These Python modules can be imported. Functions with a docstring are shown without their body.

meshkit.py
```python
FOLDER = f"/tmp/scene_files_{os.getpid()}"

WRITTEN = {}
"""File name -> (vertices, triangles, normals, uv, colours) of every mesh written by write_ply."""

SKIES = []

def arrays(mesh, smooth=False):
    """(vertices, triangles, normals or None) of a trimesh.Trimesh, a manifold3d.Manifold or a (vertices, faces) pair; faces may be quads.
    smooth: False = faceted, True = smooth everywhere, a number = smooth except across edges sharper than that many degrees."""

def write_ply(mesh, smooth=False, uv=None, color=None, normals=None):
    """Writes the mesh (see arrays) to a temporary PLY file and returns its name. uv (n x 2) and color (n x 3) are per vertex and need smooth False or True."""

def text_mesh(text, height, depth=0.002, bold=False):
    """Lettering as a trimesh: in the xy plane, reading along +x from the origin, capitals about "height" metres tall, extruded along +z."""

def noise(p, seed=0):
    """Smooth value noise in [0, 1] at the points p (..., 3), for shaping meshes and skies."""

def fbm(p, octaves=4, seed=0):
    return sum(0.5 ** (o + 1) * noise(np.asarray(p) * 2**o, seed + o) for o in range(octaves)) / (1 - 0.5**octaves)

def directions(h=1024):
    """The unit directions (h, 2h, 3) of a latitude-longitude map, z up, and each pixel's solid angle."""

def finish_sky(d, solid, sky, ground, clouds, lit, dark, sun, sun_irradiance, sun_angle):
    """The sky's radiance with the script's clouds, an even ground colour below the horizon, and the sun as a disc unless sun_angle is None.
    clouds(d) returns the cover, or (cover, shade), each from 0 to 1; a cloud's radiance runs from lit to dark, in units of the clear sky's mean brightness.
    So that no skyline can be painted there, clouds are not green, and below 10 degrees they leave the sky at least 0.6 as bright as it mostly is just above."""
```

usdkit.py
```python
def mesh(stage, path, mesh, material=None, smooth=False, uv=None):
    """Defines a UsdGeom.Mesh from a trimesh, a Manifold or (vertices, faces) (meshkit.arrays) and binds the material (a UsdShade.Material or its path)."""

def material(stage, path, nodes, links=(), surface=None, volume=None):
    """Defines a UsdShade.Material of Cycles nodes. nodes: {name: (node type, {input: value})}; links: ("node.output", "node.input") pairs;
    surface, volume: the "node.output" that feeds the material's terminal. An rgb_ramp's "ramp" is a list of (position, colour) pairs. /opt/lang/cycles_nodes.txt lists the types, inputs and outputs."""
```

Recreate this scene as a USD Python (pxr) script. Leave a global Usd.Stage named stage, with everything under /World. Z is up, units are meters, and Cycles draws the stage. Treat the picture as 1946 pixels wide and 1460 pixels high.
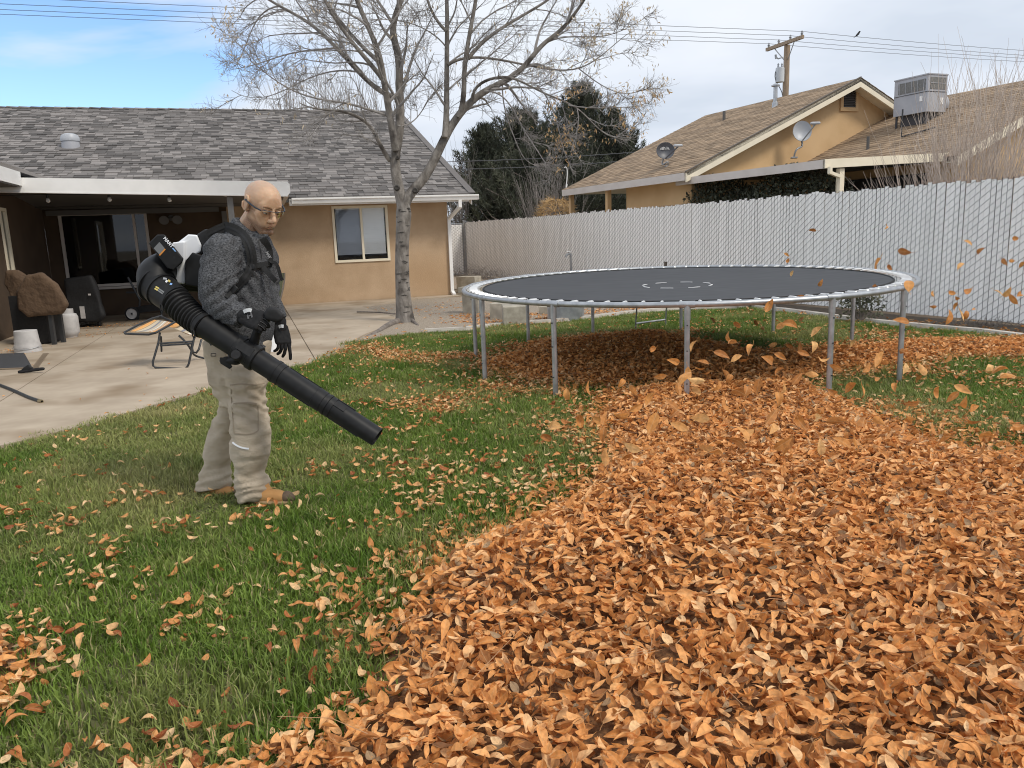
import math, random
import numpy as np
import trimesh
import usdkit, meshkit
from pxr import Usd, UsdGeom, UsdLux, UsdShade, Gf, Sdf, Vt
from manifold3d import Manifold, Mesh as MMesh

stage = Usd.Stage.CreateInMemory()
UsdGeom.SetStageUpAxis(stage, 'Z')
UsdGeom.SetStageMetersPerUnit(stage, 1.0)
UsdGeom.Xform.Define(stage, '/World')
rng = np.random.default_rng(11)
random.seed(5)

# ---------------------------------------------------------------- camera
IW, IH, FP = 1946.0, 1460.0, 1500.0            # photograph size, focal length in its pixels
CAM = np.array([0, 0, 1.4])
TH, RO = math.atan(285 / 1500), math.atan(0.0376)
FWD = np.array([0, math.cos(TH), -math.sin(TH)])
_U = np.cross([1.0, 0, 0], FWD)
CX = math.cos(RO) * np.array([1.0, 0, 0]) - math.sin(RO) * _U
CY = math.sin(RO) * np.array([1.0, 0, 0]) + math.cos(RO) * _U
cam = UsdGeom.Camera.Define(stage, '/World/camera')
cam.CreateHorizontalApertureAttr(36.0)
cam.CreateVerticalApertureAttr(27.0)
cam.CreateFocalLengthAttr(36.0 * FP / IW)
cam.CreateClippingRangeAttr((0.05, 5000.0))
cam.CreateExposureAttr(0.3)
cam.AddTransformOp().Set(Gf.Matrix4d(*CX, 0, *CY, 0, *(-FWD), 0, *CAM, 1))

# ---------------------------------------------------------------- sky and sun
SUN_DIR = np.array([0.80, -0.60, 0.0]); SUN_EL = math.radians(50)
SUN_DIR = SUN_DIR / np.linalg.norm(SUN_DIR) * math.cos(SUN_EL) + np.array([0, 0, math.sin(SUN_EL)])
ROT = math.atan2(SUN_DIR[0], SUN_DIR[1])
dome = UsdLux.DomeLight.Define(stage, '/World/sky')
dome.GetPrim().SetCustomDataByKey('kind', 'structure')
dome.GetPrim().SetCustomDataByKey('label', 'pale overcast sky with a ragged blue gap over the grey roof')
skym = usdkit.material(stage, '/World/Looks/sky', {
    'tc': ('texture_coordinate', {}),
    'sep': ('separate_xyz', {}),
    'zz': ('math', {'math_type': 'add', 'value2': 0.16}),
    'zc': ('math', {'math_type': 'maximum', 'value2': 0.06}),
    'u': ('math', {'math_type': 'divide'}), 'v': ('math', {'math_type': 'divide'}),
    'uv': ('combine_xyz', {'z': 0.0}),
    'mp': ('mapping', {'location': (3.1, 1.7, 0.0), 'scale': (0.75, 1.0, 1.0)}),
    'n': ('noise_texture', {'scale': 1.5, 'detail': 7.0, 'roughness': 0.52, 'distortion': 0.25}),
    'mp2': ('mapping', {'location': (7.3, 0.4, 0.0)}),
    'n2': ('noise_texture', {'scale': 0.9, 'detail': 5.0, 'roughness': 0.5}),
    'gap': ('vector_math', {'vector2': (-1.38, 2.45, 0.0), 'math_type': 'distance'}),
    'gapr': ('map_range', {'from_min': 0.42, 'from_max': 1.05, 'to_min': 0.33, 'to_max': -0.16, 'clamp': True}),
    'cov': ('math', {'math_type': 'subtract'}),
    'covr': ('rgb_ramp', {'ramp': [(0.0, (0, 0, 0)), (0.20, (0.0, 0.0, 0.0)), (0.36, (0.7, 0.7, 0.7)), (0.48, (1, 1, 1)), (1.0, (1, 1, 1))]}),
    'shade': ('rgb_ramp', {'ramp': [(0.0, (4.9, 5.5, 6.4)), (0.36, (5.6, 6.2, 7.1)), (0.5, (6.6, 7.1, 7.9)), (0.64, (7.3, 7.7, 8.3)), (1.0, (7.9, 8.2, 8.5))]}),
    'sky': ('sky_texture', {'sky_type': 'single_scattering', 'sun_disc': False, 'sun_elevation': SUN_EL, 'sun_rotation': ROT, 'altitude': 900.0, 'ozone_density': 2.2}),
    'tint': ('mix_color', {'blend_type': 'multiply', 'fac': 1.0, 'b': (1.45, 1.6, 1.75), 'use_clamp': False}),
    'mix': ('mix_color', {'blend_type': 'mix'}),
    'bg': ('background_shader', {'strength': 0.10}),
}, [('tc.generated', 'sep.vector'), ('sep.z', 'zz.value1'), ('zz.value', 'zc.value1'), ('sep.x', 'u.value1'), ('zc.value', 'u.value2'),
    ('sep.y', 'v.value1'), ('zc.value', 'v.value2'), ('u.value', 'uv.x'), ('v.value', 'uv.y'),
    ('uv.vector', 'mp.vector'), ('mp.vector', 'n.vector'), ('uv.vector', 'mp2.vector'), ('mp2.vector', 'n2.vector'),
    ('uv.vector', 'gap.vector1'), ('gap.value', 'gapr.value'),
    ('n.fac', 'cov.value1'), ('gapr.result', 'cov.value2'), ('cov.value', 'covr.fac'),
    ('n2.fac', 'shade.fac'), ('sky.color', 'tint.a'), ('covr.color', 'mix.fac'), ('tint.result', 'mix.a'), ('shade.color', 'mix.b'), ('mix.result', 'bg.color')],
    surface='bg.background')
UsdShade.MaterialBindingAPI.Apply(dome.GetPrim()).Bind(skym)
sun = UsdLux.DistantLight.Define(stage, '/World/sun')
sun.CreateNormalizeAttr(True)
sun.CreateIntensityAttr(0.48)
sun.CreateAngleAttr(14.0)
sun.CreateColorAttr(Gf.Vec3f(1.0, 0.93, 0.82))
_z = SUN_DIR; _x = np.cross([0, 0, 1.0], _z); _x /= np.linalg.norm(_x); _y = np.cross(_z, _x)
sun.AddTransformOp().Set(Gf.Matrix4d(*_x, 0, *_y, 0, *_z, 0, 0, 0, 50, 1))

# ---------------------------------------------------------------- points of the place from the photograph
def ray(px, py):
    return FWD + (px - IW / 2) / FP * CX - (py - IH / 2) / FP * CY
def G(px, py, z=0.0):                       # on the level z
    d = ray(px, py); return CAM + d * ((z - CAM[2]) / d[2])
def at(px, py, depth):                      # at a distance in front of the camera
    d = ray(px, py); return CAM + d * (depth / d[1])
def PL(px, py, p0, n):                      # on a vertical plane
    d = ray(px, py); n = np.asarray(n, float); return CAM + d * (np.dot(np.asarray(p0) - CAM, n) / np.dot(d, n))
def proj(p):
    q = np.asarray(p, float) - CAM
    z = q @ FWD
    return np.stack([IW / 2 + FP * (q @ CX) / z, IH / 2 - FP * (q @ CY) / z], -1)

# ---------------------------------------------------------------- naming, tagging
_count, _origin = {}, {}
def numbered(path):
    n = _count.get(path, 0); _count[path] = n + 1
    return path if n == 0 else f'{path}_{n:03d}'
def tag(prim, label=None, cat=None, group=None, kind=None):
    for k, v in (('label', label), ('category', cat), ('group', group), ('kind', kind)):
        if v: prim.SetCustomDataByKey(k, v)
    return prim
def thing(name, label, cat, loc=(0, 0, 0), group=None, kind=None):
    p = numbered('/World/' + name)
    x = UsdGeom.Xform.Define(stage, p)
    x.AddTranslateOp().Set(Gf.Vec3d(*map(float, loc)))
    _origin[p] = np.asarray(loc, float)
    return tag(x.GetPrim(), label, cat, group, kind)
TONED = set()
_tone = np.random.default_rng(99)
def obj(name, mesh, mat, parent=None, smooth=False, label=None, cat=None, group=None, kind=None, tone=0):
    base = str(parent.GetPath()) if parent is not None else '/World'
    p = numbered(base + '/' + name)
    o = _origin.get(base, np.zeros(3))
    _origin[p] = o
    if isinstance(mesh, MB): mesh = mesh.get()
    v, f, n = meshkit.arrays(mesh, smooth)
    v = v - o
    m = UsdGeom.Mesh.Define(stage, p)
    m.CreatePointsAttr(Vt.Vec3fArray.FromNumpy(v.astype(np.float32)))
    m.CreateFaceVertexCountsAttr(Vt.IntArray.FromNumpy(np.full(len(f), 3, np.int32)))
    m.CreateFaceVertexIndicesAttr(Vt.IntArray.FromNumpy(f.astype(np.int32).ravel()))
    m.CreateSubdivisionSchemeAttr('none')
    if n is not None:
        m.CreateNormalsAttr(Vt.Vec3fArray.FromNumpy(n.astype(np.float32))); m.SetNormalsInterpolation('vertex')
    UsdShade.MaterialBindingAPI.Apply(m.GetPrim()).Bind(MATS[mat] if isinstance(mat, str) else mat)
    if mat in TONED:
        tv = np.repeat(_tone.random(len(v) // tone + 1), tone)[:len(v)] if tone else np.full(len(v), _tone.random())
        primvar(m.GetPrim(), 'tone', tv)
    return tag(m.GetPrim(), label, cat, group, kind)
def primvar(prim, name, values):
    UsdGeom.PrimvarsAPI(prim).CreatePrimvar(name, Sdf.ValueTypeNames.FloatArray, 'vertex').Set(Vt.FloatArray.FromNumpy(np.asarray(values, np.float32)))
def copy(src, name, loc, rotz=0.0, label=None, group=None, scale=None, rot=None, cat=None):
    x = UsdGeom.Xform.Define(stage, numbered('/World/' + name))
    x.GetPrim().GetReferences().AddInternalReference(src.GetPath())
    x.ClearXformOpOrder()
    T = np.eye(4)
    c, s = math.cos(rotz), math.sin(rotz)
    R = np.array([[c, -s, 0], [s, c, 0], [0, 0, 1]]) if rot is None else np.asarray(rot)
    if scale is not None: R = R * scale
    x.AddTransformOp().Set(Gf.Matrix4d(*R[:, 0], 0, *R[:, 1], 0, *R[:, 2], 0, *map(float, loc), 1))
    x.GetPrim().SetInstanceable(True)
    return tag(x.GetPrim(), label, cat, group)

# ---------------------------------------------------------------- mesh building
class MB:
    def __init__(s): s.v, s.f, s.n = [], [], 0
    def add(s, v, f):
        v = np.asarray(v, float); f = np.asarray(f, int)
        if f.shape[1] == 4: f = np.vstack([f[:, [0, 1, 2]], f[:, [0, 2, 3]]])
        s.v.append(v); s.f.append(f + s.n); s.n += len(v); return s
    def mesh(s, m):
        v, f, _ = meshkit.arrays(m); return s.add(v, f)
    def get(s): return trimesh.Trimesh(np.vstack(s.v), np.vstack(s.f), process=False)
    BF = np.array([[0, 3, 2, 1], [4, 5, 6, 7], [0, 1, 5, 4], [1, 2, 6, 5], [2, 3, 7, 6], [3, 0, 4, 7]])
    def hexa(s, p): return s.add(p, MB.BF)          # 4 bottom then 4 top, counter-clockwise from above
    def obox(s, c, ax, ay, az, sx, sy, sz):         # oriented box, full sizes
        c, ax, ay, az = map(lambda q: np.asarray(q, float), (c, ax, ay, az))
        P = [c + ax * sx / 2 * i + ay * sy / 2 * j + az * sz / 2 * k for k in (-1, 1) for i, j in ((-1, -1), (1, -1), (1, 1), (-1, 1))]
        return s.hexa(P)
    def box(s, x0, x1, y0, y1, z0, z1): return s.obox(((x0 + x1) / 2, (y0 + y1) / 2, (z0 + z1) / 2), (1, 0, 0), (0, 1, 0), (0, 0, 1), x1 - x0, y1 - y0, z1 - z0)
    def tube(s, pts, r, sides=8, caps=True, up=None):
        pts = np.asarray(pts, float); r = np.broadcast_to(np.asarray(r, float), (len(pts),))
        t = np.gradient(pts, axis=0); t /= np.linalg.norm(t, axis=1, keepdims=True) + 1e-12
        ref = np.array([0, 0, 1.0]) if up is None else np.asarray(up, float)
        a = np.zeros_like(pts); prev = None
        for i in range(len(pts)):
            q = prev if prev is not None else (np.cross(t[i], ref) if abs(t[i] @ ref) < .95 else np.cross(t[i], [1.0, 0, 0.1]))
            q = q - t[i] * (q @ t[i]); q /= np.linalg.norm(q) + 1e-12
            a[i] = q; prev = q
        b = np.cross(t, a)
        ang = np.arange(sides) * 2 * np.pi / sides
        v = pts[:, None] + r[:, None, None] * (np.cos(ang)[None, :, None] * a[:, None] + np.sin(ang)[None, :, None] * b[:, None])
        n = len(pts)
        i, j = np.meshgrid(np.arange(n - 1), np.arange(sides), indexing='ij')
        q = np.stack([i * sides + j, i * sides + (j + 1) % sides, (i + 1) * sides + (j + 1) % sides, (i + 1) * sides + j], -1).reshape(-1, 4)
        V = v.reshape(-1, 3); F = [np.vstack([q[:, [0, 1, 2]], q[:, [0, 2, 3]]])]
        if caps:
            k = len(V); V = np.vstack([V, pts[0], pts[-1]])
            jj = np.arange(sides)
            F.append(np.stack([np.full(sides, k), (jj + 1) % sides, jj], 1))
            F.append(np.stack([np.full(sides, k + 1), (n - 1) * sides + jj, (n - 1) * sides + (jj + 1) % sides], 1))
        return s.add(V, np.vstack(F))
    def ribbon(s, pts, side, w, th):                 # flat strap: points, side vectors, width, thickness normal from cross
        pts = np.asarray(pts, float); side = np.asarray(side, float)
        t = np.gradient(pts, axis=0); t /= np.linalg.norm(t, axis=1, keepdims=True)
        side = np.broadcast_to(side, pts.shape)
        side = side - t * np.sum(side * t, 1, keepdims=True); side = side / np.linalg.norm(side, axis=1, keepdims=True)
        nn = np.cross(side, t); w = np.broadcast_to(np.asarray(w, float), (len(pts),))[:, None]
        ring = np.stack([pts - side * w / 2 - nn * th / 2, pts + side * w / 2 - nn * th / 2, pts + side * w / 2 + nn * th / 2, pts - side * w / 2 + nn * th / 2], 1)
        n = len(pts); V = ring.reshape(-1, 3); F = []
        for i in range(n - 1):
            for j in range(4): F.append([i * 4 + j, i * 4 + (j + 1) % 4, i * 4 + 4 + (j + 1) % 4, i * 4 + 4 + j])
        F += [[3, 2, 1, 0], [n * 4 - 4, n * 4 - 3, n * 4 - 2, n * 4 - 1]]
        return s.add(V, F)
    def grid(s, P):                                  # P[i, j] points as a sheet
        a, b = P.shape[:2]; i, j = np.meshgrid(np.arange(a - 1), np.arange(b - 1), indexing='ij')
        q = np.stack([i * b + j, (i + 1) * b + j, (i + 1) * b + j + 1, i * b + j + 1], -1).reshape(-1, 4)
        return s.add(P.reshape(-1, 3), q)
    def prism(s, poly, p0, ax, ay, n, depth):        # polygon (2d) extruded along n
        from shapely.geometry import Polygon
        m = trimesh.creation.extrude_polygon(Polygon(poly), depth)
        v = np.asarray(m.vertices)
        return s.add(np.asarray(p0) + v[:, :1] * np.asarray(ax) + v[:, 1:2] * np.asarray(ay) + v[:, 2:] * np.asarray(n), m.faces)
def smoothpath(pts, n=8):
    from scipy.interpolate import CubicSpline
    pts = np.asarray(pts, float)
    d = np.r_[0, np.cumsum(np.linalg.norm(np.diff(pts, axis=0), axis=1))]
    return CubicSpline(d, pts)(np.linspace(0, d[-1], n * (len(pts) - 1) + 1))
def lathe(profile, c, axis=(0, 0, 1), sides=24):     # profile: (radius, height)
    ax = np.asarray(axis, float); ax /= np.linalg.norm(ax)
    a = np.cross(ax, [0, 0, 1.0] if abs(ax[2]) < .9 else [1.0, 0, 0]); a /= np.linalg.norm(a); b = np.cross(ax, a)
    pr = np.asarray(profile, float); ang = np.arange(sides) * 2 * np.pi / sides
    v = np.asarray(c) + pr[:, None, 1:] * ax + pr[:, None, :1] * (np.cos(ang)[None, :, None] * a + np.sin(ang)[None, :, None] * b)
    n = len(pr); i, j = np.meshgrid(np.arange(n - 1), np.arange(sides), indexing='ij')
    q = np.stack([i * sides + j, i * sides + (j + 1) % sides, (i + 1) * sides + (j + 1) % sides, (i + 1) * sides + j], -1).reshape(-1, 4)
    return v.reshape(-1, 3), q
def hull(pts_r, seg=12):                             # hull of spheres (center, radius)
    return Manifold.batch_hull([Manifold.sphere(r, seg).translate([float(x) for x in c]) for c, r in pts_r])
def to_tri(m):
    k = m.to_mesh(); return trimesh.Trimesh(k.vert_properties[:, :3], k.tri_verts, process=False)
def soft(man, length, it=12, lamb=.5, nu=.53):
    m = to_tri(man.refine_to_length(length)); m.merge_vertices()
    trimesh.smoothing.filter_taubin(m, lamb=lamb, nu=nu, iterations=it); return m
def rbox(c, R, size, r, length=None):                # rounded box as hull of spheres; R columns axes
    c = np.asarray(c, float); h = np.asarray(size) / 2 - r
    return hull([(c + R @ (np.array([i, j, k]) * h), r) for i in (-1, 1) for j in (-1, 1) for k in (-1, 1)], 8)
def rotm(axis, ang): return trimesh.transformations.rotation_matrix(ang, axis)[:3, :3]

# ---------------------------------------------------------------- materials
MATS = {}
def mat(name, c1, c2=None, scale=5., detail=4., rough=.7, metal=0., bump=0., bscale=60., bdist=.01, coord='pos', stretch=(1, 1, 1), lo=.35, hi=.65,
        rand=0., island=0., spec=.5, c3=None, c3scale=.6, c3lo=.5, c3hi=.7, transl=None, coat=0., trans=0., nrough=0.55):
    N = {'geo': ('geometry', {}), 'tc': ('texture_coordinate', {}), 'map': ('mapping', {'scale': stretch}),
         'p': ('principled_bsdf', {'roughness': rough, 'metallic': metal, 'specular_ior_level': spec, 'coat_weight': coat, 'transmission_weight': trans})}
    L = [('geo.position' if coord == 'pos' else 'tc.object', 'map.vector')]
    col = None
    if c2 is not None:
        N['n'] = ('noise_texture', {'scale': scale, 'detail': detail, 'roughness': nrough})
        N['r'] = ('rgb_ramp', {'ramp': [(lo, c1), (hi, c2)]})
        L += [('map.vector', 'n.vector'), ('n.fac', 'r.fac')]; col = 'r.color'
        if c3 is not None:
            N['n3'] = ('noise_texture', {'scale': c3scale, 'detail': 3.0})
            N['r3'] = ('rgb_ramp', {'ramp': [(c3lo, (0, 0, 0)), (c3hi, (1, 1, 1))]})
            N['m3'] = ('mix_color', {'b': c3})
            L += [('geo.position' if coord == 'pos' else 'tc.object', 'n3.vector'), ('n3.fac', 'r3.fac'), ('r3.color', 'm3.fac'), (col, 'm3.a')]; col = 'm3.result'
    if island: TONED.add(name)
    for amount, node, sock in ((rand, 'object_info', 'random'), (island, 'attribute', 'fac')):
        if amount:
            k = node[:3] + 'x'
            N[k] = (node, {'attribute': 'tone'} if node == 'attribute' else {}); N[k + 'r'] = ('rgb_ramp', {'ramp': [(0, (1 - amount,) * 3), (1, (1 + amount,) * 3)]} if not isinstance(amount, list) else {'ramp': [(a_, (b_,) * 3) for a_, b_ in amount], 'interpolate': False})
            N[k + 'm'] = ('mix_color', {'blend_type': 'multiply', 'fac': 1.0, 'a': c1, 'use_clamp': False})
            L += [(f'{k}.{sock}', k + 'r.fac'), (k + 'r.color', k + 'm.b')]
            if col: L.append((col, k + 'm.a'))
            col = k + 'm.result'
    if col is None: N['p'][1]['base_color'] = c1
    else: L.append((col, 'p.base_color'))
    if bump:
        N['bn'] = ('noise_texture', {'scale': bscale, 'detail': 4.0}); N['b'] = ('bump', {'strength': bump, 'distance': bdist})
        L += [('map.vector', 'bn.vector'), ('bn.fac', 'b.height'), ('b.normal', 'p.normal')]
    out = 'p.BSDF'
    if transl is not None:
        N['t'] = ('translucent_bsdf', {'color': c1}); N['mx'] = ('mix_closure', {'fac': transl})
        if col: L.append((col, 't.color'))
        L += [('p.BSDF', 'mx.closure1'), ('t.BSDF', 'mx.closure2')]; out = 'mx.closure'
    MATS[name] = usdkit.material(stage, '/World/Looks/' + name, N, L, surface=out)
    return MATS[name]
def pane(name, tint=(.8, .85, .88), ior=1.5, rough=.02):
    MATS[name] = usdkit.material(stage, '/World/Looks/' + name, {
        't': ('transparent_bsdf', {'color': tint}), 'g': ('glossy_bsdf', {'color': (1, 1, 1), 'roughness': rough}),
        'f': ('fresnel', {'IOR': ior}), 'm': ('mix_closure', {})},
        [('f.fac', 'm.fac'), ('t.BSDF', 'm.closure1'), ('g.BSDF', 'm.closure2')], surface='m.closure')
    return MATS[name]
g_ = lambda v: (v, v, v)
mat('soil', (.07, .05, .035), (.13, .095, .06), scale=9, bump=.6, bscale=40, rough=.95)
mat('lawn_soil', (.07, .075, .025), (.12, .11, .045), scale=14, bump=.6, bscale=60, rough=.95)
mat('far_ground', (.16, .13, .09), (.22, .18, .12), scale=1.5, rough=.95)
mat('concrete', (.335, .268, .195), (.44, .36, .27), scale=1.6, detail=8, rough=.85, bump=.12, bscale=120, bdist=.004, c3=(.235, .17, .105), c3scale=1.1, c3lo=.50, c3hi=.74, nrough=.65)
mat('concrete_dirty', (.20, .152, .105), (.29, .23, .165), scale=2.2, detail=8, rough=.9, bump=.15, bscale=120, bdist=.004, c3=(.17, .12, .075), c3scale=1.4, c3lo=.45, c3hi=.7, nrough=.65)  # brown stains, plus the shade under the patio cover darkened into the colour
mat('curb', (.42, .38, .33), (.55, .51, .45), scale=5, rough=.9, bump=.3, bscale=80)
mat('block', (.30, .27, .215), (.46, .42, .34), scale=7, detail=6, rough=.9, bump=.4, bscale=90, c3=(.20, .185, .16), c3scale=2.5)
mat('gravel', (.24, .19, .14), (.50, .42, .33), scale=60, detail=2, rough=.9, bump=1.0, bscale=70, bdist=.03)
mat('pebble', (.36, .30, .23), (.52, .45, .36), scale=20, rough=.9, island=.35)
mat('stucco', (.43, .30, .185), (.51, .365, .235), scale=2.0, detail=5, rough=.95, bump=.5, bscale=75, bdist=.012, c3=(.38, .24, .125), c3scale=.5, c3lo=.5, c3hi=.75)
mat('patio_wall', (.06, .038, .023), (.085, .055, .033), scale=2.0, detail=5, rough=.95, bump=.5, bscale=75, bdist=.012)  # stucco darkened so the wall colour carries the patio cover's shade
mat('stucco_far', (.53, .355, .185), (.60, .415, .23), scale=1.2, detail=4, rough=.95, bump=.3, bscale=40)
mat('shingle_base', (.05, .048, .046), (.08, .075, .07), scale=20, rough=.95)
mat('shingle', (.235, .21, .195), (.285, .26, .243), scale=90, detail=2, rough=.95, island=.42, bump=.4, bscale=250, bdist=.003)
mat('shingle_mix', (.142, .129, .121), (.178, .163, .154), scale=90, detail=2, rough=.95, island=[(0, .48), (.14, .60), (.30, .86), (.5, 1.0), (.72, 1.14), (.84, 1.42)], bump=.4, bscale=250, bdist=.003)
mat('shingle_dark', (.125, .113, .108), (.155, .143, .137), scale=90, detail=2, rough=.95, bump=.4, bscale=250, bdist=.003)
mat('shingle_light', (.315, .285, .262), (.37, .34, .315), scale=90, detail=2, rough=.95, bump=.4, bscale=250, bdist=.003)
mat('shingle_tan', (.235, .165, .104), (.315, .228, .15), scale=8, detail=4, rough=.95, island=.28)
mat('white_paint', (.74, .73, .71), (.80, .79, .77), scale=3, rough=.5)
mat('cream_paint', (.72, .65, .50), (.78, .70, .55), scale=3, rough=.6)
mat('grey_trim', (.50, .45, .41), (.56, .51, .47), scale=2, rough=.6)
mat('trim_shadow', (.60, .56, .50), rough=.7)  # soffit colour, duller than the white trim
mat('vinyl', (.86, .845, .82), (.90, .885, .86), scale=6, rough=.45, rand=.05)
mat('wire', (.05, .05, .05), (.11, .11, .11), scale=15, rough=.5, metal=.7)
mat('galv', (.36, .37, .38), (.50, .51, .52), scale=12, detail=5, rough=.38, metal=.85)
mat('galv_dull', (.27, .28, .29), (.40, .41, .42), scale=8, detail=5, rough=.5, metal=.7)
mat('spring', (.72, .72, .71), (.80, .80, .79), scale=20, rough=.35, metal=.5)
mat('mat_black', (.045, .047, .052), (.065, .067, .072), scale=3, stretch=(1, 9, 1), rough=.75, spec=.3)
mat('white_mark', (.7, .7, .7), rough=.7)
mat('bark', (.13, .115, .10), (.27, .245, .22), scale=9, detail=6, rough=.95, bump=.7, bscale=28, bdist=.02, stretch=(1.5, 1.5, .7), c3=(.07, .06, .053), c3scale=3.5, c3lo=.52, c3hi=.66)
mat('twig', (.19, .175, .165), (.31, .29, .275), scale=12, rough=.9)
mat('scar', (.05, .045, .04), rough=.95)
mat('root', (.12, .10, .085), (.22, .19, .165), scale=9, rough=.95, bump=.6, bscale=30)
mat('tree_leaf', (.50, .40, .28), (.62, .52, .38), scale=4, rough=.7, island=.25, transl=.3)
mat('tree_leaf_gold', (.52, .33, .15), (.60, .40, .20), scale=4, rough=.7, island=.25, transl=.3)
mat('pine', (.030, .036, .024), (.070, .076, .046), scale=1.6, detail=5, rough=.9, island=.35)
mat('hedge', (.022, .027, .016), (.050, .055, .030), scale=9, rough=.6, island=.45)
mat('bush', (.06, .066, .038), (.13, .125, .075), scale=7, rough=.7, island=.4)
mat('dry_grass', (.40, .26, .12), (.55, .38, .19), scale=6, rough=.9, island=.3)
mat('shrub_twig', (.38, .31, .26), (.52, .44, .38), scale=9, rough=.9, island=.25)
mat('shrub_grey', (.20, .18, .16), (.30, .27, .25), scale=9, rough=.9, island=.2)
mat('pole_wood', (.24, .175, .12), (.36, .27, .19), scale=4, stretch=(6, 6, .6), rough=.9)
mat('cable', (.09, .09, .095), rough=.6)
mat('insulator', (.30, .31, .33), rough=.3)
mat('transformer', (.48, .50, .52), (.54, .56, .58), scale=4, rough=.5)
mat('ac_grey', (.33, .335, .36), (.38, .385, .41), scale=3, rough=.5)
mat('ac_coil', (.12, .12, .115), (.19, .185, .175), scale=40, rough=.7)
mat('ac_dark', (.04, .04, .045), rough=.6)
mat('dish_dark', (.075, .08, .095), (.10, .105, .12), scale=5, rough=.45)
mat('dish_grey', (.36, .375, .40), (.42, .435, .46), scale=5, rough=.45)
mat('black_plastic', (.010, .010, .0105), (.015, .015, .0155), scale=30, rough=.46, spec=.24)
mat('black_matte', (.014, .014, .015), (.022, .022, .023), scale=40, rough=.7, spec=.3)
mat('black_metal', (.03, .032, .035), rough=.45, spec=.5)
mat('dark_bronze', (.10, .08, .06), rough=.5)
mat('white_plastic', (.76, .77, .79), (.80, .81, .83), scale=5, rough=.35)
mat('dusty_plastic', (.40, .385, .375), (.52, .50, .485), scale=8, rough=.6)  # white plastic toned down, patio shade put into the colour
mat('grey_label', (.17, .175, .18), rough=.6)
mat('orange_label', (.62, .24, .04), rough=.6)
mat('yellow_label', (.60, .48, .14), rough=.6)
mat('blue_label', (.25, .45, .80), rough=.6)
mat('strap', (.018, .018, .018), (.028, .028, .028), scale=140, rough=.85, spec=.2, bump=.3, bscale=400, bdist=.002)
mat('jacket', (.017, .0175, .019), (.135, .138, .146), scale=100, detail=3, rough=.92, spec=.12, stretch=(1., 1., 2.6), lo=.36, hi=.66, bump=.12, bscale=260, bdist=.002, nrough=.65)
mat('zip', (.012, .012, .013), rough=.6)
mat('khaki', (.42, .35, .265), (.50, .425, .33), scale=5, detail=6, rough=.92, spec=.15, bump=.35, bscale=38, bdist=.012, stretch=(1, 1, 1.6), c3=(.38, .315, .235), c3scale=6)
mat('khaki_seam', (.29, .235, .17), rough=.95)
mat('reflective', (.62, .64, .66), rough=.5)
mat('suede', (.46, .235, .085), (.54, .29, .115), scale=12, rough=.9, spec=.2, bump=.3, bscale=120, bdist=.003)
mat('sole', (.40, .27, .14), rough=.85)
mat('toe_cap', (.12, .075, .045), (.16, .105, .065), scale=30, rough=.7)
mat('glove', (.013, .013, .014), (.022, .022, .023), scale=50, rough=.85, spec=.2, bump=.3, bscale=200, bdist=.003)
mat('glove_line', (.10, .10, .105), rough=.8)
mat('glass_frame', (.02, .025, .035), rough=.4)
mat('eye_white', (.6, .57, .53), rough=.3)
mat('eye_dark', (.05, .035, .025), rough=.3)
mat('brow_hair', (.20, .11, .055), rough=.9)
mat('lip', (.40, .185, .12), rough=.6)
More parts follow.
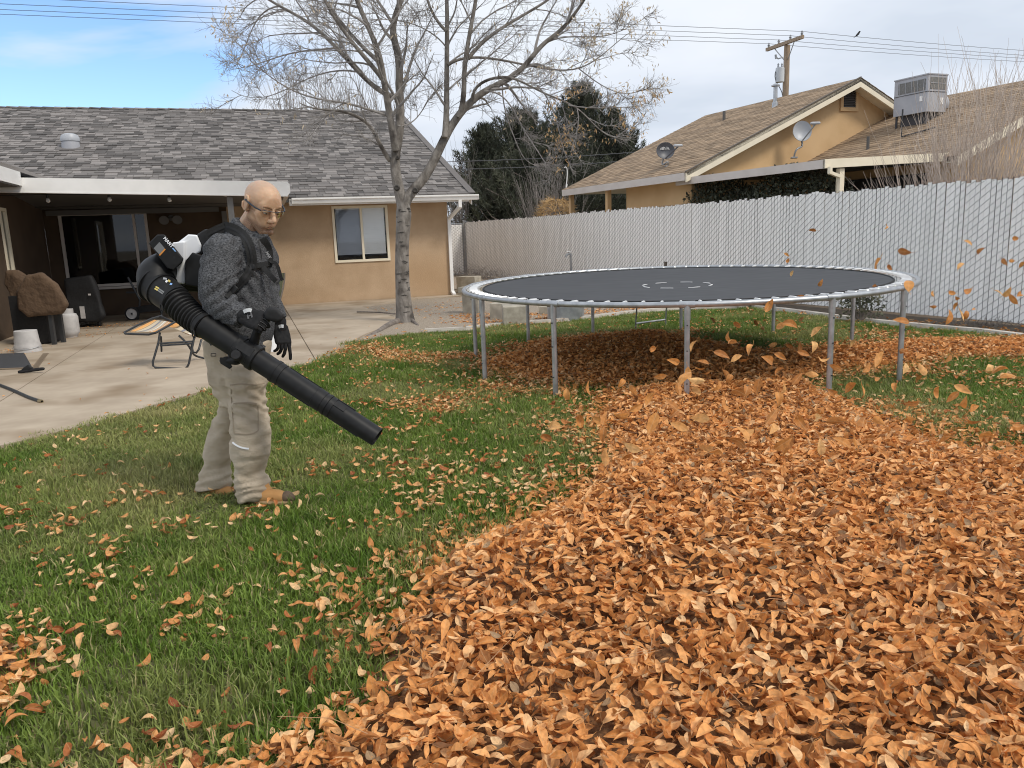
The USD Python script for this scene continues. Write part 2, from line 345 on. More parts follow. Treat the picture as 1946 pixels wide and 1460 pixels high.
mat('cover_cloth', (.075, .044, .024), (.11, .067, .038), scale=6, detail=5, rough=.9, bump=.8, bscale=14, bdist=.03)  # brown cloth, its colour darkened further to imitate the patio shade
mat('rubber_mat', (.03, .031, .034), (.05, .05, .054), scale=60, rough=.9)
mat('mat_edge', (.22, .17, .12), rough=.95)
mat('hose', (.035, .038, .04), rough=.6)
mat('brass', (.35, .28, .17), rough=.4, metal=.7)
mat('green_sling', (.055, .062, .028), (.075, .08, .04), scale=40, rough=.8)
mat('blind', (.74, .75, .76), rough=.6)
mat('blind_white', (.90, .90, .89), rough=.6)
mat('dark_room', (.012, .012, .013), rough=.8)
mat('screen', (.028, .030, .034), (.04, .042, .046), scale=4, rough=.25, spec=.5)
mat('ceiling_paint', (.13, .125, .12), rough=.8)  # shade under the cover is put into this dark colour
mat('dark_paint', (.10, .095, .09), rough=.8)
mat('bird_black', (.02, .02, .022), rough=.8)
mat('bulb_socket', (.015, .015, .015), rough=.6)
mat('bulb_glass', (.85, .85, .83), rough=.1, trans=.7)
mat('rope', (.6, .55, .45), rough=.9)
pane('window_glass', (.985, .99, .99), 1.38)
pane('dark_glass', (.30, .32, .34))
pane('lens', (.95, .95, .94), 1.25)

# ================================================================ the ground
from shapely.geometry import Polygon, Point, LineString, MultiPolygon
from shapely import prepared, ops as shops
def flat(poly, z):
    m = MB()
    for p in (poly.geoms if hasattr(poly, 'geoms') else [poly]):
        if p.area < 1e-6: continue
        v, f = trimesh.creation.triangulate_polygon(p, engine='earcut')
        v3 = np.column_stack([v, np.full(len(v), z)])
        a = np.cross(v3[f[:, 1]] - v3[f[:, 0]], v3[f[:, 2]] - v3[f[:, 0]])[:, 2]
        f = np.where(a[:, None] < 0, f[:, ::-1], f)
        m.add(v3, f)
    return m
def gp(pts): return [tuple(G(*p)[:2]) for p in pts]
R_ = 400.0
obj('ground', flat(Point(0, 0).buffer(R_, 32), -.012), 'far_ground', kind='structure', label='bare earth spreading behind the fence and the houses')
edge_patio = gp([(-700, 1040), (-300, 930), (0, 853), (150, 816), (300, 772), (420, 737), (520, 708), (600, 690), (650, 668), (668, 652)])
edge_bed = gp([(730, 641), (808, 633), (886, 629), (959, 620), (1050, 614)])
edge_curb = gp([(1050, 614), (1122, 607), (1204, 597), (1297, 588), (1360, 587), (1428, 587), (1482, 592), (1580, 605), (1677, 617), (1781, 627), (1860, 634), (1946, 645), (2150, 672), (2500, 720)])
lawn_poly = Polygon(edge_patio + edge_bed + edge_curb[1:] + [(7.5, 3.0), (7.5, -4), (-7, -4), (-7, 3)]).buffer(0)
obj('lawn', flat(lawn_poly, 0.0), 'lawn_soil', kind='structure', label='short green lawn strewn with leaves between patio, gravel bed and fence')
FA, FB = G(888, 523), G(1932, 620)
dF = (FB - FA) / np.linalg.norm(FB - FA); nF = np.array([-dF[1], dF[0], 0.0]); nF = nF if nF[0] > 0 else -nF
HO = G(858, 562); eu = G(858, 562) - G(530, 582); eu[2] = 0; eu /= np.linalg.norm(eu); ev = np.array([-eu[1], eu[0], 0.0]); ez = np.array([0, 0, 1.0])
H = lambda u, v, z=0.0: HO + u * eu + v * ev + z * ez
# gravel bed and soil strip
fence_far = [tuple((FA + dF * -.6 + nF * .3)[:2]), tuple((FA + dF * 24 + nF * .3)[:2])]
bed_poly = Polygon(gp([(668, 652), (691, 639), (748, 617), (752, 606), (690, 585)]) + [tuple(H(-.9, -.55)[:2]), tuple(H(.1, -.55)[:2]), tuple(H(.6, 0)[:2]), tuple(H(.8, 9)[:2])] + [fence_far[0]]
                   + [tuple((FA + dF * 13.2 + nF * .3)[:2])] + list(reversed(edge_curb[:7])) + list(reversed(edge_bed)))
bed_poly = bed_poly.buffer(0)
obj('gravel_bed', flat(bed_poly, 0.004), 'gravel', kind='structure', label='tan gravel bed around the bare tree and along the far fence')
soil_poly = Polygon([tuple((FA + dF * 13.2 + nF * .3)[:2]), fence_far[1]] + list(reversed(edge_curb[6:]))).buffer(0)
obj('soil_strip', flat(soil_poly, 0.006), 'soil', kind='structure', label='dark bare soil strip along the foot of the white slat fence')
# kerb of poured edging
cm = MB()
pts = np.array(edge_bed[1:] + edge_curb[1:])
for a, b in zip(pts[:-1], pts[1:]):
    d = (b - a) / np.linalg.norm(b - a); n = np.array([-d[1], d[0]])
    q = [a + n * 0.0, b + n * 0.0, b + n * .11, a + n * .11]
    hgt = .055
    cm.hexa([(*p, -.01) for p in q] + [(*(q[0] + n * .012), hgt), (*(q[1] + n * .012), hgt), (*(q[2] - n * .012), hgt), (*(q[3] - n * .012), hgt)])
obj('curb', cm, 'curb', kind='structure', label='low pale concrete edging between the lawn and the beds')
# patio slabs with joints
slab_region = Polygon(edge_patio + gp([(691, 639), (748, 617), (752, 606), (690, 585)]) + [tuple(H(-.9, -.55)[:2]), tuple(H(.1, -.55)[:2]), tuple(H(.1, 0)[:2]), tuple(H(-9, 0)[:2]), tuple(H(-9, -12)[:2]), (-12, 3)]).buffer(0)
pat = thing('patio', None, None, H(-5, -3), kind='structure'); tag(pat, label='pale concrete patio slabs in front of the house')
us = [-14, -6.9, -3.9, -.95, .5]; vs = [-16, -8.3, -5.35, -2.9, -.02]
for i in range(len(us) - 1):
    for j in range(len(vs) - 1):
        c = Polygon([tuple(H(us[i] + .006, vs[j] + .006)[:2]), tuple(H(us[i + 1] - .006, vs[j] + .006)[:2]), tuple(H(us[i + 1] - .006, vs[j + 1] - .006)[:2]), tuple(H(us[i] + .006, vs[j + 1] - .006)[:2])])
        c = c.intersection(slab_region)
        for p in (c.geoms if hasattr(c, 'geoms') else [c]):
            if p.is_empty or p.area < .02: continue
            m = trimesh.creation.extrude_polygon(p, .05); m.apply_translation([0, 0, -.028])
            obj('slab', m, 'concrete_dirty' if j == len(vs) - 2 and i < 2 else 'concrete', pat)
PZ = .022

# ================================================================ the tan house with the covered patio
house = thing('tan_house', 'long tan stucco house with grey shingle roof and covered patio at left', 'house', H(-4, 0))
def holes(m, fr, u0, u1, z0, z1, hs, th):
    """wall slab between u0..u1, z0..z1 with openings; fr(u, d, z) gives the point, d goes inward"""
    zs = sorted({z0, z1, *[h[2] for h in hs], *[h[3] for h in hs]})
    for za, zb in zip(zs[:-1], zs[1:]):
        cuts = sorted([(h[0], h[1]) for h in hs if h[2] <= za + 1e-6 and h[3] >= zb - 1e-6])
        x = u0
        for a, b in cuts + [(u1, u1)]:
            if a - x > 1e-6:
                m.hexa([fr(x, 0, za), fr(a, 0, za), fr(a, th, za), fr(x, th, za), fr(x, 0, zb), fr(a, 0, zb), fr(a, th, zb), fr(x, th, zb)])
            x = b
    return m
W1 = (-2.64, -1.44, .93, 2.13); W2 = (-8.12, -6.52, .66, 2.12)
WU = -8.42
m = holes(MB(), lambda u, d, z: H(u, d, z), -4.9, 0.0, 0.0, 2.36, [W1], .18)
m.hexa([H(-.18, .18, 0), H(0, .18, 0), H(0, 16, 0), H(-.18, 16, 0), H(-.18, .18, 2.36), H(0, .18, 2.36), H(0, 16, 2.36), H(-.18, 16, 2.36)])
obj('front_wall', m, 'stucco', house)
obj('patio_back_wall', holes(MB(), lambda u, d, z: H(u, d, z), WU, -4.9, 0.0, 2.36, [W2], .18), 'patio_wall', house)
m = MB()                                             # gable triangle above the right end wall
m.prism([(0, 2.36), (16, 2.36), (8, 5.22)], H(-.18, 0, 0), ev, ez, eu, .18)
obj('gable_end', m, 'stucco', house)
SW = (-3.05, -2.72, 1.0, 2.12); DW = (-6.7, -5.75, .03, 2.1)
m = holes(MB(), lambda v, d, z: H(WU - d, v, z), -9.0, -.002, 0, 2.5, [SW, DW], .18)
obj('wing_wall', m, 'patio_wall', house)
# dark rooms behind the glass
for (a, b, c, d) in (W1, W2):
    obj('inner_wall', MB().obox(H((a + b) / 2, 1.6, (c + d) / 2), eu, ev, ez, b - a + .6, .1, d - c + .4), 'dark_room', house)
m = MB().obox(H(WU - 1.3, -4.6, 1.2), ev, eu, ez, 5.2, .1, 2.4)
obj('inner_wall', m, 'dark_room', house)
def window(fr, a, b, c, d, mull, fmat, gmat, fw=.055, proud=.025, label=None):
    m = MB()
    def bar(x0, x1, z0, z1, p=proud, q=.06): m.hexa([fr(x0, -p, z0), fr(x1, -p, z0), fr(x1, q, z0), fr(x0, q, z0), fr(x0, -p, z1), fr(x1, -p, z1), fr(x1, q, z1), fr(x0, q, z1)])
    bar(a - .03, b + .03, d - fw + .03, d + .03); bar(a - .03, b + .03, c - .03, c + fw - .03)
    bar(a - .03, a + fw - .03, c + fw - .03, d - fw + .03); bar(b - fw + .03, b + .03, c + fw - .03, d - fw + .03)
    for x in mull: bar(x - .025, x + .025, c + fw - .03, d - fw + .03, proud - .006)
    w = obj('window', m, fmat, house, label=label)
    xs = [a] + list(mull) + [b]
    for x0, x1 in zip(xs[:-1], xs[1:]):
        p = MB().hexa([fr(x0 + .02, .02, c + .02), fr(x1 - .02, .02, c + .02), fr(x1 - .02, .026, c + .02), fr(x0 + .02, .026, c + .02), fr(x0 + .02, .02, d - .02), fr(x1 - .02, .02, d - .02), fr(x1 - .02, .026, d - .02), fr(x0 + .02, .026, d - .02)])
        obj('pane', p, gmat, w)
    return w
w1 = window(lambda u, d, z: H(u, d, z), *W1, [-2.02], 'cream_paint', 'window_glass', label='sliding window with white blinds')
for (x0, x1, mt, z0) in ((-2.6, -2.03, 'blind', 1.08), (-2.01, -1.48, 'blind_white', 1.08)):
    m = MB(); zz = 2.1
    while zz > z0:
        m.obox(H((x0 + x1) / 2, .055, zz), eu, ev * .35 + ez * .94, ev * .94 - ez * .35, x1 - x0 - .02, .046, .003); zz -= .041
    m.obox(H((x0 + x1) / 2, .055, z0), eu, ev, ez, x1 - x0 - .02, .04, .025)
    obj('blind', m, mt, w1)
obj('insect_screen', MB().obox(H(-2.32, .008, 1.53), eu, ev, ez, .54, .004, 1.1), pane('screen_mesh', (.95, .95, .96), 1.05, .4), w1)
w2 = window(lambda u, d, z: H(u, d, z), *W2, [-6.75], 'grey_trim', 'dark_glass', label='large dark patio window')
m = MB().obox(H(-7.2, -.05, .60), eu, ev, ez, 1.85, .1, .045)
obj('sill', m, 'grey_trim', w2)
window(lambda v, d, z: H(WU - d, v, z), *SW, [], 'cream_paint', 'dark_glass', label='tall narrow side window')
m = MB()
for (x0, x1, z0, z1) in ((-6.75, -6.66, .03, 2.16), (-5.79, -5.70, .03, 2.16), (-6.66, -5.79, 2.07, 2.16), (-6.66, -5.79, .03, .08)):
    m.hexa([H(WU - .05, x0, z0), H(WU + .04, x0, z0), H(WU + .04, x1, z0), H(WU - .05, x1, z0), H(WU - .05, x0, z1), H(WU + .04, x0, z1), H(WU + .04, x1, z1), H(WU - .05, x1, z1)])
dr = obj('patio_door', m, 'cream_paint', house)
obj('pane', MB().obox(H(WU - .02, -6.22, 1.07), ev, eu, ez, .87, .01, 1.98), 'dark_glass', dr)
# roof
EV, EZ, RV, RZ, UE = -.55, 2.34, 8.0, 5.42, .47
sl = np.array([RV - EV, RZ - EZ]); SL = np.linalg.norm(sl); sl /= SL
fr_dir = ev * sl[0] + ez * sl[1]; fr_n = -ev * sl[1] + ez * sl[0]
UL = -17.0
roof = obj('roof', MB().hexa([H(UL, EV, EZ - .10), H(UE, EV, EZ - .10), H(UE, RV, RZ - .10), H(UL, RV, RZ - .10), H(UL, EV, EZ), H(UE, EV, EZ), H(UE, RV, RZ), H(UL, RV, RZ)]), 'shingle_base', house)
obj('rear_slope', MB().hexa([H(UL, RV, RZ - .10), H(UE, RV, RZ - .10), H(UE, 16.55, EZ - .10), H(UL, 16.55, EZ - .10), H(UL, RV, RZ), H(UE, RV, RZ), H(UE, 16.55, EZ), H(UL, 16.55, EZ)]), 'shingle_base', roof)
EXP = .192; NR = int(SL / EXP)
rest, nsh = MB(), 0
rr = np.random.default_rng(3)
for k in range(NR + 1):
    s0 = k * EXP - .02; s1 = min(s0 + EXP + .09, SL); u = -12.8 - rr.random() * .3
    row = []
    while u < UE + .03:
        w = rr.choice([.13, .19, .26, .34], p=[.2, .35, .3, .15]); row.append((u, min(u + w, UE + .04), rr.random())); u += w
    for (a, b, r) in row:
        lift = .012 + .012 * (r > .45)
        c = lambda uu, s, n: H(uu, EV, EZ) + fr_dir * s + fr_n * n
        g = .004
        P = [c(a + g, s0 + .004 * rr.random(), .002), c(b - g, s0 + .004 * rr.random(), .002), c(b - g, s1, .001), c(a + g, s1, .001), c(a + g, s0, lift), c(b - g, s0, lift), c(b - g, s1, .005), c(a + g, s1, .005)]
        if k < 6 and nsh < 300 and a > -11.5:
            obj('shingle', MB().hexa(P), 'shingle_mix', roof); nsh += 1
        else: rest.hexa(P)
obj('shingles', rest, 'shingle_mix', roof, tone=8, kind='stuff', label='courses of grey architectural shingles')
cap = MB(); u = -13.0
while u < UE:
    for sgn in (-1, 1):
        a0 = H(u, RV, RZ + .03); a1 = H(u + .36, RV, RZ + .012)
        dn = np.array(ev * sgn * .16 - ez * .055)
        P = [a0, a1, a1 + dn, a0 + dn]
        n = np.cross(P[1] - P[0], P[3] - P[0]); n /= np.linalg.norm(n); n = n if n[2] > 0 else -n
        q = P if np.cross(P[1] - P[0], P[3] - P[0])[2] > 0 else P[::-1]
        cap.hexa([p for p in q] + [p + n * .012 for p in q])
    u += .30
obj('ridge_cap', cap, 'shingle_mix', roof, tone=8)
rk = MB(); k = 0
while k * .2 < SL:                                    # rake edge starter pieces
    c = H(UE + .0, EV, EZ) + fr_dir * (k * .2 + .1) + fr_n * .03
    rk.obox(c, eu, fr_dir, fr_n, .16, .21, .012); k += 1
obj('rake_shingles', rk, 'shingle_dark', roof)
obj('rake_board', MB().hexa([H(UE - .03, EV, EZ - .24), H(UE - .005, EV, EZ - .24), H(UE - .005, RV, RZ - .24), H(UE - .03, RV, RZ - .24), H(UE - .03, EV, EZ - .102), H(UE - .005, EV, EZ - .102), H(UE - .005, RV, RZ - .102), H(UE - .03, RV, RZ - .102)]), 'white_paint', roof)
# roof vent: hooded dome
vc = PL(131, 250, H(0, 3.6), ev); hv = [(vc - HO) @ eu, 3.6]; vb = H(hv[0], 3.6, EZ + (3.6 - EV) * sl[1] / sl[0])
vt = obj('roof_vent', lathe([(.205, -.10), (.205, .02), (.195, .14)], vb, sides=20), 'dusty_grey' if 'dusty_grey' in MATS else 'ac_grey', roof, smooth=40)
obj('vent_cap', lathe([(.205, .145), (.212, .16), (.212, .23), (.175, .30), (.10, .33), (0, .34)], vb, sides=20), 'dish_grey', vt, smooth=40)
obj('vent_flashing', MB().obox(vb + fr_n * .028 - fr_dir * .05, eu, fr_dir, fr_n, .60, .50, .006), 'shingle_dark', vt)
# soffit, fascia, gutter, downspout
obj('soffit', MB().hexa([H(-3.6, EV + .03, 2.245), H(UE - .04, EV + .03, 2.245), H(UE - .04, -.001, 2.245), H(-3.6, -.001, 2.245), H(-3.6, EV + .03, 2.26), H(UE - .04, EV + .03, 2.26), H(UE - .04, -.001, 2.26), H(-3.6, -.001, 2.26)]), 'trim_shadow', house)
obj('fascia', MB().obox(H(-1.6, EV + .012, 2.245), eu, ev, ez, 4.0, .024, .15), 'white_paint', house)
gm = MB()
gx0, gx1 = -3.55, .60
prof = [(0, 0), (-.085, .0), (-.10, .045), (-.10, .062), (-.13, .085), (-.13, .12), (-.118, .12), (-.118, .10), (0, .10)]
Pg = np.array([[H(x, EV - .002 + a, 2.205 + b) for a, b in prof + [prof[0]]] for x in (gx0, gx1)])
gm.grid(Pg)
for x, s in ((gx0, 1), (gx1, -1)): gm.hexa([H(x, EV - .125, 2.21), H(x + .006 * s, EV - .125, 2.21), H(x + .006 * s, EV, 2.21), H(x, EV, 2.21), H(x, EV - .125, 2.32), H(x + .006 * s, EV - .125, 2.32), H(x + .006 * s, EV, 2.32), H(x, EV, 2.32)])
obj('gutter', gm, 'white_paint', house)
dsp = MB()
def rtube(m, pts, wa, wb, a):
    pts = np.asarray(pts, float)
    for p, q in zip(pts[:-1], pts[1:]):
        t = (q - p) / np.linalg.norm(q - p); b = np.cross(t, a); b /= np.linalg.norm(b)
        m.obox((p + q) / 2, a, b, t, wa, wb, np.linalg.norm(q - p) + wb * .5)
rtube(dsp, [H(.16, EV - .06, 2.22), H(.16, EV - .06, 2.06), H(.02, -.05, 1.80), H(.015, -.05, .10), H(.03, -.16, .04)], .075, .06, eu)
obj('downspout', dsp, 'white_paint', house)
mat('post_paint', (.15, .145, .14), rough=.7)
# patio cover
PV = -3.5; PU = -3.72
def bz(u): t = (u + 8.2) / 4.5; return 2.38 + (2.225 - 2.38) * t, 2.60 + (2.465 - 2.60) * t
m = MB(); zl0, zl1 = bz(-11.0); zr0, zr1 = bz(PU)
ch = .05
m.prism([(0, zl0), (11.0 + PU - ch, zr0), (11.0 + PU, zr0 + ch), (11.0 + PU, zr1 - ch), (11.0 + PU - ch, zr1), (0, zl1)], H(-11.0, PV, 0), eu, ez, ev, .10)
pc = obj('patio_cover', m, 'white_paint', house, label='white flat patio cover with deep boxed front beam')
m = MB()
lip = .008
m.prism([(0, zl0 - .018), (11.0 + PU - ch, zr0 - .018), (11.0 + PU - ch, zr0 - .001), (0, zl0 - .001)], H(-11.0, PV - lip, 0), eu, ez, ev, .12)
obj('beam_lip', m, 'white_paint', pc)
m = MB().hexa([H(-11, PV + .1, zl1 - .03), H(PU - .02, PV + .1, zr1 - .03), H(PU - .02, 0.35, 2.56), H(-11, .35, 2.60), H(-11, PV + .1, zl1 - .005), H(PU - .02, PV + .1, zr1 - .005), H(PU - .02, .35, 2.585), H(-11, .35, 2.625)])
obj('cover_panel', m, 'white_paint', pc)
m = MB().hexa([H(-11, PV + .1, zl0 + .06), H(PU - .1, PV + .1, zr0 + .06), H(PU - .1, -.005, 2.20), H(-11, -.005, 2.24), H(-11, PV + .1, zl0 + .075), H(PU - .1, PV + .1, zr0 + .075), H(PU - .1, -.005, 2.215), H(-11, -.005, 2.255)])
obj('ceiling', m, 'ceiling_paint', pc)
obj('side_beam', MB().hexa([H(PU - .10, PV + .1, zr0), H(PU - .02, PV + .1, zr0), H(PU - .02, -.006, 2.13), H(PU - .10, -.006, 2.13), H(PU - .10, PV + .1, zr1 - .04), H(PU - .02, PV + .1, zr1 - .04), H(PU - .02, -.006, 2.4), H(PU - .10, -.006, 2.4)]), 'grey_trim', pc)
pu = ((PL(441, 420, H(0, -3.35), ev) - HO) @ eu)
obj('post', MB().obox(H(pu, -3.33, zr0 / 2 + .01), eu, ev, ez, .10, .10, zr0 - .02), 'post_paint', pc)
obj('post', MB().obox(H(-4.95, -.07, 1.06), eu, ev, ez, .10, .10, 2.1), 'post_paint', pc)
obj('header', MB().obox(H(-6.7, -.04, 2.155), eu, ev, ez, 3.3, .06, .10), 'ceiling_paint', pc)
lg = thing('wall_lamp', 'two round dark floodlights on the shaded wall under the patio cover', 'lamp', H(-6.02, 0, 2.0))
for dx in (-.13, .13):
    obj('lamp_head', lathe([(0, .0), (.05, .0), (.09, .06), (.10, .09), (.085, .09), (0, .08)], H(-6.02 + dx, -.10, 1.99), -ev - ez * .5, 16), 'ceiling_paint', lg, smooth=40)
obj('base_plate', lathe([(0, 0), (.06, 0), (.06, .03), (0, .03)], H(-6.02, -.005, 2.0), -ev, 16), 'ceiling_paint', lg)
obj('arm', MB().tube([H(-6.15, -.09, 1.99), H(-6.02, -.03, 2.0), H(-5.89, -.09, 1.99)], .015, 6), 'ceiling_paint', lg)
# wing eave fascia
m = MB().hexa([H(-7.95, -8.6, 2.46), H(-7.92, -8.6, 2.46), H(-7.92, PV - .005, 2.46), H(-7.95, PV - .005, 2.46), H(-7.95, -8.6, 2.68), H(-7.92, -8.6, 2.68), H(-7.92, PV - .005, 2.68), H(-7.95, PV - .005, 2.68)])
obj('wing_fascia', m, 'white_paint', house)
obj('wing_roof', MB().hexa([H(-13, -8.6, 4.2), H(-7.93, -8.6, 2.685), H(-7.93, 2, 2.685), H(-13, 2, 4.2), H(-13, -8.6, 4.26), H(-7.93, -8.6, 2.745), H(-7.93, 2, 2.745), H(-13, 2, 4.26)]), 'shingle', house)
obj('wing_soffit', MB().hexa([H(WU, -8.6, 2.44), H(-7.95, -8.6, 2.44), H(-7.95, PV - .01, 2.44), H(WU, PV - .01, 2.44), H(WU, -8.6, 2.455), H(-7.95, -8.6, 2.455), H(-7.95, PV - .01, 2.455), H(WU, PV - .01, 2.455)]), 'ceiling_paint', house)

# ================================================================ the neighbour's house behind the fence
N0 = at(1305, 328, 20.0)
N = lambda a, b, z: np.array([N0[0], N0[1], 0]) + a * dF + b * nF + z * ez
nh = thing('neighbour_house', 'orange tan stucco house with brown shingle gables behind the white fence', 'house', N(0, 3, 0))
NZ, NRZ, NRB = N0[2], 5.15, 5.57
sp = (NRZ - NZ) / NRB
A0, GW = -6.65, -.42
def slope_roof(name, a0, a1, b0, z0, b1, z1, parent, seed, expo=.155, tab=.32):
    f = lambda a, s, n: N(a, b0 + (b1 - b0) * s, z0 + (z1 - z0) * s) + n * nn
    d = nF * (b1 - b0) + ez * (z1 - z0); L = np.linalg.norm(d); nn = np.cross(dF, d / L); nn = nn if nn[2] > 0 else -nn
    base = MB().hexa([f(a0, 0, -.09), f(a1, 0, -.09), f(a1, 1, -.09), f(a0, 1, -.09), f(a0, 0, 0), f(a1, 0, 0), f(a1, 1, 0), f(a0, 1, 0)])
    r = obj(name, base, 'shingle_base', parent)
    q = np.random.default_rng(seed); m = MB(); k = 0
    while k * expo < L - .02:
        s0 = k * expo / L - .01 / L; s1 = min((k * expo + expo + .05) / L, 1); a = a0 - q.random() * tab
        while a < a1:
            b = min(a + tab * (.6 + .8 * q.random()), a1 + .02); aa = max(a, a0 - .02)
            if b - aa > .02:
                lf = .012 + .008 * q.random()
                m.hexa([f(aa + .004, s0, .002), f(b - .004, s0, .002), f(b - .004, s1, .002), f(aa + .004, s1, .002), f(aa + .004, s0, lf), f(b - .004, s0, lf), f(b - .004, s1, .005), f(aa + .004, s1, .005)])
            a = b
        k += 1
    obj('shingles', m, 'shingle_tan', r, tone=8, kind='stuff', label='courses of brown shingles'); return r
mainroof = slope_roof('roof', A0, 0.02, -.02, NZ, NRB, NRZ, nh, 21)
slope_roof('roof_rear', A0, 0.02, 11.1, NZ, NRB, NRZ, mainroof, 22, .3, .6)
obj('gable_wall', MB().prism([(.45, 0), (10.6, 0), (10.6, NZ), (NRB, NRZ - .13), (.45, NZ + sp * .45 - .13)], N(GW - .2, 0, 0), nF, ez, dF, .2), 'stucco_far', nh)
obj('side_wall', MB().hexa([N(-3.55, .45, 0), N(GW - .2, .45, 0), N(GW - .2, .62, 0), N(-3.55, .62, 0), N(-3.55, .45, 2.62), N(GW - .2, .45, 2.62), N(GW - .2, .62, 2.62), N(-3.55, .62, 2.62)][:0] or
    [N(-3.55, .62, 0), N(-3.55, .45, 0), N(GW - .2, .45, 0), N(GW - .2, .62, 0), N(-3.55, .62, 2.62), N(-3.55, .45, 2.62), N(GW - .2, .45, 2.62), N(GW - .2, .62, 2.62)]), 'stucco_far', nh)
obj('end_wall', MB().obox(N(-3.5, 5.5, 1.3), nF, dF, ez, 9.6, .2, 2.6), 'stucco_far', nh)
for px in (1086, 1156):
    p = PL(px, 380, N(0, .15, 0), nF)
    obj('porch_post', MB().obox((p[0], p[1], 1.3), nF, dF, ez, .13, .13, 2.62), 'stucco_far', nh)
# rake boards and fascia
def board(p, q, h, th, n, mt, name, drop=0.0):
    p, q = np.asarray(p, float), np.asarray(q, float)
    z = ez * h; o = ez * drop
    obj(name, MB().hexa([p - o - z, q - o - z, q - o - z + n * th, p - o - z + n * th, p - o, q - o, q - o + n * th, p - o + n * th]), mt, nh)
board(N(-.03, -.02, NZ), N(-.03, NRB, NRZ), .23, .05, dF, 'cream_paint', 'rake_board', .0)
board(N(-.03, NRB, NRZ), N(-.03, 9.2, NRZ - sp * 3.63), .23, .05, dF, 'cream_paint', 'rake_board', .0)
obj('drip_edge', MB().hexa([N(-.02, -.04, NZ + .005), N(.04, -.04, NZ + .005), N(.04, NRB, NRZ + .005), N(-.02, NRB, NRZ + .005), N(-.02, -.04, NZ + .035), N(.04, -.04, NZ + .035), N(.04, NRB, NRZ + .035), N(-.02, NRB, NRZ + .035)]), 'dark_bronze', nh)
obj('gable_soffit', MB().hexa([N(GW, NRB, NRZ - .16), N(-.035, NRB, NRZ - .16), N(-.035, 9.2, NRZ - .16 - sp * 3.63), N(GW, 9.2, NRZ - .16 - sp * 3.63), N(GW, NRB, NRZ - .15), N(-.035, NRB, NRZ - .15), N(-.035, 9.2, NRZ - .15 - sp * 3.63), N(GW, 9.2, NRZ - .15 - sp * 3.63)]), 'cream_paint', nh)
board(N(A0, -.02, NZ + .0), N(-.03, -.02, NZ + .0), .19, -.03, nF, 'grey_trim', 'eave_fascia')
obj('porch_ceiling', MB().hexa([N(A0, .01, 2.58), N(-.05, .01, 2.58), N(-.05, 5, 2.58), N(A0, 5, 2.58), N(A0, .01, 2.6), N(-.05, .01, 2.6), N(-.05, 5, 2.6), N(A0, 5, 2.6)]), 'cream_paint', nh)
# gable vent
vt1, vt2 = PL(1602, 170, N(GW, 0, 0), dF), PL(1624, 205, N(GW, 0, 0), dF)
vb0, vb1 = (vt1 - N0) @ nF, (vt2 - N0) @ nF; vz1, vz0 = vt1[2], vt2[2]
m = MB()
for (x0, x1, z0, z1) in ((vb0 - .1, vb1 + .1, vz1, vz1 + .1), (vb0 - .1, vb1 + .1, vz0 - .1, vz0), (vb0 - .1, vb0, vz0, vz1), (vb1, vb1 + .1, vz0, vz1)):
    m.obox(N(GW + .02, (x0 + x1) / 2, (z0 + z1) / 2), nF, dF, ez, x1 - x0, .06, z1 - z0)
gv = obj('gable_vent', m, 'stucco_far', nh)
nl = 10
for i in range(nl):
    obj('louvre', MB().obox(N(GW + .025, (vb0 + vb1) / 2, vz0 + (i + .5) / nl * (vz1 - vz0)), nF, dF * .7 - ez * .7, dF * .7 + ez * .7, vb1 - vb0, .05, .008), 'dark_paint', gv)
obj('vent_back', MB().obox(N(GW + .004, (vb0 + vb1) / 2, (vz0 + vz1) / 2), nF, dF, ez, vb1 - vb0, .006, vz1 - vz0), 'dark_room', gv)
# roof pipes
def on_roof(px, py):                                  # point of the main left slope under a pixel
    n = np.cross(dF, nF * NRB + ez * (NRZ - NZ)); p0 = N(0, 0, NZ); d = ray(px, py)
    return CAM + d * (np.dot(p0 - CAM, n) / np.dot(d, n))
p = on_roof(1376, 229); obj('vent_pipe', MB().tube([p - ez * .1, p + ez * .27], .045, 10), 'dark_paint', nh)
p = on_roof(1473, 203); fl = obj('flue_pipe', MB().tube([p - ez * .1, p + ez * .12, p + ez * .13, p + ez * .55], [.10, .085, .06, .06], 12), 'galv', nh)
obj('flue_cap', lathe([(.06, .56), (.12, .56), (.12, .59), (.02, .64), (0, .64)], p, sides=14), 'galv', fl)
# second wing toward the camera
B2, Z2 = 3.40, 2.66
wing = slope_roof('wing_roof', GW, 4.72, B2, Z2, 8.1, Z2 + 4.7 * .43, nh, 23)
slope_roof('wing_roof_rear', GW, 4.72, 12.8, Z2, 8.1, Z2 + 4.7 * .43, wing, 24, .3, .6)
obj('wing_gable', MB().prism([(B2 + .45, 0), (12.3, 0), (12.3, Z2), (8.1, Z2 + 4.7 * .43 - .13), (B2 + .45, Z2 + .06)], N(4.2, 0, 0), nF, ez, dF, .2), 'stucco_far', nh)
obj('wing_side', MB().obox(N(1.9, B2 + .55, 1.3), dF, nF, ez, 4.6, .2, 2.6), 'stucco_far', nh)
board(N(4.70, B2, Z2 + .0), N(4.70, 8.1, Z2 + 4.7 * .43), .2, .04, dF, 'cream_paint', 'rake_board')
obj('wing_soffit', MB().hexa([N(4.42, B2, Z2 - .13), N(4.69, B2, Z2 - .13), N(4.69, 8.1, Z2 - .13 + 4.7 * .43), N(4.42, 8.1, Z2 - .13 + 4.7 * .43), N(4.42, B2, Z2 - .12), N(4.69, B2, Z2 - .12), N(4.69, 8.1, Z2 - .12 + 4.7 * .43), N(4.42, 8.1, Z2 - .12 + 4.7 * .43)]), 'cream_paint', nh)
